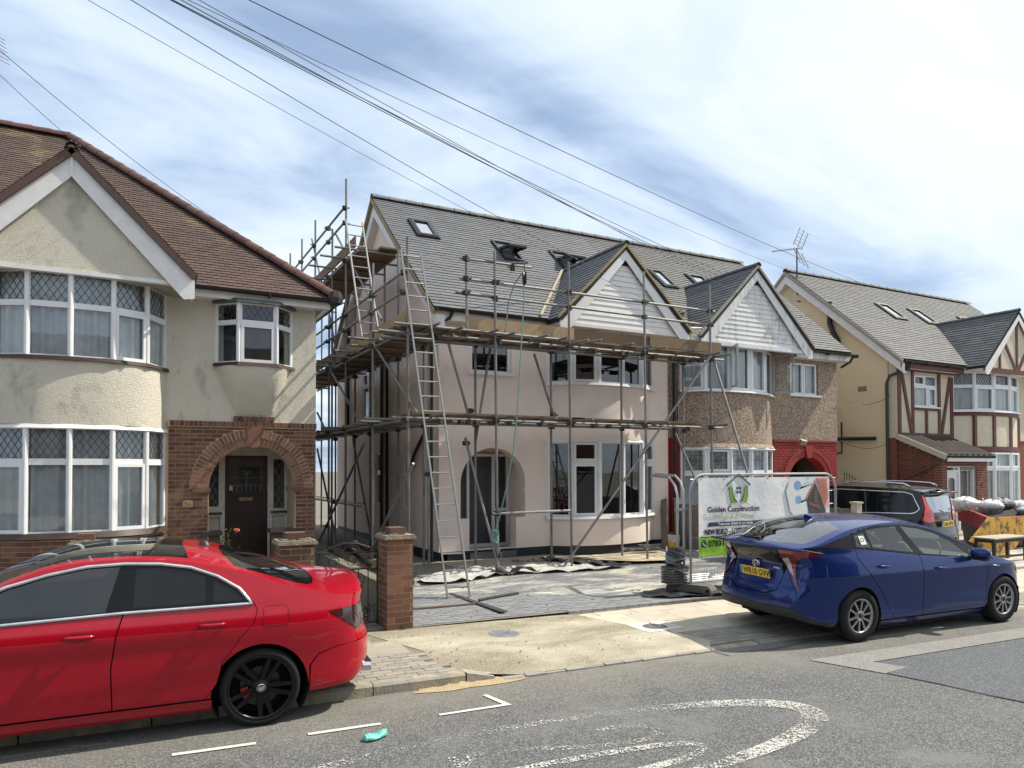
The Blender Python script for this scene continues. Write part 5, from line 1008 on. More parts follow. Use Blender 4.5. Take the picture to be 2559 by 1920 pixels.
# pulley and rope
ROPE = M('teal_rope', (.13, .30, .29), .9, col2=(.20, .27, .25), bump=(90, .8, .003))
PU = thing('gin_wheel', 'black gin wheel pulley hanging from the scaffold top rail', 'pulley', (6.34, 11.42, 5.75))
m = Mx.Translation((6.34, 11.42, 5.60)) @ Mx.Rotation(radians(65), 4, 'Z') @ Mx.Rotation(radians(90), 4, 'X')
MB().lathe([(.03, -.02), (.10, -.035), (.125, -.03), (.105, 0), (.125, .03), (.10, .035), (.03, .02)], 20, m).build('wheel', M('worn_black_steel', (.05, .05, .045), .5, metal=.5), PU)
MB().path([(6.34, 11.42, 5.84), (6.34, 11.40, 5.78), (6.30, 11.34, 5.6), (6.34, 11.42, 5.46)], .012, 6).path([(6.34, 11.42, 5.84), (6.36, 11.45, 5.75), (6.38, 11.5, 5.6), (6.34, 11.42, 5.46)], .012, 6).tube((6.34, 11.42, 5.58), (6.34, 11.42, 5.62), .02).build('hook_frame', M('worn_black_steel', (.05, .05, .045)), PU)
mb = MB(); mb.path([(6.30, 11.4, 5.52), (6.31, 11.38, 5.2), (6.24, 11.36, 4.4), (6.18, 11.34, 3.7), (6.14, 11.36, 3.0), (6.08, 11.4, 2.4), (6.05, 11.6, 1.75), (6.02, 11.78, 1.27), (5.97, 11.86, 1.0)], .013, 6)
mb.path([(6.34, 11.46, 5.72), (6.30, 11.5, 5.66), (6.22, 11.6, 5.5), (6.18, 11.75, 5.2), (6.20, 11.9, 4.7), (6.2, 12.0, 4.66)], .012, 6)
for k in range(7): t = k*.9; mb.path([(5.95+.06*cos(t+u), 11.85+.05*sin(t+u), .95-.03*k+.035*sin(2*u+k)) for u in [i*.7 for i in range(10)]], .012, 5)
mb.path([(5.97, 11.85, .8), (6.03, 11.83, .6), (5.98, 11.84, .5)], .011, 5); tag(mb.build('hoist_rope', ROPE), 'teal hoist rope from the pulley knotted round a scaffold pole', 'rope')
# ================================================================= aerial and wires
AE = thing('tv_aerial', 'rooftop television aerial on a pole above the yellow gable', 'aerial', (20.5, 17.5, 8.6))
AM = M('aerial_aluminium', (.38, .38, .40), .4, metal=.7); ax0, ay0, az0 = 20.5, 17.3, 9.78
MB().tube((ax0, ay0, 8.15), (ax0, ay0, az0), .025).build('pole', M('dark_pole', (.05, .05, .09), .5), AE)
MB().box(ax0-.05, ax0+.35, ay0-.05, ay0-.02, 7.9, 7.94).box(ax0-.05, ax0+.35, ay0-.05, ay0-.02, 8.35, 8.39).box(ax0+.31, ax0+.35, ay0-.05, ay0-.02, 7.9, 8.39).build('wall_bracket', M('dark_pole', (.05, .05, .09)), AE)
mb = MB()
mb.tube((ax0+.1, ay0-.1, az0), (ax0-.9, ay0+.3, az0-.15), .018)
for i in range(9): t = i/9; c = V((ax0+.05-.95*t, ay0-.05+.35*t, az0-.15*t)); mb.tube(c+V((-.05, -.13, .02)), c+V((.05, .13, -.02)), .006, 5)
mb.build('boom', AM, AE); mb = MB()
for s_ in (1, -1):
    for k in range(3): x = -.38+.38*k; mb.tube((ax0+.1+x, ay0-.1+.15*k, az0+s_*.06), (ax0-.05+x+.25*1, ay0-.1+.15*k-.2, az0+s_*.62), .014, 5)
    for k in range(5): z = .12+.115*k; mb.tube((ax0-.33+.06*k*1.0, ay0-.14-.03*k, az0+s_*z), (ax0+.5+.06*k, ay0+.14-.03*k, az0+s_*z), .007, 5)
mb.build('reflector', AM, AE)
A2 = thing('tv_aerial', 'aerial rods at the far left edge above the tiled roof', 'aerial', (-2.5, 17.6, 9.2)); mb = MB(); mb.tube((-2.47, 17.4, 9.0), (-2.47, 17.4, 11.1), .025)
for k in range(7): mb.tube((-2.7, 17.2, 10.40+.08*k), (-2.24-.015*k, 17.5, 10.34+.08*k), .008, 5)
mb.build('rods', AM, A2)
PT = V((-3.49, 8.5, 8.4))
TP = thing('telegraph_pole', 'wooden telegraph pole just beyond the left edge of the picture', 'telegraph pole', (-3.49, 8.5, .1)); MB().tube((-3.49, 8.5, .1), (-3.49, 8.5, 8.6), .13, 12, .1).build('shaft', M('tarred_wood', (.09, .065, .045), .9, bump=(20, .5)), TP)
WIRE = M('black_wire', (.02, .02, .022), .6)
wires = [((-.3, 12.76, 6.75), .35, .006, 'thin cable from the pole to the cream gable peak'), ((1.95, 14.75, 6.62), .5, .007, 'cable from the pole to the tiled hip of the cream house'), ((9.12, 12.85, 6.38), .3, .009, 'cable ending on the left bargeboard of the front gable'), ((10.57, 12.85, 5.86), .35, .006, 'thin cable ending low on the front gable'),
         ((13.2, 12.9, 6.4), .2, .008, 'cable ending on the weathered gable, upper one'), ((20.4, 17.82, 8.14), .45, .011, 'thick cable ending at the yellow house gable, topmost'), ((20.4, 17.82, 7.99), .5, .011, 'thick cable ending at the yellow house gable, second'), ((20.4, 17.82, 7.840000000000001), .5, .010, 'thick cable ending at the yellow house gable, lowest'), ((20.5, 17.34, 8.92), .35, .008, 'thin cable ending at the tip of the yellow gable'), ((24.86, 17.79, 9.14), .4, .012, 'cable passing behind the aerial to the far roof ridge')]
for (b, sag, r, lb) in wires:
    b = V(b); a = PT+V((U(-.1, .1), U(-.1, .1), U(-.25, .25))); n = 26
    tag(MB().path([a.lerp(b, i/n)+V((0, 0, -4*.6*sag*(i/n)*(1-i/n))) for i in range(n+1)], r*.62, 5).build('overhead_wire', WIRE), lb, 'wire', 'overhead wires')
for P_, lb in (([(20.3, 16.3, 7.5), (17.0, 13.3, 6.3), (14.5, 12.9, 5.9)], 'drooping cable between the weathered gable and the yellow wall'), ([(17.95, 13.7, 4.1), (19.2, 13.8, 3.75), (20.5, 13.9, 4.3)], 'slack cable hanging across the passage to the yellow wall'), ([(17.95, 13.7, 2.9), (19.3, 13.8, 2.45), (20.5, 13.9, 2.9)], 'lower slack cable across the passage by the yellow wall')):
    q = [V(p) for p in P_]; pts = [q[0].lerp(q[1], t/8).lerp(q[1].lerp(q[2], t/8), t/8) for t in range(9)]; tag(MB().path(pts, .008, 5).build('slack_cable', WIRE), lb, 'wire')
# ================================================================= front gardens
def pier(label, x0, x1, y0, y1, z1, cap=True, rough=False):
    o = thing('brick_pier', label, 'pier', ((x0+x1)/2, (y0+y1)/2, .09)); core = MB().box(x0+.007, x1-.007, y0+.007, y1-.007, .05, z1-.03).build('mortar_core', MORT, o)
    pc = Pieces('brick', brick_mb((x1-x0)*.62, .075, .02), OLDB if rough else M('pier_brick', (.20, .09, .055), .9, col2=(.115, .06, .042), var=(5, 1.2), bump=(60, .7, .008), rnd=.3, stain=(2, .55, .75, (.15, .14, .06), .5)), 'cut_bricks'); W = x1-x0; D = y1-y0
    for L_, org, u in ((W, (x0, y0, 0), (1, 0, 0)), (D, (x0, y1, 0), (0, -1, 0)), (D, (x1, y0, 0), (0, 1, 0)), (W, (x1, y1, 0), (-1, 0, 0))): brick_face(pc, org, u, 0, L_, .10, z1-.02, bw=W*.62)
    pc.build(core)
    if cap:
        mb = MB(); rr = random.Random(int(x0*100)); n = 12; cx, cy = (x0+x1)/2, (y0+y1)/2
        for zz0, zz1, e in ((z1-.03, z1+.0, .035), (z1, z1+.02, .02)): mb.box(x0-e, x1+e, y0-e, y1+e, zz0, zz1)
        for _ in range(30): a, b = cx+rr.uniform(-W*.45, W*.45), cy+rr.uniform(-D*.45, D*.45); mb.box(a-.03, a+.03, b-.02, b+.02, z1+.01, z1+.025+rr.random()*.02)
        mb.build('cap', M('crumbled_mortar_cap', (.30, .26, .19), .95, col2=(.20, .175, .13), bump=(35, 1, .02)), o)
        MB().box(x0+W*.2, x0+W*.78, y0+D*.2, y1-D*.2, z1+.03, z1+.11).build('top_brick', OLDB, o)
    return o
pier('brick gate pier right of the iron gate, beside the driveway', 2.82, 3.16, 8.62, 8.98, 1.25)
pier('brick gate pier left of the iron gate, in front of the arched porch', 1.58, 1.98, 8.85, 9.22, 1.22, rough=True)
pier('small brick pier below the cream bay window, behind the red car roof', -.56, -.28, 8.95, 9.2, 1.30, rough=True)
gw = thing('garden_wall', 'low old brick garden wall left of the gate', 'garden wall', (0, 9.07, .1)); MB().box(-8, 1.56, 8.972, 9.14, .08, .58).build('core', MORT, gw)
pc = Pieces('brick', brick_mb(), OLDB, 'bricks_far', 60); brick_face(pc, (-2.4, 8.965, 0), (1, 0, 0), 0, 3.96, .10, .58); pc.build(gw)
GT = thing('iron_gate', 'black wrought iron gate with scrolls between two brick piers', 'gate', (2.4, 8.85, .12))
g0, g1, gy_ = 2.03, 2.77, 8.86; mb = MB()
for x in (g0, g1): mb.bar((x, gy_, .14), (x, gy_, 1.08), .02, .02, (1, 0, 0))
for z in (.17, .85, 1.06): mb.bar((g0, gy_, z), (g1, gy_, z), .02, .016)
mb.build('gate_frame', BLACKM, GT)
for i in range(1, 6): MB().tube((g0+.124*i, gy_, .17), (g0+.124*i, gy_, .85), .007, 6).build('bar', BLACKM, GT)
def spiral(c, r, t0, t1, n=18, s=1): return [(c[0]+s*r*(1-.65*i/n)*cos(t0+(t1-t0)*i/n), gy_, c[1]+r*(1-.65*i/n)*sin(t0+(t1-t0)*i/n)) for i in range(n+1)]
for c, r, s_ in (((g0+.18, .95), .075, 1), ((g0+.40, .95), .075, -1), ((g0+.58, .95), .075, 1), ((g0+.3, 1.14), .07, 1), ((g0+.45, 1.14), .07, -1), ((g0+.25, .45), .09, 1), ((g0+.06, .30), .06, 1), ((g0+.5, .72), .09, -1)): MB().path(spiral(c, r, 0, 9, s=s_), .006, 5).build('scroll', BLACKM, GT)
MB().path([(g0+.03+.69*i/16, gy_, 1.08+.10*sin(pi*i/16)) for i in range(17)], .008, 6).build('top_rail', BLACKM, GT)
# low wall behind the gate and soil with weeds
mb = MB(); mb.prism([(2.95, 9.0), (3.12, 9.0), (3.2, 13.4), (3.02, 13.4)], (0, 0, .5), org=(0, 0, .08), ax=(1, 0, 0), ay=(0, 1, 0)); tag(mb.build('side_wall', M('mossy_concrete', (.20, .18, .13), .95, col2=(.10, .10, .07), var=(4, 1.2), bump=(25, 1, .02))), 'low mossy concrete boundary wall behind the iron gate', 'wall')
LEAF = M('rose_leaf', (.055, .085, .03), .6, col2=(.09, .11, .045), var=(9, 1), rnd=.3)
def leafmb(mb, c, r, n, rr, sz):
    for _ in range(n):
        d = V((rr.gauss(0, 1), rr.gauss(0, 1), rr.gauss(0, 1))); d = d.normalized()*r*rr.random()**.4; p = V(c)+V((d.x, d.y, d.z)); a = V((rr.gauss(0, 1), rr.gauss(0, 1), rr.gauss(0, .6))).normalized(); b = a.cross(V((rr.random(), rr.random(), 1))).normalized(); s = sz*rr.uniform(.6, 1.2)
        mb.add([p-a*s, p+b*s*.45, p+a*s, p-b*s*.45], [(0, 1, 2, 3)])
rb = thing('rose_bush', 'straggly rose bush with two orange red blooms by the front door', 'rose bush', (1.35, 11.6, .12)); RZ = -.2; rr = random.Random(5); mb = MB(); st_ = MB()
for (x, y, z) in ((1.24, 11.5, 1.22), (1.30, 11.6, 1.35), (1.42, 11.6, 1.1), (1.5, 11.7, .98), (1.2, 11.6, 1.02), (1.62, 11.7, .9), (1.35, 11.6, .8)):
    z += RZ; leafmb(mb, (x, y, z-.05), .11, 34, rr, .035); st_.path([(1.38, 11.62, .1), ((1.38+x)/2, 11.6, z*.5), (x, y, z)], .008, 5)
mb.build('leaves', LEAF, rb)['kind'] = 'stuff'; st_.build('stem', M('green_stem', (.07, .08, .035), .7), rb)
for c in ((1.16, 11.45, .97), (1.42, 11.55, 1.18)):
    m = MB(); 
    for k in range(9): a = k*2.4; r_ = .012+.004*k; m.add([V(c), V(c)+V((cos(a)*r_, sin(a)*r_, .03)), V(c)+V((cos(a+.9)*r_*1.4, sin(a+.9)*r_*1.4, .015)), V(c)+V((cos(a+.5)*r_*1.2, sin(a+.5)*r_*1.2, -.01))], [(0, 1, 2, 3)])
    m.lathe([(.0, .03), (.028, .018), (.034, 0), (.02, -.025), (0, -.03)], 9, Mx.Translation(c)); m.build('bloom', M('coral_petal', (.75, .16, .08), .6), rb)
wd = MB(); rr = random.Random(8)
for _ in range(26): c = (U(2.3, 2.95), U(9.0, 9.9), .17+.06*R()); leafmb(wd, c, .09, 16, rr, .028)
for _ in range(12): c = (U(-1.8, .5), U(11.8, 12.6), .22); leafmb(wd, c, .16, 22, rr, .04)
leafmb(wd, (3.02, 8.60, .13), .04, 14, rr, .02); o = wd.build('weeds', LEAF); tag(o, 'weeds growing at the foot of the gate piers', kind='stuff')
# driveway clutter
def sheet(name, label, cat, poly, z, mat, amp, gr=.09, sc_=3.0, kind=None, folds=None):
    vs, fs, _ = tri2d(poly, (), gr, gr*1.2); mb = MB(); ph = U(0, 9)
    def hh(x, y):
        h = abs(sin(x*sc_*2.1+ph+2*sin(y*sc_*1.3)))*abs(cos(y*sc_*2.6+ph*2+1.5*sin(x*sc_)))
        return h*amp+abs(sin(x*17+y*9+ph))*amp*.3+.012
    mb.add([(x, y, z(y)+hh(x, y)) for x, y in vs], fs); o = mb.build(name, mat, smooth=True); tag(o, label, cat, kind=kind); return o
TARPW = M('white_dusty_sheet', (.56, .55, .51), .6, col2=(.34, .34, .33), var=(3, 1.2), bump=(9, .8, .04), stain=(2, .55, .7, (.20, .20, .20)))
TARPB = M('black_polythene', (.025, .027, .032), .28, col2=(.05, .052, .058), var=(3, 1), bump=(8, .8, .04), stain=(4, .58, .8, (.25, .25, .25)))
gzz = lambda y: gz(y)
sheet('dust_sheet', 'crumpled white dust sheet on the driveway between the ladder and the pole foot', 'dust sheet', [(4.4, 11.75), (4.35, 11.3), (5.0, 11.25), (5.9, 11.55), (6.3, 11.75), (6.05, 12.4), (5.2, 12.35)], gzz, TARPW, .07)
sheet('dust_sheet', 'crumpled white dust sheet in front of the bay, under the long brace', 'dust sheet', [(6.2, 11.72), (6.9, 11.45), (8.15, 11.30), (8.3, 11.5), (7.6, 12.3), (7.0, 12.45), (6.3, 12.2)], gzz, TARPW, .05)
sheet('black_sheet', 'dark folded edge of polythene between the two white sheets', 'plastic sheet', [(5.85, 11.75), (6.05, 11.55), (6.75, 11.52), (6.3, 11.75), (6.0, 11.95)], gzz, TARPB, .12, .06)
sheet('black_sheet', 'dark crumpled polythene running from the plinth past the board', 'plastic sheet', [(7.5, 12.9), (7.8, 12.95), (8.5, 11.9), (8.7, 11.35), (8.2, 11.35)], gzz, TARPB, .08, .07)
sheet('black_sheet', 'flat black polythene on the ground under the fence foot', 'plastic sheet', [(7.0, 8.86), (7.3, 9.25), (8.2, 9.2), (9.6, 8.8), (9.7, 8.5), (8.3, 8.35), (7.3, 8.6)], lambda y: .10, TARPB, .035, .08)
sheet('black_sheet', 'heap of black polythene in the passage behind the iron gate', 'plastic sheet', [(3.3, 10.9), (3.6, 10.8), (4.0, 11.0), (4.4, 11.7), (4.5, 12.4), (3.9, 12.4), (3.4, 11.7)], gzz, TARPB, .17, .08, 2.2)
HB = thing('hardboard_sheet', 'warped pale board lying on the apron by the bay', 'board', (9.2, 12.3, .17)); vs, fs, _ = tri2d([(8.45, 13.0), (8.45, 11.85), (10.0, 11.4), (10.1, 12.5)], (), .15, .15); mb = MB(); zf_ = lambda x, y: .19+.02*(12.3-y)+.10*max(0, 9.1-x)**1.3*max(0, 12.6-y)+.02; mb.add([(x, y, zf_(x, y)) for x, y in vs]+[(x, y, zf_(x, y)-.012) for x, y in vs], fs+[tuple(len(vs)+i for i in f[::-1]) for f in fs]); mb.build('sheet', M('sandy_hardboard', (.42, .35, .22), .9, col2=(.34, .28, .18), var=(2, 1), stain=(3, .5, .62, (.55, .5, .38))), HB)
for pts, lb, r_, mt in (([(3.45, 9.58), (4.0, 9.53), (4.45, 9.53)], 'orange and black ribbed hose lying left of the dark strip', .014, M('ribbed_hose', (.06, .055, .05), .5, col2=(.16, .07, .03), var=(9, 1.4))), ([(4.6, 9.72), (5.0, 9.85), (5.4, 9.95)], 'short dark pipe lying right of the dark strip', .02, BLACKP)): tag(MB().path([(x, y, gz(y)+.02) for x, y in pts], r_, 7).build('pipe', mt), lb, 'pipe')
mb = MB(); mb.prism([(4.50, 10.5), (4.42, 10.5), (4.50, 8.80), (4.61, 8.80)], (0, 0, .012), org=(0, 0, gz(9.6)+.008), ax=(1, 0, 0), ay=(0, 1, 0)); tag(mb.build('drain_channel', M('dark_strip', (.05, .052, .055), .6, bump=(40, .5))), 'dark drainage strip lying across the driveway below the ladder', 'drain strip')
rk = MB(); rr = random.Random(3)
for _ in range(46): x, y = rr.uniform(6.9, 7.7), rr.uniform(12.75, 13.05); a = rr.uniform(.01, .035); m = Mx.Translation((x, y, gz(13)+.03+a*.5)) @ Mx.Rotation(rr.random()*3, 4, 'Z') @ Mx.Rotation(rr.random(), 4, 'X'); rk.box(-a, a, -a*.6, a*.6, -a*.4, a*.4, m)
for _ in range(120):
    x, y = rr.uniform(3.6, 11.2), rr.uniform(8.7, 12.9); a = rr.uniform(.006, .018); m = Mx.Translation((x, y, gz(y)+a*.5)) @ Mx.Rotation(rr.random()*3, 4, 'Z'); rk.box(-a, a, -a*.7, a*.7, -a*.4, a*.4, m)
for _ in range(160): x, y = rr.uniform(1.6, 6.2), rr.uniform(6.5, 8.4); a = rr.uniform(.003, .010); m = Mx.Translation((x, y, .10 if x < 2.9 else min(.1, .016+(y-ky(x))*.085)+.004)) @ Mx.Rotation(rr.random()*3, 4, 'Z'); rk.box(-a, a, -a*.7, a*.7, -a*.4, a*.4, m)
tag(rk.build('rubble', M('pale_rubble', (.34, .30, .24), .9, col2=(.16, .13, .10), var=(2, 1.4))), 'small rubble and crumbs scattered over the drive', kind='stuff')
for p0, p1, r_ in (((9.6, 12.95, .30), (10.6, 12.85, .28), .045), ((10.2, 13.1, .33), (10.75, 12.95, .33), .05)): tag(MB().path([p0, ((p0[0]+p1[0])/2, p0[1]-.05, p0[2]-.02), p1], r_, 8).build('rolled_sheet', TARPB), 'black rolled sheet at the foot of the bay, %s' % ('long thin one' if r_ < .05 else 'short thick one'), 'roll')
mb = MB(); mb.box(-.1, .38, -.12, .12, 0, .26, Mx.Translation((3.62, 10.35, .13)) @ Mx.Rotation(radians(70), 4, 'Z')); tb_ = mb.build('tool_case', M('grey_tool_case', (.10, .11, .11), .5)); tag(tb_, 'grey plastic tool case half hidden by the right gate pier', 'tool case'); MB().path([(3.6, 10.4, .38), (3.56, 10.44, .44), (3.54, 10.52, .44), (3.56, 10.56, .38)], .012, 5).build('handle', BLACKP, tb_)
for k, (a, b) in enumerate((((4.1, 13.0, .30), (4.6, 17.5, .36)), ((4.5, 13.2, .28), (4.9, 17.0, .3)), ((3.8, 12.9, .24), (4.1, 16.6, .3)))): tag(MB().bar(a, b, .2, .04).build('timber_length', BOARD), ['timber plank stacked in the passage, middle one', 'timber plank stacked in the passage, nearest the pink wall', 'timber plank stacked in the passage, nearest the cream house'][k], 'plank', 'planks in the passage')
BK = thing('paint_bucket', 'white and yellow builders bucket at the foot of the pink wall', 'bucket', (11.35, 13.2, .2)); mm = Mx.Translation((11.35, 13.2, .2)); MB().lathe([(0, 0), (.125, 0), (.135, .17), ], 20, mm).build('yellow_band', M('yellow_tub', (.72, .42, .02), .4, stain=(6, .5, .7, (.6, .5, .35))), BK); MB().lathe([(.137, .17), (.148, .36), (.156, .365), (.156, .38), (.14, .38), (.12, .2)], 20, mm).build('tub', M('white_tub', (.62, .62, .60), .45, stain=(7, .55, .7, (.2, .2, .2))), BK); MB().lathe([(.150, .345), (.158, .35), (.158, .385), (.1, .39), (0, .385)], 20, mm).build('lid', M('dark_lid', (.05, .05, .05), .5), BK)
# boundary fence between the two drives
FW = M('weathered_fence_wood', (.24, .20, .155), .9, col2=(.15, .125, .10), var=(3, 1.2), bump=(30, .6, .004), rnd=.25)
FN = thing('wooden_fence', 'weathered close board fence between the two drives, behind the banner', 'fence', (11.75, 11, .12))
for i in range(44): y = 13.5-.11*i; z1 = 1.24+.012*(13.5-y)*2; MB().box(11.72+.01*(i % 2), 11.745+.01*(i % 2), y-.108, y+.004, .2, z1+U(-.01, .01)).build('fence_board', FW, FN)
for z in (.5, 1.1): MB().box(11.755, 11.80, 8.7, 13.6, z, z+.07).build('rail', FW, FN)
for y, h in ((8.65, 1.45), (11.1, 1.4), (13.5, 1.35)): MB().box(11.68, 11.82, y-.06, y+.06, .1, h).box(11.66, 11.84, y-.08, y+.08, h, h+.03).build('fence_post', M('pale_post', (.50, .45, .33), .85, col2=(.4, .36, .27), bump=(30, .4)), FN)
tag(MB().bar((11.25, 13.4, .2), (11.45, 13.68, 1.35), .22, .03, (1, 0, 0)).build('leaning_plank', FW), 'grey plank leaning against the red pilaster between the houses', 'plank')
# iron side gate by the yellow house
IG = thing('iron_gate', 'tall black spiked side gate between the brown and the yellow house', 'gate', (18.4, 13.6, .1))
for i in range(9):
    x = 17.96+.115*i; h = 1.93-.11*(i/3.0)**1.3; MB().tube((x, 13.6, .2), (x, 13.6, h), .010, 6).lathe([(.022, h), (.0, h+.10)], 6, Mx.Translation((x, 13.6, 0))).build('bar', BLACKM, IG)
MB().path([(17.95+.1*i, 13.6, 1.74-.10*(i/3.0)**1.3) for i in range(10)], .014, 6).path([(17.95, 13.6, .5), (18.9, 13.6, .5)], .014, 6).build('rail', BLACKM, IG)
MB().box(18.9, 19.05, 13.55, 13.7, .1, 1.52).lathe([(.05, 1.52), (.075, 1.58), (.05, 1.66), (0, 1.68)], 10, Mx.Translation((18.975, 13.62, 0))).build('gate_post', M('maroon_iron', (.12, .02, .02), .5), IG)
# green bag on the road
mb = MB(); n = 16; rings = []
for i in range(n+1):
    t = i/n; wv = (.035+.03*sin(pi*t))*(1 if .06 < t < .94 else .45); cx, cy = 1.60+.20*t, 5.455+.055*t; rings.append([V((cx+U(-.004, .004), cy+wv*cos(2*pi*k/8)*1.0, .012+max(-.008, (.026+.012*sin(9*t))*sin(2*pi*k/8))+U(0, .006))) for k in range(8)])
for a, b in zip(rings, rings[1:]): mb.strip(a+[a[0]], b+[b[0]])
for rg in (rings[0], rings[-1]): mb.add(rg, [tuple(range(8))])
tag(mb.build('crumpled_bag', M('green_plastic', (.10, .46, .36), .35, col2=(.20, .58, .50), var=(30, 1.3), bump=(30, 1, .01)), smooth=True), 'crumpled turquoise plastic bag lying in the road', 'bag')
# ================================================================= fence panel with banner
MF = thing('mesh_fence_panel', 'galvanised mesh site fence panel carrying the banner', 'fence panel', (9.7, 8.8, .1))
fx0, fx1, fy_ = 7.93, 11.40, 8.82; GS = M('bright_galvanised', (.48, .49, .49), .38, metal=.8, col2=(.33, .34, .34), var=(5, 1))
def frame_path(z0, z1, r=.28): return [(fx0, fy_, z0), (fx0, fy_, z1-r)]+[(fx0+r-r*cos(a), fy_, z1-r+r*sin(a)) for a in [pi/2*i/6 for i in range(1, 7)]]+[(fx1-r+r*sin(a), fy_, z1-r+r*cos(a)) for a in [pi/2*i/6 for i in range(0, 7)]]+[(fx1, fy_, z0)]
MB().path(frame_path(.17, 2.0), .021, 8).tube((fx0, fy_, .27), (fx1, fy_, .27), .019, 8).build('tube_frame', GS, MF, smooth='auto')
mb = MB(); nx = 62
for i in range(1, nx): x = fx0+(fx1-fx0)*i/nx; mb.tube((x, fy_, .28), (x, fy_, 1.96 if .12 < i/nx < .9 else 1.72), .0022, 4, cap=False)
for k in range(8): mb.tube((fx0, fy_-.004, .28+.235*k), (fx1, fy_-.004, .28+.235*k), .0025, 4, cap=False)
for k in range(14): mb.tube((fx0, fy_-.004, .30+.032*k), (fx1, fy_-.004, .30+.032*k), .0018, 4, cap=False)
o = mb.build('wire_mesh', GS, MF); o['kind'] = 'stuff'
M2 = thing('mesh_fence_panel', 'folded back end of a second mesh panel left of the banner', 'fence panel', (7.85, 9.2, .1))
MB().path([(7.86, 8.9, .18), (7.86, 8.9, 1.72), (7.87, 8.98, 1.88), (7.9, 9.15, 1.98), (8.1, 9.9, 2.0)], .021, 8).path([(7.80, 8.98, .18), (7.80, 8.98, 1.66), (7.82, 9.06, 1.82), (7.86, 9.25, 1.95), (8.0, 9.9, 1.98)], .021, 8).build('tube_frame', GS, M2, smooth='auto')
MB().box(7.66, 7.95, 8.86, 8.9, 1.42, 1.46).box(7.78, 7.84, 8.84, 8.92, .42, .5).build('clamp', GS, M2)
FB = thing('fence_foot', 'dark rubber fence foot block under the left end of the panel', 'fence foot', (7.95, 8.75, .1)); mm = Mx.Translation((7.95, 8.8, .10)) @ Mx.Rotation(radians(-67), 4, 'Z')
RUB = M('dusty_rubber', (.085, .08, .075), .9, col2=(.14, .13, .115), var=(6, 1), bump=(40, .8, .006))
slab(MB(), [(-.42, 0), (-.28, 0), (-.28, .04), (.22, .04), (.22, 0), (.36, 0), (.36, .09), (.30, .155), (-.36, .155), (-.42, .09)], [rect(.26, .32, .05, .10)], mm @ V((0, -.11, 0)), (mm.to_3x3() @ V((1, 0, 0))), (0, 0, 1), .22).build('block', RUB, FB)
SB = thing('stacked_rubber_feet', 'stack of ribbed dark rubber feet topped with crumpled felt beside the panel pole', 'rubber feet', (7.75, 9.0, .25)); 
for k in range(7): MB().box(-.17, .17, -.12, .12, 0, .028, Mx.Translation((7.74+U(-.01, .01), 9.0, .255+.040*k)) @ Mx.Rotation(U(-.1, .1), 4, 'Z')).build('rubber_plate', RUB, SB)
mb = MB(); rr = random.Random(2)
for k in range(9):
    z0 = .52+.03*k; a = rr.uniform(-.15, .15); m = Mx.Translation((7.72+rr.uniform(-.06, .06), 8.97+rr.uniform(-.05, .05), z0)) @ Mx.Rotation(rr.uniform(-1, 1), 4, 'Z') @ Mx.Rotation(rr.uniform(-.7, .7), 4, 'X') @ Mx.Rotation(rr.uniform(-.9, .9), 4, 'Y'); mb.box(-.16, .16, -.11, .11, 0, .008, m)
mb.build('felt_scrap', M('grey_felt', (.22, .225, .23), .8, col2=(.12, .12, .13), bump=(20, .8, .01)), SB)
# banner
BN = thing('banner', 'white and green construction company banner on the mesh fence', 'banner', (8.07, 8.78, .65)); bx0, bx1, by, bz0, bz1 = 8.06, 11.18, 8.775, .645, 1.945
BW = M('banner_white', (.74, .75, .76), .45, col2=(.68, .69, .72), var=(1.2, 1.2), bump=(1.6, .5, .05)); BG = M('banner_green', (.27, .55, .035), .45, bump=(1.6, .5, .05)); NAVY = M('banner_navy', (.012, .045, .09), .45); BLK = M('banner_black', (.012, .012, .014), .45); OLV = M('banner_pale_green', (.42, .52, .30), .45); LG2 = M('banner_leaf', (.22, .45, .04), .45)
def bsheet(name, x0, x1, z0, z1, mat, dy=0):
    nx_, nz_ = 40, 14; mb = MB(); vs = [(x0+(x1-x0)*i/nx_, by-dy+.006*sin((x0+(x1-x0)*i/nx_)*7)*(z1-z0), z0+(z1-z0)*j/nz_) for j in range(nz_+1) for i in range(nx_+1)]
    mb.add(vs, [(j*(nx_+1)+i, j*(nx_+1)+i+1, (j+1)*(nx_+1)+i+1, (j+1)*(nx_+1)+i) for j in range(nz_) for i in range(nx_)]); return mb.build(name, mat, BN, smooth=True)
bsheet('banner_sheet', bx0, bx1, bz0, bz1, BW); bsheet('green_band', bx0+.01, bx1-.01, bz0+.035, bz0+.34, BG, .006); 
E1 = (1, 0, 0); E3 = (0, 0, 1); YB_ = by-.012
def fl_(name, P, mat, d=.0, parent=BN): mb = MB(); mb.prism(P, (0, -.0012, 0), org=(0, YB_-d, 0)); return mb.build(name, mat, parent)
fl_('navy_line', rect(bx0+.01, bx1-.01, bz0+.34, bz0+.352), NAVY)
text('Golden Construction', .128, (8.235, YB_, 1.385), E1, E3, M('banner_ink', (.02, .022, .06), .45), 'lettering', BN, bold=.0035, sx=1.05)
text('Design & Build Ltd.', .108, (8.38, YB_, 1.27), E1, E3, OLV, 'lettering', BN, bold=.0008, sx=1.10)
fl_('strapline_bar', [(8.23, 1.155), (9.57, 1.155), (9.60, 1.222), (8.27, 1.222)], NAVY); text('Trust your dream in our hands', .062, (8.46, YB_-.004, 1.172), E1, E3, M('banner_text_white', (.8, .82, .84), .5), 'lettering', BN, bold=.001)
text('NEW BUILD - LOFT CONVERSION - EXTENSION', .118, (8.165, YB_, 1.025), E1, E3, BLK, 'lettering', BN, bold=.005, shear=.25, sx=.80)
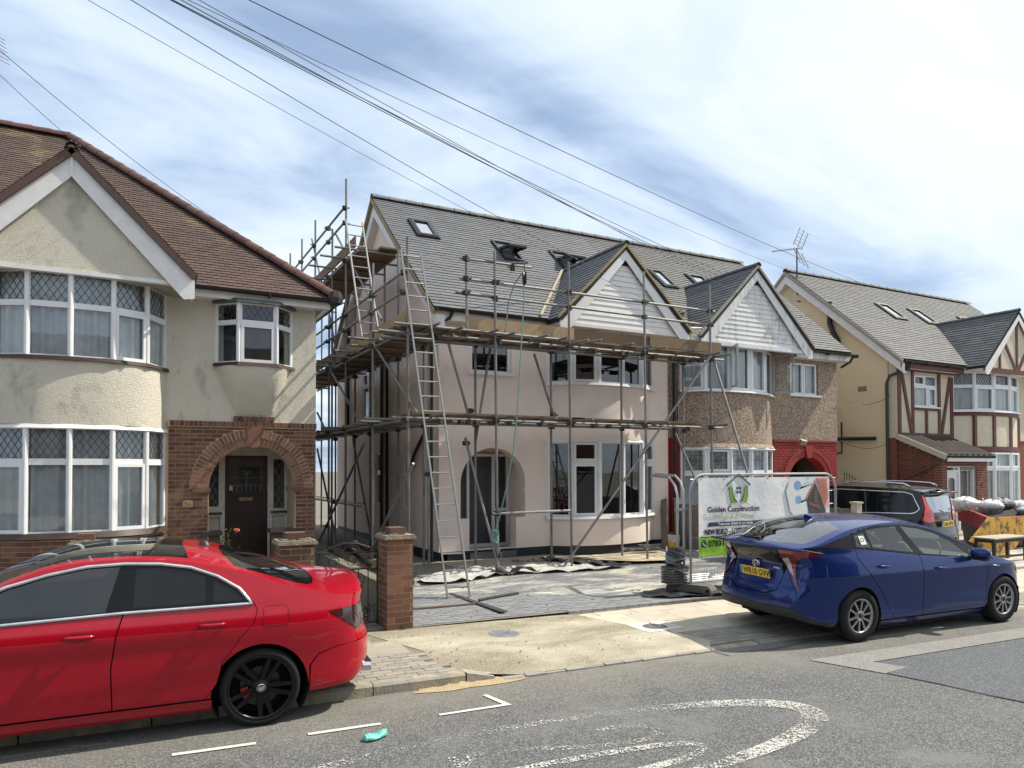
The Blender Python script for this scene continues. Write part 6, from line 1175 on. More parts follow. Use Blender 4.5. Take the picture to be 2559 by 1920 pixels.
text('07831 547', .132, (8.24, YB_-.006, .835), E1, E3, BLK, 'lettering', BN, bold=.006, sx=1.12)
for o_ in [o_ for o_ in BN.children if o_.name.startswith('lettering')]: pass
MB().lathe([(0, 0), (.06, 0)], 22, Mx.Translation((8.15, YB_-.008, .88)) @ Mx.Rotation(radians(90), 4, 'X')).build('phone_disc', NAVY, BN)
MB().path([(8.13, YB_-.014, .905), (8.127, YB_-.014, .885), (8.145, YB_-.014, .86), (8.17, YB_-.014, .853)], .008, 5).build('phone_mark', M('banner_text_white', (.8, .82, .84)), BN)
fl_('envelope_mark', rect(8.635, 8.74, .70, .765), NAVY, .008); MB().path([(8.64, YB_-.016, .76), (8.687, YB_-.016, .728), (8.735, YB_-.016, .76)], .004, 4).build('envelope_line', M('banner_text_white', (.8, .82, .84)), BN)
hx, hz = 8.93, 1.62    # house in two hands emblem
MB().path([(hx-.27, YB_, hz+.20), (hx, YB_, hz+.385), (hx+.27, YB_, hz+.20)], .014, 5).path([(hx-.23, YB_, hz+.17), (hx-.23, YB_, hz+.12)], .006, 4).path([(hx-.21, YB_, hz-.12), (hx-.1, YB_, hz-.085), (hx+.1, YB_, hz-.085), (hx+.23, YB_, hz-.12)], .005, 4).build('emblem_roof', NAVY, BN)
for s_ in (.82, -.82):
    fl_('emblem_hand', [(hx+s_*.24, hz+.20), (hx+s_*.17, hz+.14), (hx+s_*.155, hz+.02), (hx+s_*.10, hz-.03), (hx+s_*.03, hz-.09), (hx+s_*.20, hz-.09), (hx+s_*.245, hz+.02)], LG2, .001)
    MB().path([(hx+s_*q[0], YB_-.004, hz+q[1]) for q in ((.20, .22), (.165, .13), (.15, .02), (.10, -.03), (.02, -.09))], .004, 4).path([(hx+s_*q[0], YB_-.004, hz+q[1]) for q in ((.245, .2), (.25, .02), (.20, -.09))], .004, 4).path([(hx+s_*.13, YB_-.004, hz+.06), (hx+s_*.12, YB_-.004, hz-.02), (hx+s_*.09, YB_-.004, hz-.07)], .004, 4).build('emblem_line', NAVY, BN)
for a in (-.055, .01):
    for b in (.06, .125): fl_('emblem_window', rect(hx+a, hx+a+.045, hz+b, hz+b+.045), NAVY, .002)
# printed picture at the right: plans, a timber roof frame on a dark house
PB1 = M('print_blue', (.22, .38, .66), .5); PRD = M('print_timber', (.60, .22, .15), .5); PGR = M('print_dark', (.05, .055, .06), .5); PLT = M('print_pale_blue', (.52, .60, .70), .5)
fl_('printed_picture', [(10.18, 1.95-.01), (11.15, 1.935), (11.15, 1.05), (10.55, .98), (10.15, 1.35), (10.05, 1.7)], M('print_grey', (.58, .62, .68), .5, col2=(.72, .73, .74), var=(2, 1.4)), -.002)
for x, z, r in ((10.34, 1.80, .085), (10.36, 1.55, .075)): fl_('paper_roll', [(x+r*cos(t), z+r*.95*sin(t)) for t in [2*pi*i/14 for i in range(14)]], PB1, .001); fl_('paper_roll', [(x-r*.8, z-r*.5), (x+r*.6, z-r*.9), (x-.30, z-.42), (x-.36, z-.36)][:0] or [(x+.0, z-r), (x+r*.9, z-r*.4), (10.75, z+.02), (10.6, z+.07)], PLT, -.0)
fl_('model_house', [(10.56, 1.56), (10.78, 1.86), (11.05, 1.36), (11.08, 1.08), (10.62, 1.26)], PGR, .002)
mb = MB()
for i in range(12): t = i/11; a = V((10.80+.28*t, YB_-.006, 1.93-.02*t)); b = V((11.02+.10*t, YB_-.006, 1.38+.20*t)); mb.bar(a, b, .002, .012, (1, 0, 0))
for i in range(13): t = i/12; a = V((10.80, YB_-.008, 1.90)).lerp(V((11.04, YB_-.008, 1.36)), t); mb.bar(a, a+V((.30*(1-.55*t), 0, .03+.06*t)), .002, .010)
mb.bar((10.54, YB_-.006, 1.55), (10.79, YB_-.006, 1.88), .002, .03)
for i in range(6): mb.bar((10.62+.045*i, YB_-.008, 1.50-.012*i), (10.66+.045*i, YB_-.008, 1.44-.012*i), .002, .012)
for i in range(5): mb.bar((10.76, YB_-.008, 1.68-.045*i), (10.83, YB_-.008, 1.67-.045*i), .002, .012)
mb.build('timber_frame_print', PRD, BN)
mb = MB(); rr = random.Random(9)
for _ in range(34): x, z = rr.uniform(10.15, 10.9), rr.uniform(1.02, 1.28); L_ = rr.uniform(.05, .22); a = rr.choice((.5, -.45)); mb.bar((x, YB_-.004, z), (x+L_, YB_-.004, z+L_*a), .001, .004)
mb.build('plan_lines_print', PGR, BN)
fl_('print_figures', [(11.0, 1.18), (11.08, 1.22), (11.13, 1.18), (11.08, 1.13)], M('print_red', (.7, .06, .04), .5), .004)
for x in (8.1, 8.6, 9.1, 9.6, 10.1, 10.6, 11.13):
    for z in (1.92, .67): MB().box(x-.008, x+.008, YB_-.006, YB_-.002, z-.008, z+.014).build('eyelet_tie', BLACKP, BN)
# ================================================================= skip, board, table
SK = thing('skip', 'red builders skip piled with white rubble sacks', 'skip', (18.2, 10.4, .1)); RS = M('skip_red', (.33, .02, .03), .5, col2=(.24, .02, .03), var=(3, 1), stain=(3, .58, .8, (.12, .05, .04))); DK = M('skip_dark', (.05, .045, .05), .7, col2=(.09, .07, .06), var=(3, 1))
sk0 = V((16.55, 9.75, .12)); 
mb = MB(); A = [V(p) for p in ((17.95, 9.9, .15), (20.6, 9.9, .15), (22.4, 11.3, .15), (19.8, 11.35, .15))]; B = [V(p) for p in ((17.83, 9.65, 0.89), (20.9, 9.65, .95), (23.0, 11.6, .95), (20.05, 11.6, 1.02))]
mb.add(A+B, [(3, 2, 1, 0), (0, 1, 5, 4), (1, 2, 6, 5), (2, 3, 7, 6), (3, 0, 4, 7)]); mb.build('body', DK, SK)
mb = MB(); a_, b_ = V((17.83, 9.63, 0.89)), V((20.05, 11.6, 1.02)); of_ = V((-.03, .034, 0)); mb.add([b_+of_, a_+of_, a_+of_+V((.04, .02, -.30)), b_+of_+V((-.04, -.03, -.36))], [(0, 1, 2, 3)]).bar(b_, a_, .09, .07).bar(a_, a_+V((3.4, 0, 0)), .07, .06); mb.build('red_end', RS, SK)
SACK = M('white_rubble_sack', (.66, .66, .65), .5, col2=(.48, .48, .48), var=(6, 1.2), bump=(7, 1, .06)); SACKD = M('dark_sack', (.06, .06, .06), .5, bump=(7, 1, .05))
rr = random.Random(6); k = 0; slab_l = ['slumped', 'tied', 'torn', 'bulging', 'flattened', 'folded', 'twisted', 'leaning', 'knotted', 'wrinkled', 'round', 'long', 'short', 'dusty']
for i in range(14):
    x, y = 18.4+.27*i+rr.uniform(-.1, .1), 10.4+rr.uniform(-.5, .9)+.25*(i < 5); z = 1.10+rr.uniform(-.02, .14)-.015*i; m = MB(); n = 9; sx_, sy_, sz_ = rr.uniform(.24, .40), rr.uniform(.22, .32), rr.uniform(.11, .18)
    ph = rr.random()*9; rings = [[V((x+sx_*sin(pi*j/n)*cos(2*pi*q/12)*(1+.16*sin(3*q+ph+j)), y+sy_*sin(pi*j/n)*sin(2*pi*q/12)*(1+.16*sin(4*q+ph)), z+sz_*cos(pi*j/n)*(1+.2*sin(q*2+j+ph)))) for q in range(13)] for j in range(n+1)]
    for a, b in zip(rings, rings[1:]): m.strip(a, b)
    tag(m.build('rubble_sack', SACKD if i in (5, 11) else SACK, smooth=True), '%s %s rubble sack on the skip, number %d from its left end' % (slab_l[i], 'black' if i in (5, 11) else 'white', i+1) if False else '%s %s rubble sack heaped on the skip' % (slab_l[i], 'black' if i in (5, 11) else 'white'), 'sack', 'rubble sacks on the skip')
YBm = M('scuffed_orange_board', (.62, .28, .035), .7, col2=(.50, .33, .05), var=(2.2, 1.4), stain=(5, .52, .6, (.10, .07, .04)), bump=(20, .3))
mb = MB(); mb.prism([(16.83, .99), (18.7, .96), (17.9, .28), (17.29, .12), (16.1, .50)], (0, .03, 0), org=(0, 9.1, 0)); tag(mb.build('leaning_board', YBm), 'scuffed orange and yellow board leaning in front of the skip', 'board')
TB = thing('wooden_table', 'small dark wooden table with pale top on the next drive', 'table', (16.4, 8.7, .1)); DW = M('dark_wood', (.03, .022, .018), .6)
MB().box(15.85, 17.2, 8.45, 8.95, .60, .625).build('tabletop', M('pale_worn_top', (.42, .37, .28), .7), TB); MB().box(15.9, 17.15, 8.5, 8.9, .52, .598).build('apron', DW, TB)
for x in (15.93, 17.12):
    for y in (8.52, 8.88): MB().box(x-.03, x+.03, y-.03, y+.03, .1, .52).build('leg', DW, TB)
MB().box(15.93, 17.12, 8.5, 8.54, .20, .24).build('stretcher', DW, TB)
# ================================================================= cars
def lerpt(T, x):
    if x <= T[0][0]: return T[0][1]
    for a, b in zip(T, T[1:]):
        if x <= b[0]:
            t = (x-a[0])/(b[0]-a[0]); return a[1]+(b[1]-a[1])*t
    return T[-1][1]
def smt(T, x):
    """monotone smooth table lookup (Catmull-Rom on uneven knots)"""
    if x <= T[0][0]: return T[0][1]
    if x >= T[-1][0]: return T[-1][1]
    for i in range(len(T)-1):
        a, b = T[i], T[i+1]
        if x <= b[0]:
            h = b[0]-a[0]; t = (x-a[0])/h
            m0 = (b[1]-T[i-1][1])/(b[0]-T[i-1][0]) if i > 0 else (b[1]-a[1])/h
            m1 = (T[i+2][1]-a[1])/(T[i+2][0]-a[0]) if i < len(T)-2 else (b[1]-a[1])/h
            return (2*t**3-3*t*t+1)*a[1]+(t**3-2*t*t+t)*h*m0+(-2*t**3+3*t*t)*b[1]+(t**3-t*t)*h*m1
class Car:
    def __init__(s, root, plan, side, rear, front, belt, rail, spine, lean, extra=None):
        s.root = root; s.side = side; s.rear = rear; s.front = front; s.belt = belt; s.rail = rail; s.spine = spine; s.lean = lean; s.extra = extra
        P = smoothline(plan, 12); s.P = P; l = [0]
        for a, b in zip(P, P[1:]): l.append(l[-1]+hypot(b[0]-a[0], b[1]-a[1]))
        k = min(range(len(P)), key=lambda i: abs(P[i][0]-1.2)); s.S = [q-l[k]+P[k][0] for q in l]; s.smin, s.smax = s.S[0], s.S[-1]
        s.rim = []
        n = 160
        for i in range(n+1):
            q = s.smin+(s.smax-s.smin)*i/n; p = s.pos(q, smt(s.rail, q)); s.rim.append((p.x, p.y, p.z))
        s.rim.sort(); s.rx = [(p[0], p[1]) for p in s.rim]; s.rz = [(p[0], p[2]) for p in s.rim]
    def out(s, q):
        S, P = s.S, s.P; q = max(S[0], min(S[-1]-1e-6, q)); lo, hi = 0, len(S)-1
        while hi-lo > 1:
            m = (lo+hi)//2
            if S[m] <= q: lo = m
            else: hi = m
        t = (q-S[lo])/(S[hi]-S[lo]); return P[lo][0]+(P[hi][0]-P[lo][0])*t, P[lo][1]+(P[hi][1]-P[lo][1])*t
    def pos(s, q, z, o=0.):
        x, y = s.out(q); a = s.out(q-.04); b = s.out(q+.04); dx, dy = b[0]-a[0], b[1]-a[1]; l = hypot(dx, dy) or 1; nx, ny = -dy/l, dx/l
        if ny < 0 and abs(nx) < .9: nx, ny = -nx, -ny
        if x < 0 and nx > 0 or x > 2.5 and nx < -0: nx = -nx
        w = min(1, nx*nx*1.15); f = smt(s.side, z)*(1-w)+(smt(s.rear, z) if x < 1 else smt(s.front, z))*w
        t = z-smt(s.belt, q); t = .5*(t+sqrt(t*t+.0009)); f += s.lean*t*(1-w)+.25*t*w
        if s.extra: f += s.extra(q, z)*(1-w)
        f -= o; yy = y-ny*f
        return V((x-nx*f, max(0, yy), z))
    def topz(s, x, v, o=0.):
        y = smt(s.rx, x); z0 = smt(s.rz, x); zc = max(z0+.002, smt(s.spine, x)); return V((x, v*y, z0+(zc-z0)*(1-abs(v)**2.3)+o))
    def panel(s, name, poly, mat, holes=(), o=0., top=False, grid=.06, sides=(1, -1), parent=None, seg=None):
        f = (lambda a, b: s.topz(a, b, o)) if top else (lambda a, b: s.pos(a, b, o)); e = .012; res = []
        vs, fs, _ = tri2d(poly, holes, grid, seg or grid)
        base_ = [f(a, b) for a, b in vs]; nr = []
        for a, b in vs:
            du = f(a+e, b)-f(a-e, b); dv = f(a, b+e)-f(a, b-e); n = du.cross(dv); n = n.normalized() if n.length > 1e-9 else V((0, 0, 1))
            nr.append(n)
        c = len(vs)
        flip = (sum(n.z for n in nr) < 0) if top else (sum(n.y for n in nr)+sum(-n.x if base_[i].x < 0 else 0 for i, n in enumerate(nr))*.5 < 0)
        if flip: nr = [-n for n in nr]
        for sg in sides:
            V2 = [V((p.x, p.y*sg, p.z)) for p in base_]; N2 = [V((n.x, n.y*sg, n.z)) for n in nr]; F2 = []
            for t in fs:
                g = (V2[t[1]]-V2[t[0]]).cross(V2[t[2]]-V2[t[0]]); m = N2[t[0]]+N2[t[1]]+N2[t[2]]; F2.append(t if g.dot(m) > 0 else t[::-1])
            mb = MB(); mb.add(V2, F2); res.append(mb.build(name, mat, parent or s.root, smooth=True, nrm=N2))
        return res
    def line(s, name, pts, r, mat, o=.004, n=5, sides=(1, -1), dens=.05, parent=None):
        q = []
        for a, b in zip(pts, pts[1:]):
            k = max(1, int(hypot(b[0]-a[0], b[1]-a[1])/dens)); q += [(a[0]+(b[0]-a[0])*i/k, a[1]+(b[1]-a[1])*i/k) for i in range(k)]
        q.append(pts[-1])
        for sg in sides: MB().path([V((p.x, p.y*sg, p.z)) for p in (s.pos(a, b, o) for a, b in q)], r, n).build(name, mat, parent or s.root, smooth=True)
    def railpts(s, a, b, n=10, dz=0): return [(a+(b-a)*i/n, smt(s.rail, a+(b-a)*i/n)+dz) for i in range(n+1)]
    def arch(s, x, r, a0=0, a1=180, n=18, zc=.32): return arc(x, zc, r, a0, a1, n)
TYRE = M('tyre_rubber', (.014, .014, .015), .85, spec=.2, col2=(.022, .021, .020), var=(8, 1), bump=(60, .3, .003)); WELL = M('wheel_well', (.008, .008, .009), .95); CHROME = M('chrome_trim', (.78, .79, .8), .12, metal=1); GAP = M('panel_gap', (.004, .004, .004), .9)
def wheel(car, x, y, R_, rr_, wd, style, rim, hubtxt=None):
    """wheel with tyre, rim and spokes; y is the outer face, sign gives the side"""
    sg = 1 if y > 0 else -1; m = Mx.Translation((x, y, R_)) @ Mx.Rotation(radians(-90*sg), 4, 'X')
    w = MB().lathe([(rr_*.98, -.012), (rr_+.012, -.004), ((R_+rr_)/2, .0), (R_-.02, -.008), (R_-.004, -.03), (R_, -.06), (R_, -wd+.03), (R_-.03, -wd), (rr_, -wd)], 40, m).build('wheel', TYRE, car.root, smooth=True)
    b = MB().lathe([(rr_+.004, -.006), (rr_, -.004), (rr_-.014, -.008), (rr_-.02, -.03), (rr_-.03, -.10), (rr_-.05, -.17)], 40, m).build('rim', rim, w, smooth=True)
    MB().lathe([(rr_-.03, -.12), (0, -.12)], 30, m).build('brake_back', WELL, w)
    MB().lathe([(.0, -.075), (rr_*.62, -.075), (rr_*.62, -.095)], 30, m).build('brake_disc', M('brake_disc_steel', (.06, .06, .06), .4, metal=.8), w)
    sp = MB()
    if style == 'twin5':
        for k in range(5):
            a = radians(90+72*k+10)
            for d in (-.17, .17):
                c, s_ = cos(a), sin(a); p0 = V((c*.035-s_*d*.10, s_*.035+c*d*.10, -.028)); a2 = a+d*1.05; p1 = V((cos(a2)*(rr_-.012), sin(a2)*(rr_-.012), -.016)); n_ = V((0, 0, 1)); t = (p1-p0).normalized().cross(n_)
                A = [p0-t*.020, p0+t*.020, p1+t*.017, p1-t*.017]; vs = [q for q in A]+[q-n_*.035 for q in A]; sp.add([m @ q for q in vs], [(0, 1, 2, 3), (4, 7, 6, 5), (0, 4, 5, 1), (1, 5, 6, 2), (2, 6, 7, 3), (3, 7, 4, 0)])
        sp.lathe([(0, -.006), (.035, -.008), (.055, -.02), (.07, -.045)], 20, m)
    else:
        for k in range(10):
            a = radians(36*k+9); d = .10 if k % 2 else -.10; c, s_ = cos(a), sin(a); p0 = V((cos(a-d)*.045, sin(a-d)*.045, -.012)); p1 = V((cos(a+d*.3)*(rr_-.012), sin(a+d*.3)*(rr_-.012), -.012)); n_ = V((0, 0, 1)); t = (p1-p0).normalized().cross(n_); A = [p0-t*.010, p0+t*.010, p1+t*.014, p1-t*.014]
            vs = A+[q-n_*.03 for q in A]; sp.add([m @ q for q in vs], [(0, 1, 2, 3), (4, 7, 6, 5), (0, 4, 5, 1), (1, 5, 6, 2), (2, 6, 7, 3), (3, 7, 4, 0)])
        sp.lathe([(0.026, -.014), (.05, -.006), (.062, -.012), (.07, -.035)], 20, m)
    sp.build('spokes', rim, w, smooth='auto')
    if style == 'twin5':
        MB().lathe([(0, .0), (.026, -.001), (.034, -.006)], 20, m).build('hub_cap', CHROME, w, smooth='auto'); sm = MB()
        MB().lathe([(.024, .0015), (.0305, -.0005)], 20, m).build('hub_ring', M('emblem_blue', (.02, .03, .08), .3), w)
        for k in range(3): a = radians(90+120*k); sm.add([m @ V(q) for q in ((-sin(a)*.004, cos(a)*.004, .0025), (sin(a)*.004, -cos(a)*.004, .0025), (cos(a)*.022, sin(a)*.022, .0025))], [(0, 1, 2)])
        sm.build('star_emblem', M('silver_emblem', (.7, .7, .7), .2, metal=1), w)
        MB().box(-.03, .03, -.05, .05, -.065, -.035, m @ Mx.Rotation(radians(20), 4, 'Z') @ Mx.Translation((.12, 0, 0))).build('brake_caliper', M('red_caliper', (.35, .01, .01), .4), w)
    else:
        MB().lathe([(0, -.008), (.026, -.010), (.028, -.02)], 16, m).build('hub_cap', BLACKP, w)
        nb = MB()
        for k in range(5): a = radians(72*k); nb.lathe([(0, -.008), (.009, -.008), (.009, -.02)], 6, m @ Mx.Translation((cos(a)*.044, sin(a)*.044, 0)))
        nb.build('wheel_nuts', BLACKP, w)
    return w
def archliner(car, x, y, r, zc=.32, wd=.34):
    sg = 1 if y > 0 else -1; A = [V((x+r*cos(t), y, zc+r*sin(t))) for t in [radians(-35+250*i/24) for i in range(25)]]; B = [q-V((0, sg*wd, 0)) for q in A]; mb = MB(); mb.strip(A, B); mb.add(B, [tuple(range(25))]); mb.build('wheel_arch_liner', WELL, car.root)
def plate(car, body, cx, z, ang, front=False, w_=.52, col=(.85, .55, .02), x=None):
    """yellow rear number plate facing backwards"""
    ax_ = V((0, -1, 0)); az_ = V((sin(ang), 0, cos(ang))); nn = ax_.cross(az_); o = V((cx, w_/2, z)); mb = MB(); mb.prism([(0, 0), (w_, 0), (w_, .112), (0, .112)], nn*-.008, org=o, ax=ax_, ay=az_); p = mb.build('number_plate', M('yellow_plate', col, .4), car.root)
    blue = MB(); blue.prism([(0, 0), (.045, 0), (.045, .112), (0, .112)], nn*.001, org=o+nn*.0005, ax=ax_, ay=az_); blue.build('plate_band', M('plate_blue', (.02, .20, .50), .4), p)
    text(body, .112, o+ax_*.06+az_*.017, ax_, az_, BLK, 'plate_text', p, bold=.0022, sx=.84, out=.0015)
def paint(name, col, flake, rough=.28):
    m = M(name, col, rough, metal=flake, col2=tuple(c*.93 for c in col), var=(1, .6), coat=.8, spec=.15); m.node_tree.nodes['Principled BSDF'].inputs['Coat Roughness'].default_value = .035; return m
def seat(car, x, y, z, mat, h=.62):
    mb = MB(); 
    def blob(cx, cy, cz, sx, sy, sz, tilt=0):
        m = Mx.Translation((cx, cy, cz)) @ Mx.Rotation(tilt, 4, 'Y'); rings = []
        for j in range(9):
            t = pi*j/8; rings.append([m @ V((sx*sin(t)**.5*abs(cos(u))**.6*(1 if cos(u) > 0 else -1), sy*sin(t)**.5*abs(sin(u))**.6*(1 if sin(u) > 0 else -1), sz*cos(t))) for u in [2*pi*q/14 for q in range(15)]])
        for a, b in zip(rings, rings[1:]): mb.strip(b, a)
    blob(x, y, z+.30, .07, .24, .34, -.22); blob(x+.25, y, z, .27, .25, .08); blob(x-.16, y, z+.70, .05, .14, .10, -.15); mb.build('seat', mat, car.root, smooth=True)
def mirror(car, x, y, z, mat, sg):
    m = Mx.Translation((x, y*sg, z)); mb = MB(); rings = []
    for j in range(9): t = pi*j/8; rings.append([m @ V((.055*sin(t)**.6*cos(u)-.03*cos(t), sg*(-.11*cos(t)), .075*sin(t)**.6*sin(u))) for u in [2*pi*q/14 for q in range(15)]])
    for a, b in zip(rings, rings[1:]): mb.strip(b, a)
    o = mb.build('door_mirror', mat, car.root, smooth=True); MB().bar((x, (y-.16)*sg, z-.07), (x, (y-.03)*sg, z-.05), .06, .035).box(x-.05, x+.05, sg*y-.09, sg*y+.09, z-.085, z-.06).build('mirror_foot', BLACKP, o)
def handle(car, s0, z, mat, sides=(1, -1), slope=0.):
    L_ = .20
    for sg in sides:
        pts = []
        for i in range(9): t = i/8; p = car.pos(s0+L_*t, z+slope*t, .012+.026*sin(pi*t)**.5); pts.append(V((p.x, p.y*sg, p.z)))
        MB().path(pts, [.008]+[.015]*7+[.008], 8).build('door_handle', mat, car.root, smooth=True)
    car.panel('handle_shade', arc(s0+L_*.5, z-.004+slope*.5, .11, 0, 360, 16, ry=.032)[:-1], M('handle_shade_'+mat.name, tuple(c*.5 for c in mat.node_tree.nodes['Mix'].inputs[6].default_value[:3]), .4), o=.0015, grid=.05, sides=sides)  # flat patch, no hollow: shade behind the handle painted as darker body colour
def common(car, W, wb, arch_r, zb, ax_r, body_poly_top, dark, R_, rr_, wd, style, rim, fo=.0, zc=.32):
    # dark inner shell behind the panel gaps
    a0, a1 = car.smin+.001, car.smax-.001; n = 40
    low = [(a0, zb)]+[(x, zb) for x in (-.45,)]+[(a, b) for a, b in car.arch(0, arch_r, 180, 0, 14, zc)]+[(a, b) for a, b in car.arch(wb, arch_r, 180, 0, 14, zc)]+[(a1, zb)]
    low = [(a0, zb+.19), (-.85, zb+.16), (-arch_r, zb+.04)]+car.arch(0, arch_r+.004, 180, 0, 14, zc)+[(arch_r, zb+.04), (wb-arch_r, zb+.04)]+car.arch(wb, arch_r+.004, 180, 0, 14, zc)+[(wb+arch_r, zb+.04), (a1, zb+.04)]
    up = [(a1+(a0-a1)*i/n, smt(car.belt, a1+(a0-a1)*i/n)-.03) for i in range(n+1)]
    car.panel('inner_shell', low+up, GAP, o=-.022, grid=.12)
    for x in (0, wb):
        for sg in (1, -1):
            archliner(car, x, sg*(W/2-.035), arch_r+.006, zc); wheel(car, x, sg*(W/2-.01), R_, rr_, wd, style, rim)
    MB().box(-.32, wb+.65, -W/2+.22, W/2-.22, zb+.0, .42).box(-.72, -.32, -W/2+.25, W/2-.25, .34, .5).build('underbody', WELL, car.root)
# ----------------------------------------------------------------- red coupe-like saloon (faces left)
TILT = radians(2.4)      # both cars stand with their far wheels on the pavement
def place(root, P, ang, W, side, TILT=TILT):
    """put the rear near-side wheel contact at P; side: +1 left side towards the camera, -1 right side"""
    a = radians(ang); n = V((-sin(a), cos(a), 0)); root.rotation_euler = (-side*TILT, 0, a); root.location = V((P[0], P[1], W/2*sin(TILT)))-n*(side*(W/2-.01))
RED = paint('red_car_paint', (.37, .0008, .013), .0); RC = thing('red_car', 'red four door coupe parked at the left with dark tinted windows and black wheels', 'car', (0, 0, 0))
plan = [(-1.00, 0), (-.985, .30), (-.93, .56), (-.80, .75), (-.55, .845), (-.1, .885), (.6, .888), (1.3, .888), (2.2, .888), (2.75, .875), (3.15, .80), (3.40, .62), (3.53, .33), (3.57, 0)]
side = [(.16, .085), (.20, .045), (.27, .012), (.40, .010), (.52, .012), (.66, .004), (.80, .002), (.90, .018), (.97, .045), (1.02, .055), (1.5, .055)]
rear = [(.2, .11), (.30, .03), (.42, .0), (.58, .0), (.66, .03), (.78, .05), (.90, .065), (.98, .05), (1.04, .03), (1.5, .03)]; front = [(.2, .08), (.35, 0), (.55, 0), (.7, .07), (.9, .2), (1.5, .3)]
belt = [(-1.9, .99), (-1.0, .985), (-.6, .99), (-.3, 1.0), (.1, 1.0), (1.0, .985), (1.8, .95), (2.3, .93), (2.7, .90), (3.2, .80), (3.6, .66), (4.6, .60)]
rail = [(-1.9, 1.005), (-1.0, 1.005), (-.75, 1.01), (-.5, 1.045), (-.25, 1.12), (0, 1.205), (.25, 1.285), (.55, 1.35), (.9, 1.385), (1.3, 1.38), (1.6, 1.32), (1.9, 1.20), (2.15, 1.07), (2.32, .985), (2.45, .95), (2.7, .91), (3.2, .81), (3.6, .67), (4.6, .61)]
spine = [(-1.05, 1.035), (-.92, 1.055), (-.75, 1.05), (-.52, 1.06), (-.3, 1.13), (0, 1.245), (.3, 1.35), (.6, 1.41), (1.0, 1.432), (1.35, 1.42), (1.6, 1.37), (1.9, 1.25), (2.2, 1.12), (2.45, 1.01), (2.6, .985), (3.1, .91), (3.45, .80), (3.6, .67)]
cl = lambda q, z: -.010*math.exp(-((z-(.47+.075*(1.4-q)*(q < 2.6)))/.10)**2)*max(0, min(1, (q+.1)*1.5))+.009*math.exp(-((z-.69)/.09)**2)*(q > .2)*min(1, max(0, (q-.2)*2))
car = Car(RC, plan, side, rear, front, belt, rail, spine, .42, cl)
common(car, 1.776, 2.70, .375, .18, 0, None, None, .318, .258, .235, 'twin5', M('gloss_black_alloy', (.006, .006, .007), .3, spec=.3), zc=.305)
W1 = [(.10, 1.025), (.95, 1.02), (.93, 1.333), (.75, 1.325), (.55, 1.29), (.35, 1.215), (.20, 1.12)]
W1b = [(.42, 1.035), (.935, 1.035), (.918, 1.322), (.75, 1.316), (.55, 1.282), (.42, 1.235)]; W1q = [(.115, 1.033), (.36, 1.035), (.36, 1.205), (.20, 1.108)]
Wf = [(1.12, 1.018), (2.05, .985), (2.13, 1.0), (1.95, 1.13), (1.75, 1.215), (1.5, 1.285), (1.25, 1.33), (1.03, 1.337)]
ALLW = [(.07, 1.008), (1.0, 1.005), (2.17, .97), (1.97, 1.145), (1.76, 1.235), (1.5, 1.305), (1.25, 1.35), (1.0, 1.358), (.75, 1.345), (.53, 1.308), (.33, 1.23), (.17, 1.13)]
G = .0035
fdoor = [(1.07, .285), (1.08, .60), (1.045, .85), (1.00+.0, 1.003), (2.17, .968), (2.26, .86), (2.28, .60), (2.22, .285)]
rdoor = [(.40, .30), (.33, .42), (.42, .62), (.22, .80), (.07, .93), (.055, 1.006), (.99, 1.004), (1.035, .85), (1.07, .60), (1.062, .285)]
rdoor = [(.42, .285), (.345, .40), (.30, .56), (.17, .74), (.06, .86), (.035, .96), (.06, 1.006), (.99, 1.004), (1.036, .85), (1.071, .60), (1.061, .285)]
car.panel('front_door', fdoor, RED, grid=.045); car.panel('rear_door', rdoor, RED, grid=.045)
z_s = .275
car.panel('sill', [(.375, .175), (2.33, .175), (2.33, z_s), (.372, z_s)], RED, grid=.05, o=.012)
nr = 14
E_ = lambda a, b, n=10: car.railpts(a, b, n)
lamp = [(-.55, .895), (-.80, .905), (-1.05, .895), (-1.18, .86), (-1.16, .74), (-1.0, .70), (-.84, .70), (-.74, .76), (-.62, .85)]
# quarter panel runs from the roof rail down to the arch and the bumper
qp = [(-.385, .30)]+[p for p in car.arch(0, .378, 172, 8, 16, .305)]+[(.38, .285), (.414, .285), (.339, .40), (.294, .56), (.164, .74), (.054, .86), (.029, .96), (.052, 1.010)]+[(.16, 1.135), (.325, 1.236), (.53, 1.314), (.75, 1.352), (1.0, 1.365), (1.25, 1.357), (1.5, 1.312), (1.76, 1.243), (1.97, 1.153), (2.18, .972), (2.27, .862), (2.285, .60), (2.228, .285), (2.32, .285)]+car.arch(2.70, .378, 172, 8, 14, .305)+[(3.09, .30), (car.smax-.002, .30)]+[(car.smax-.002-(car.smax-2.45)*i/14, smt(car.rail, car.smax-.002-(car.smax-2.45)*i/14)) for i in range(15)]+E_(2.40, -.95, 44)+[(-1.35, 1.0), (car.smin+.002, 1.0), (car.smin+.002, .60), (-1.4, .60), (-.95, .60), (-.62, .59), (-.46, .545), (-.385, .46)]
body = car.panel('body', qp, RED, holes=[lamp], grid=.05)
bump = [(-.39, .235), (car.smin+.002, .26), (car.smin+.002, .594), (-1.4, .594), (-.95, .594), (-.62, .584), (-.465, .538), (-.40, .46)]
car.panel('rear_bumper', bump, RED, grid=.05, o=.002)
car.line('bumper_crease', [(-.42, .36), (-.7, .40), (-1.05, .47)], .002, RED, o=.002, sides=(1,))
car.panel('tail_light', lamp, M('smoked_lamp', (.018, .012, .014), .08, coat=1, col2=(.06, .012, .015), var=(5, 1)), o=.006, grid=.05)
BG_ = M('tinted_car_glass', (.006, .008, .010), .03, spec=.4); BG2 = glass('front_car_glass', (.40, .45, .46), .9, .04)
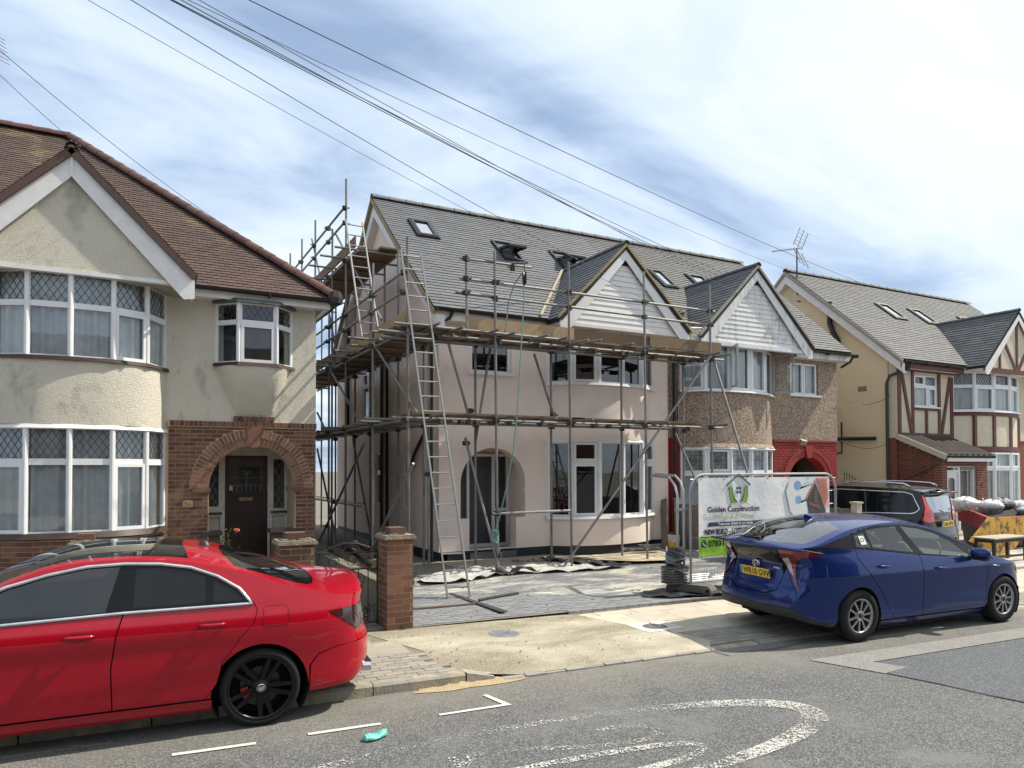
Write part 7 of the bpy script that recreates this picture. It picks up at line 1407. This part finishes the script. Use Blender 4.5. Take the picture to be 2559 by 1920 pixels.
car.panel('rear_window', W1b, BG_, grid=.06, o=-.004); car.panel('quarter_window', W1q, BG_, grid=.06, o=-.004); car.panel('front_window', Wf, BG2, grid=.06, o=-.004)
car.panel('window_surround', ALLW, M('gloss_black_pillar', (.006, .007, .008), .15, spec=.25), holes=[W1b, W1q, Wf], grid=.06, o=-.001)
car.line('chrome_trim', ALLW[::-1][:0]+[(2.17, .97), (1.0, 1.005), (.07, 1.008)]+[(.17, 1.13), (.33, 1.23), (.53, 1.308), (.75, 1.345), (1.0, 1.358), (1.25, 1.35), (1.5, 1.305), (1.76, 1.235), (1.97, 1.145), (2.17, .97)], .0140, M('satin_chrome', (.86, .87, .88), .22, metal=.9), o=.006, n=6)
car.panel('fuel_flap', [(-.215, .84), (-.20, .825), (-.03, .825), (-.01, .845), (-.02, .965), (-.04, .98), (-.19, .975), (-.21, .96)], RED, o=.0008, grid=.06, sides=(1,)); car.line('fuel_flap_gap', [(-.215, .84), (-.20, .823), (-.03, .823), (-.01, .843), (-.018, .967), (-.04, .982), (-.19, .977), (-.212, .962), (-.215, .84)], .0016, GAP, o=.001, sides=(1,))
for s0 in (.27, 1.18): handle(car, s0, .875-.01*(s0 > 1), RED)
# top: boot, backlight, roof, glass roof, windscreen, bonnet
def T(x0, x1, v0, v1, n=8): return [(x0, v0)]+[(x1, v0)]+[(x1, v1)]+[(x0, v1)]
xr_ = car.rx[0][0]+.004; xf_ = car.rx[-1][0]-.004
bl_ = [(-.50, 0), (-.495, .3), (-.46, .55), (-.40, .70), (-.28, .79), (.20, .84), (.28, .4), (.30, 0)]
def sym(P): return P+[(a, -b) for a, b in P[::-1] if b > 1e-6]
BLP = sym(bl_); CG = .84
car.panel('boot_lid', [(xr_, -1), (-.50, -1)]+[(-.50, -.99), (-.28, -.99)][:0]+[p for p in sym([(-.505, 0), (-.50, .3), (-.465, .56), (-.405, .715), (-.30, .81), (-.30, 1)])[::-1]][1:-1]+[(xr_, 1)], RED, top=True, sides=(1,), grid=.07) if False else None
deckp = [(xr_, -1), (-.30, -1), (-.30, -.80), (-.405, -.71), (-.465, -.56), (-.50, -.3), (-.505, 0), (-.50, .3), (-.465, .56), (-.405, .71), (-.30, .80), (-.30, 1), (xr_, 1)]
car.panel('boot_lid', deckp, RED, top=True, sides=(1,), grid=.06)
car.panel('rear_screen', BLP, BG_, top=True, sides=(1,), grid=.06, o=-.003)
for sg in (1, -1):
    car.panel('roof_rail', [(-.30, sg*.80), (.20, sg*.85), (.55, sg*.86), (1.62, sg*.86), (2.38, sg*.93), (2.42, sg*1.0), (-.30, sg*1.0)], RED, top=True, sides=(1,), grid=.06)
car.panel('roof', [(.30, 0), (.28, -.4), (.20, -.85), (.55, -.86), (.60, 0), (.55, .86), (.20, .85), (.28, .4)], RED, top=True, sides=(1,), grid=.06, o=.001)
car.panel('glass_roof', [(.60, 0), (.55, -.86), (1.62, -.86), (1.66, 0), (1.62, .86), (.55, .86)], M('glass_roof_black', (.006, .007, .008), .02, spec=.8), top=True, sides=(1,), grid=.07)
car.panel('windscreen', [(1.66, 0), (1.62, -.86), (2.38, -.93), (2.46, -.5), (2.48, 0), (2.46, .5), (2.38, .93), (1.62, .86)], BG2, top=True, sides=(1,), grid=.07)
car.panel('bonnet', [(2.48, 0), (2.46, -.5), (2.38, -.93), (2.42, -1), (xf_, -1), (xf_, 1), (2.42, 1), (2.38, .93), (2.46, .5)], RED, top=True, sides=(1,), grid=.08)
MB().path([(car.topz(-.90+.0*v, v/10).x+.0, car.topz(-.9, v/10).y, car.topz(-.9, v/10).z+.002-.0002*v*v) for v in range(-8, 9)], .012, 6).build('boot_spoiler', RED, RC, smooth=True)
p = car.topz(.42, 0); MB().lathe([(.0, .05), (.02, .04), (.035, 0)], 10, Mx.Translation(p) @ Mx.Diagonal((1.6, 1, 1, 1))).build('aerial_fin', BLACKP, RC, smooth=True)
MB().tube((-.975, .52, .285), (-.80, .52, .30), .042, 14).build('exhaust_tip', CHROME, RC, smooth='auto'); MB().box(-.99, -.93, -.5, .5, .24, .33).build('diffuser', BLACKP, RC)
SEATM = M('dark_seat', (.03, .03, .032), .8)
for y in (-.37, .37): seat(car, 1.25, y, .48, SEATM)
seat(car, .45, .35, .5, SEATM); seat(car, .45, -.35, .5, SEATM)
MB().box(1.95, 2.3, -.68, .68, .75, .92).build('dashboard', SEATM, RC); 
mirror(car, 1.93, .99, 1.02, RED, 1); mirror(car, 1.93, .99, 1.02, RED, -1)
plate(car, 'LK15 XTD', -1.005, .74, -.15) if False else None
place(RC, (.95, 6.16), 180-3.7, 1.776, 1)
# ----------------------------------------------------------------- blue hatchback (faces right)
BLUE = paint('blue_car_paint', (.004, .024, .145), .45, .26); BC = thing('blue_car', 'dark blue hatchback parked at the right with yellow rear number plate', 'car', (0, 0, 0))
plan = [(-.93, 0), (-.92, .30), (-.875, .50), (-.79, .69), (-.60, .80), (-.2, .868), (.5, .88), (1.3, .88), (2.2, .88), (2.75, .868), (3.12, .79), (3.35, .60), (3.47, .33), (3.51, 0)]
side = [(.14, .10), (.20, .05), (.27, .014), (.36, .012), (.50, .022), (.64, .010), (.80, .004), (.90, .012), (1.0, .035), (1.1, .06), (1.6, .06)]
rear = [(.18, .16), (.26, .06), (.34, .01), (.48, .0), (.60, .02), (.70, .07), (.80, .10), (.93, .12), (1.0, .07), (1.08, .03), (1.14, .02), (1.6, .02)]; front = [(.2, .08), (.35, 0), (.55, 0), (.7, .10), (.9, .25), (1.5, .4)]
belt = [(-2, 1.13), (-1.0, 1.13), (-.7, 1.135), (-.3, 1.12), (.1, 1.10), (.6, 1.05), (1.07, .995), (1.6, .94), (2.1, .895), (2.5, .87), (2.9, .81), (3.3, .70), (3.7, .62), (4.6, .58)]
rail = [(-2, 1.135), (-1.0, 1.135), (-.8, 1.145), (-.6, 1.18), (-.35, 1.26), (-.1, 1.33), (.2, 1.375), (.55, 1.40), (.9, 1.40), (1.2, 1.365), (1.5, 1.30), (1.8, 1.195), (2.1, 1.07), (2.35, .965), (2.55, .90), (2.8, .84), (3.1, .775), (3.4, .69), (3.7, .625), (4.6, .585)]
spine = [(-1.05, 1.14), (-.92, 1.155), (-.6, 1.25), (-.3, 1.345), (0, 1.415), (.35, 1.455), (.7, 1.47), (1.05, 1.46), (1.35, 1.41), (1.7, 1.31), (2.1, 1.15), (2.5, .985), (2.65, .945), (3.0, .87), (3.3, .77), (3.5, .66)]
def pw_(q, z): return .022*math.exp(-((z-(.42-.10*q))/.12)**2)*max(0, min(1, (q-.1)*2))-.010*math.exp(-((z-.80)/.04)**2)
car = Car(BC, plan, side, rear, front, belt, rail, spine, .40, pw_)
common(car, 1.76, 2.70, .352, .17, 0, None, None, .317, .205, .20, 'multi', M('silver_alloy', (.42, .42, .43), .3, metal=.9), zc=.315)
Rw = [(.30-.02, 1.115), (.98, 1.035), (.80, 1.352), (.45, 1.345), (.235, 1.32)]; Rq = [(0.0, 1.145), (.245, 1.12), (.195, 1.305), (.02, 1.27)]
Fw = [(1.15, 1.01), (1.98, .93), (2.0, .965), (1.78, 1.135), (1.5, 1.245), (1.2, 1.315), (.90, 1.352)]; Fq = [(2.04, .925), (2.38, .905), (2.20, .975), (2.06, 1.03)]
FqL = [(2.03, .925), (2.42, .895), (2.04, 1.06), (1.93, 1.10)]
Fq = [(2.05, .93), (2.35, .905), (2.06, 1.035)]
ALLW = [(-.04, 1.125), (.30, 1.095), (1.05, 1.005), (2.47, .875), (2.12, 1.045), (1.80, 1.165), (1.5, 1.27), (1.2, 1.34), (.88, 1.373), (.45, 1.366), (.15, 1.335), (-.03, 1.29)]
fdoor = [(1.12, .235), (1.115, .60), (1.08, .85), (1.055, .998), (2.28, .885), (2.33, .70), (2.34, .50), (2.30, .235)]
rdoor = [(.55, .30), (.40, .55), (.16, .80), (-.01, 1.0), (-.04, 1.118), (.30, 1.088), (1.045, .998), (1.071, .85), (1.106, .60), (1.111, .235), (.60, .235)]
car.panel('front_door', fdoor, BLUE, grid=.045); car.panel('rear_door', rdoor, BLUE, grid=.045)
car.panel('sill', [(.36, .16), (2.34, .16), (2.34, .226), (.36, .226)], BLUE, grid=.05, o=.012)
sm = car.smin+.002
lamp = [(-1.12, 1.12), (-.85, 1.128), (-.52, 1.075), (-.60, 1.05), (-.80, 1.03), (-.90, .98), (-.93, .88), (-.90, .76), (-.84, .62), (-.93, .72), (-1.03, .88), (-1.10, 1.02)]
qp = [(-.40, .21), (-.352, .25)]+car.arch(0, .352, 170, 10, 16, .315)+[(.352, .235), (.594, .231), (.544, .30), (.394, .547), (.154, .795), (-.017, .995), (-.047, 1.115), (-.045, 1.295), (.14, 1.342), (.45, 1.373), (.88, 1.381), (1.2, 1.348), (1.5, 1.278), (1.80, 1.173), (2.12, 1.053), (2.48, .878), (2.286, .884), (2.337, .70), (2.347, .50), (2.307, .235), (2.345, .235)]+car.arch(2.70, .352, 170, 10, 14, .315)+[(3.055, .25), (car.smax-.002, .28)]+[(car.smax-.002-(car.smax-2.6)*i/14, smt(car.rail, car.smax-.002-(car.smax-2.6)*i/14)) for i in range(15)]+car.railpts(2.55, -1.0, 44)+[(-1.13, 1.135), (-1.12, 1.02), (-1.045, .88), (-.95, .70), (-.88, .62), (-.86, .45), (-.70, .26)]
BLKC = [(-.72, 1.138), (-.05, 1.115), (-.05, 1.29), (-.30, 1.235), (-.50, 1.18)]
car.panel('body', qp, BLUE, holes=[BLKC], grid=.05)
car.panel('pillar_panel', BLKC, M('gloss_black_pillar', (.010, .011, .013), .12), grid=.06)
# rear: hatch, lower glass, bumper
car.panel('tailgate', [(sm, .56), (-1.30, .56), (-1.15, .62), (-1.09, .80), (-1.12, .935), (sm, .935)], BLUE, grid=.05); car.panel('spoiler', [(sm, 1.10), (-1.13, 1.10), (-1.13, 1.137), (sm, 1.142)], BLUE, grid=.05, o=.01)
car.panel('lower_rear_glass', [(sm, .938), (-1.13, .938), (-1.14, 1.095), (sm, 1.097)], BG_, grid=.06, o=.002)
car.panel('rear_bumper', [(sm, .43), (-.92, .43), (-.74, .33), (-.865, .47), (-.885, .61), (-.955, .70), (-1.05, .88), (-1.08, .80), (-1.14, .61), (-1.29, .55), (sm, .55)], BLUE, grid=.05, o=.004)
car.panel('bumper_skirt', [(sm, .33), (-.95, .31), (-.62, .25), (-.42, .20), (-.42, .215), (-.72, .325), (-.92, .425), (sm, .425)], M('grey_black_plastic', (.03, .03, .032), .6), grid=.05, o=.006)
car.panel('tail_light', lamp, M('lamp_red', (.20, .01, .012), .08, coat=1, col2=(.10, .006, .008), var=(4, .8)), o=.010, grid=.04)
car.panel('lamp_clear_part', [(-1.08, 1.0), (-1.0, 1.02), (-.98, .90), (-.94, .80), (-1.0, .84), (-1.06, .93)], M('lamp_clear', (.55, .50, .50), .12, coat=1, col2=(.40, .34, .34), var=(14, 1)), o=.014, grid=.04); car.line('lamp_edge', [(-1.12, 1.12), (-.85, 1.13), (-.52, 1.078)], .006, BLACKP, o=.010)
GG = glass('greenish_car_glass', (.80, .90, .84), .9, .05)
for nm, P in (('rear_window', Rw), ('quarter_window', Rq), ('front_window', Fw), ('mirror_window', Fq)): car.panel(nm, P, GG, grid=.06, o=-.004)
car.panel('window_surround', ALLW, M('gloss_black_pillar', (.010, .011, .013), .12), holes=[Rw, Rq, Fw, Fq], grid=.06, o=-.001)
for s0, z_ in ((.28, .905), (1.30, .83)): handle(car, s0, z_, BLUE, slope=-.01)
xr_ = car.rx[0][0]+.004; xf_ = car.rx[-1][0]-.004
car.panel('hatch_top', [(xr_, -1), (-.62, -1), (-.66, -.84), (-.78, -.5), (-.82, 0), (-.78, .5), (-.66, .84), (-.62, 1), (xr_, 1)], BLUE, top=True, sides=(1,), grid=.06)
car.panel('rear_screen', [(-.82, 0), (-.78, -.5), (-.66, -.84), (-.10, -.86), (.0, -.5), (.02, 0), (0, .5), (-.10, .86), (-.66, .84), (-.78, .5)], glass('rear_screen_glass', (.35, .40, .38), 1.1, .16), top=True, sides=(1,), grid=.06)
for sg in (1, -1): car.panel('roof_rail', [(-.66, sg*.84), (-.10, sg*.86), (.2, sg*.88), (1.4, sg*.90), (2.5, sg*.95), (2.55, sg), (-.62, sg)], BLUE, top=True, sides=(1,), grid=.06)
car.panel('roof', [(.02, 0), (0, -.5), (-.10, -.86), (.2, -.88), (1.30, -.90), (1.36, 0), (1.30, .90), (.2, .88), (-.1, .86), (0, .5)], BLUE, top=True, sides=(1,), grid=.07)
car.panel('windscreen', [(1.36, 0), (1.30, -.90), (2.5, -.95), (2.58, 0), (2.5, .95), (1.30, .90)], GG, top=True, sides=(1,), grid=.07)
car.panel('bonnet', [(2.58, 0), (2.5, -.95), (2.55, -1), (xf_, -1), (xf_, 1), (2.55, 1), (2.5, .95)], BLUE, top=True, sides=(1,), grid=.08)
MB().path([(xr_-.02+.05*(v/10)**2, .80*v/10, 1.135) for v in range(-10, 11)], .016, 6).build('spoiler_lip', BLUE, BC, smooth=True)
p = car.topz(.06, 0); mb = MB(); mb.add([p+V(q) for q in ((-.10, 0, 0), (.08, -.03, -.005), (.08, .03, -.005), (-.08, 0, .055), (-.02, 0, .05))], [(0, 1, 3), (0, 3, 2), (1, 4, 3), (2, 3, 4), (1, 2, 4)]); mb.build('aerial_fin', BLUE, BC)
q = car.topz(-.78, .0); MB().path([q+V((-.0, .02, .01)), q+V((.03, .3, .0)), q+V((.06, .52, -.02))], .010, 5).lathe([(0, .03), (.02, .02), (.025, -.01)], 10, Mx.Translation(q)).build('rear_wiper', BLACKP, BC)
q = car.topz(-.84, .86); MB().path([V((xr_+.10, .70, 1.15)), V((xr_+.30, .66, 1.19)), V((xr_+.5, .60, 1.25))], .008, 5).build('screen_edge', BLACKP, BC)
plate(car, 'WR18 GVW', -.848, .73, -.22)
e0 = V((-.831, 0, .885)); mt = CHROME
for a_, b_ in ((.062, .044), (.026, .042), (.044, .018)): MB().path([e0+V((.0-.12*sin(t)*b_*(1 if True else 0), a_*cos(t), b_*sin(t)+(.014 if a_ == .044 else 0))) for t in [2*pi*i/24 for i in range(25)]], .005, 6).build('oval_emblem', mt, BC, smooth=True)
text('PRIUS', .045, (-.84, .47, .90), (0, -1, 0), (-.1, 0, 1), CHROME, 'badge', BC, bold=.001); text('HYBRID', .032, (-.829, -.30, .865), (0, -1, 0), (-.1, 0, 1), CHROME, 'badge', BC, bold=.001)
SG = M('grey_seat', (.07, .072, .07), .85)
for y in (-.37, .37): seat(car, 1.28, y, .50, SG); seat(car, .42, y, .52, SG)
MB().box(1.95, 2.5, -.70, .70, .70, .90).box(.1, 2.3, -.7, .7, .3, .36).box(-.7, .1, -.7, .7, .3, .85).build('dashboard', M('dark_trim', (.035, .036, .037), .8), BC)
MB().path([V((1.86+.07*sin(t), -.37+.17*cos(t), .93+.17*sin(t))) for t in [2*pi*i/24 for i in range(25)]], .013, 6).build('steering_wheel', BLACKP, BC, smooth=True)
mirror(car, 2.02, .985, .985, BLUE, 1); mirror(car, 2.02, .985, .985, BLUE, -1)
pp = car.pos(.10, 1.20, .002); pq = car.pos(.10, 1.28, .002); px = car.pos(.2, 1.20, .002); ux_ = (V((px.x, -px.y, px.z))-V((pp.x, -pp.y, pp.z))).normalized(); uy_ = (V((pq.x, -pq.y, pq.z))-V((pp.x, -pp.y, pp.z))).normalized(); o_ = V((pp.x, -pp.y, pp.z))
st = MB(); st.prism([(-.02, -.04), (.08, -.04), (.06, .07), (-.03, .07)], uy_.cross(ux_)*-.001, org=o_+ux_.cross(uy_)*.004, ax=ux_, ay=uy_); st.build('window_sticker', M('pale_sticker', (.70, .74, .68), .6), BC)
MB().path([o_+ux_*(.02+.025*cos(t))+uy_*(.02+.025*sin(t))+ux_.cross(uy_)*.007 for t in [2*pi*i/14 for i in range(15)]], .003, 4).build('sticker_ring', M('sticker_ink', (.1, .13, .12), .6), BC)
car.line('hybrid_badge', [(2.42, .80), (2.56, .785)], .008, CHROME, sides=(-1,))
car.panel('headlight', [(3.02, .72), (3.2, .77), (3.5, .70), (3.75, .60), (3.5, .58), (3.2, .62)], M('headlamp_glass', (.5, .5, .52), .08, coat=1, col2=(.2, .2, .22), var=(12, 1)), o=.008, grid=.05)
place(BC, (7.76, 5.67), -4.2, 1.76, -1, radians(1.1))
# ----------------------------------------------------------------- black estate on the next drive (faces the houses)
BKP = paint('black_car_paint', (.008, .009, .012), .3); KC = thing('black_car', 'black seven seat estate car parked on the drive behind the blue car', 'car', (0, 0, 0))
plan = [(-1.0, 0), (-.99, .35), (-.95, .62), (-.86, .78), (-.62, .86), (-.1, .90), (.8, .91), (1.6, .91), (2.6, .905), (3.1, .86), (3.4, .70), (3.55, .35), (3.6, 0)]
side = [(.2, .08), (.3, .02), (.5, .01), (.8, 0), (1.0, .02), (1.1, .045), (1.9, .045)]; rear = [(.25, .08), (.4, 0), (.65, .0), (.8, .04), (.95, .06), (1.1, .07), (1.5, .07), (1.9, .07)]; front = [(.2, .08), (.35, 0), (.7, .02), (.9, .1), (1.5, .3)]
belt = [(-2, 1.10), (-1, 1.10), (0, 1.08), (1.5, 1.04), (2.6, 1.02), (3.2, .97), (3.8, .86), (5, .8)]
rail = [(-2, 1.50), (-1.3, 1.52), (-1.0, 1.54), (-.6, 1.60), (0, 1.63), (.8, 1.655), (1.5, 1.62), (2.0, 1.45), (2.4, 1.22), (2.6, 1.08), (2.8, 1.04), (3.3, .96), (3.8, .87), (5, .81)]
spine = [(-1.05, 1.55), (-.6, 1.64), (0, 1.68), (.8, 1.70), (1.5, 1.66), (2.0, 1.5), (2.4, 1.26), (2.65, 1.12), (3.2, 1.02), (3.55, .88)]
car = Car(KC, plan, side, rear, front, belt, rail, spine, .28)
common(car, 1.82, 2.75, .39, .24, 0, None, None, .345, .25, .24, 'multi', M('silver_alloy', (.42, .42, .43)), zc=.345)
sm = car.smin+.002; W1 = [(-.70, 1.13), (-.80, 1.20), (-.62, 1.50), (-.45, 1.53), (.02, 1.555), (.02, 1.115)]; W2 = [(.06, 1.115), (.06, 1.557), (.95, 1.57), (.95, 1.08)]; W3 = [(1.0, 1.08), (1.0, 1.57), (1.45, 1.53), (1.9, 1.35), (2.3, 1.12), (2.3, 1.05)]
lampk = [(-1.02, 1.50), (-1.12, 1.48), (-1.24, 1.22), (-1.36, 1.08), (-1.28, .93), (-1.0, .96), (-.92, 1.02), (-1.02, 1.12), (-1.08, 1.22), (-1.03, 1.36)]
lampk = [(-.985, 1.49), (-1.06, 1.48), (-1.14, 1.28), (-1.26, 1.12), (-1.26, .96), (-1.08, .93), (-.86, .98), (-.94, 1.10), (-1.02, 1.24)]
a1 = car.smax-.002
qp = [(sm, .34), (-.42, .30)]+car.arch(0, .39, 175, 5, 14, .345)+[(.40, .30), (2.34, .30)]+car.arch(2.75, .39, 175, 5, 14, .345)+[(3.15, .3), (a1, .35)]+[(a1+(sm-a1)*i/60, smt(car.rail, a1+(sm-a1)*i/60)-.002) for i in range(61)]
glassr = [(sm, 1.13), (-1.28, 1.13), (-1.17, 1.28), (-1.10, 1.46), (sm, 1.48)]
car.panel('body', qp, BKP, holes=[W1, W2, W3, lampk, [(sm+.002, 1.132)]+glassr[1:-1]+[(sm+.002, 1.478)]], grid=.07)
for P in (W1, W2, W3): car.panel('side_window', P, BG_, grid=.08, o=-.004)
car.panel('rear_screen', glassr, glass('suv_rear_glass', (.3, .33, .35), 1.3, .35), grid=.08, o=-.002); car.panel('tail_light', lampk, M('bright_lamp_red', (.55, .012, .02), .1, coat=1), o=.012, grid=.05)
car.panel('top', [(car.rx[0][0]+.004, -1), (2.0, -1), (2.0, 1), (car.rx[0][0]+.004, 1)], BKP, top=True, sides=(1,), grid=.09); car.panel('windscreen', [(2.0, -1), (2.65, -1), (2.65, 1), (2.0, 1)], BG_, top=True, sides=(1,), grid=.09); car.panel('bonnet', [(2.65, -1), (car.rx[-1][0]-.004, -1), (car.rx[-1][0]-.004, 1), (2.65, 1)], BKP, top=True, sides=(1,), grid=.09)
MB().path([(-.88, -.52, 1.56), (-1.0, -.45, 1.545), (-1.04, 0, 1.55), (-1.0, .45, 1.545), (-.88, .52, 1.56)], .026, 6).build('roof_spoiler', BKP, KC, smooth=True)
car.line('window_trim', [(2.3, 1.04), (0, 1.105), (-.66, 1.115), (-.74, 1.14), (-.83, 1.21), (-.66, 1.50), (-.5, 1.545), (.9, 1.585), (1.5, 1.545)], .013, CHROME, o=.006)
for sg in (1, -1): MB().path([(-.55, sg*.60, 1.66), (-.42, sg*.60, 1.72), (0, sg*.60, 1.745), (1.2, sg*.60, 1.76), (1.5, sg*.58, 1.69)], .017, 6).build('roof_bar', CHROME, KC, smooth=True)
plate(car, 'LN65 HPX', -1.005, .84, -.08, w_=.5); text('V O L V O', .085, (-.985, .31, 1.0), (0, -1, 0), (0, 0, 1), CHROME, 'badge', KC, bold=.003); MB().path([(-1.0, -.05, 1.20), (-1.03, -.3, 1.16)], .012, 5).build('rear_wiper', BLACKP, KC)
KC.rotation_euler = (0, 0, radians(98)); KC.location = (14.75, 9.85, .05)
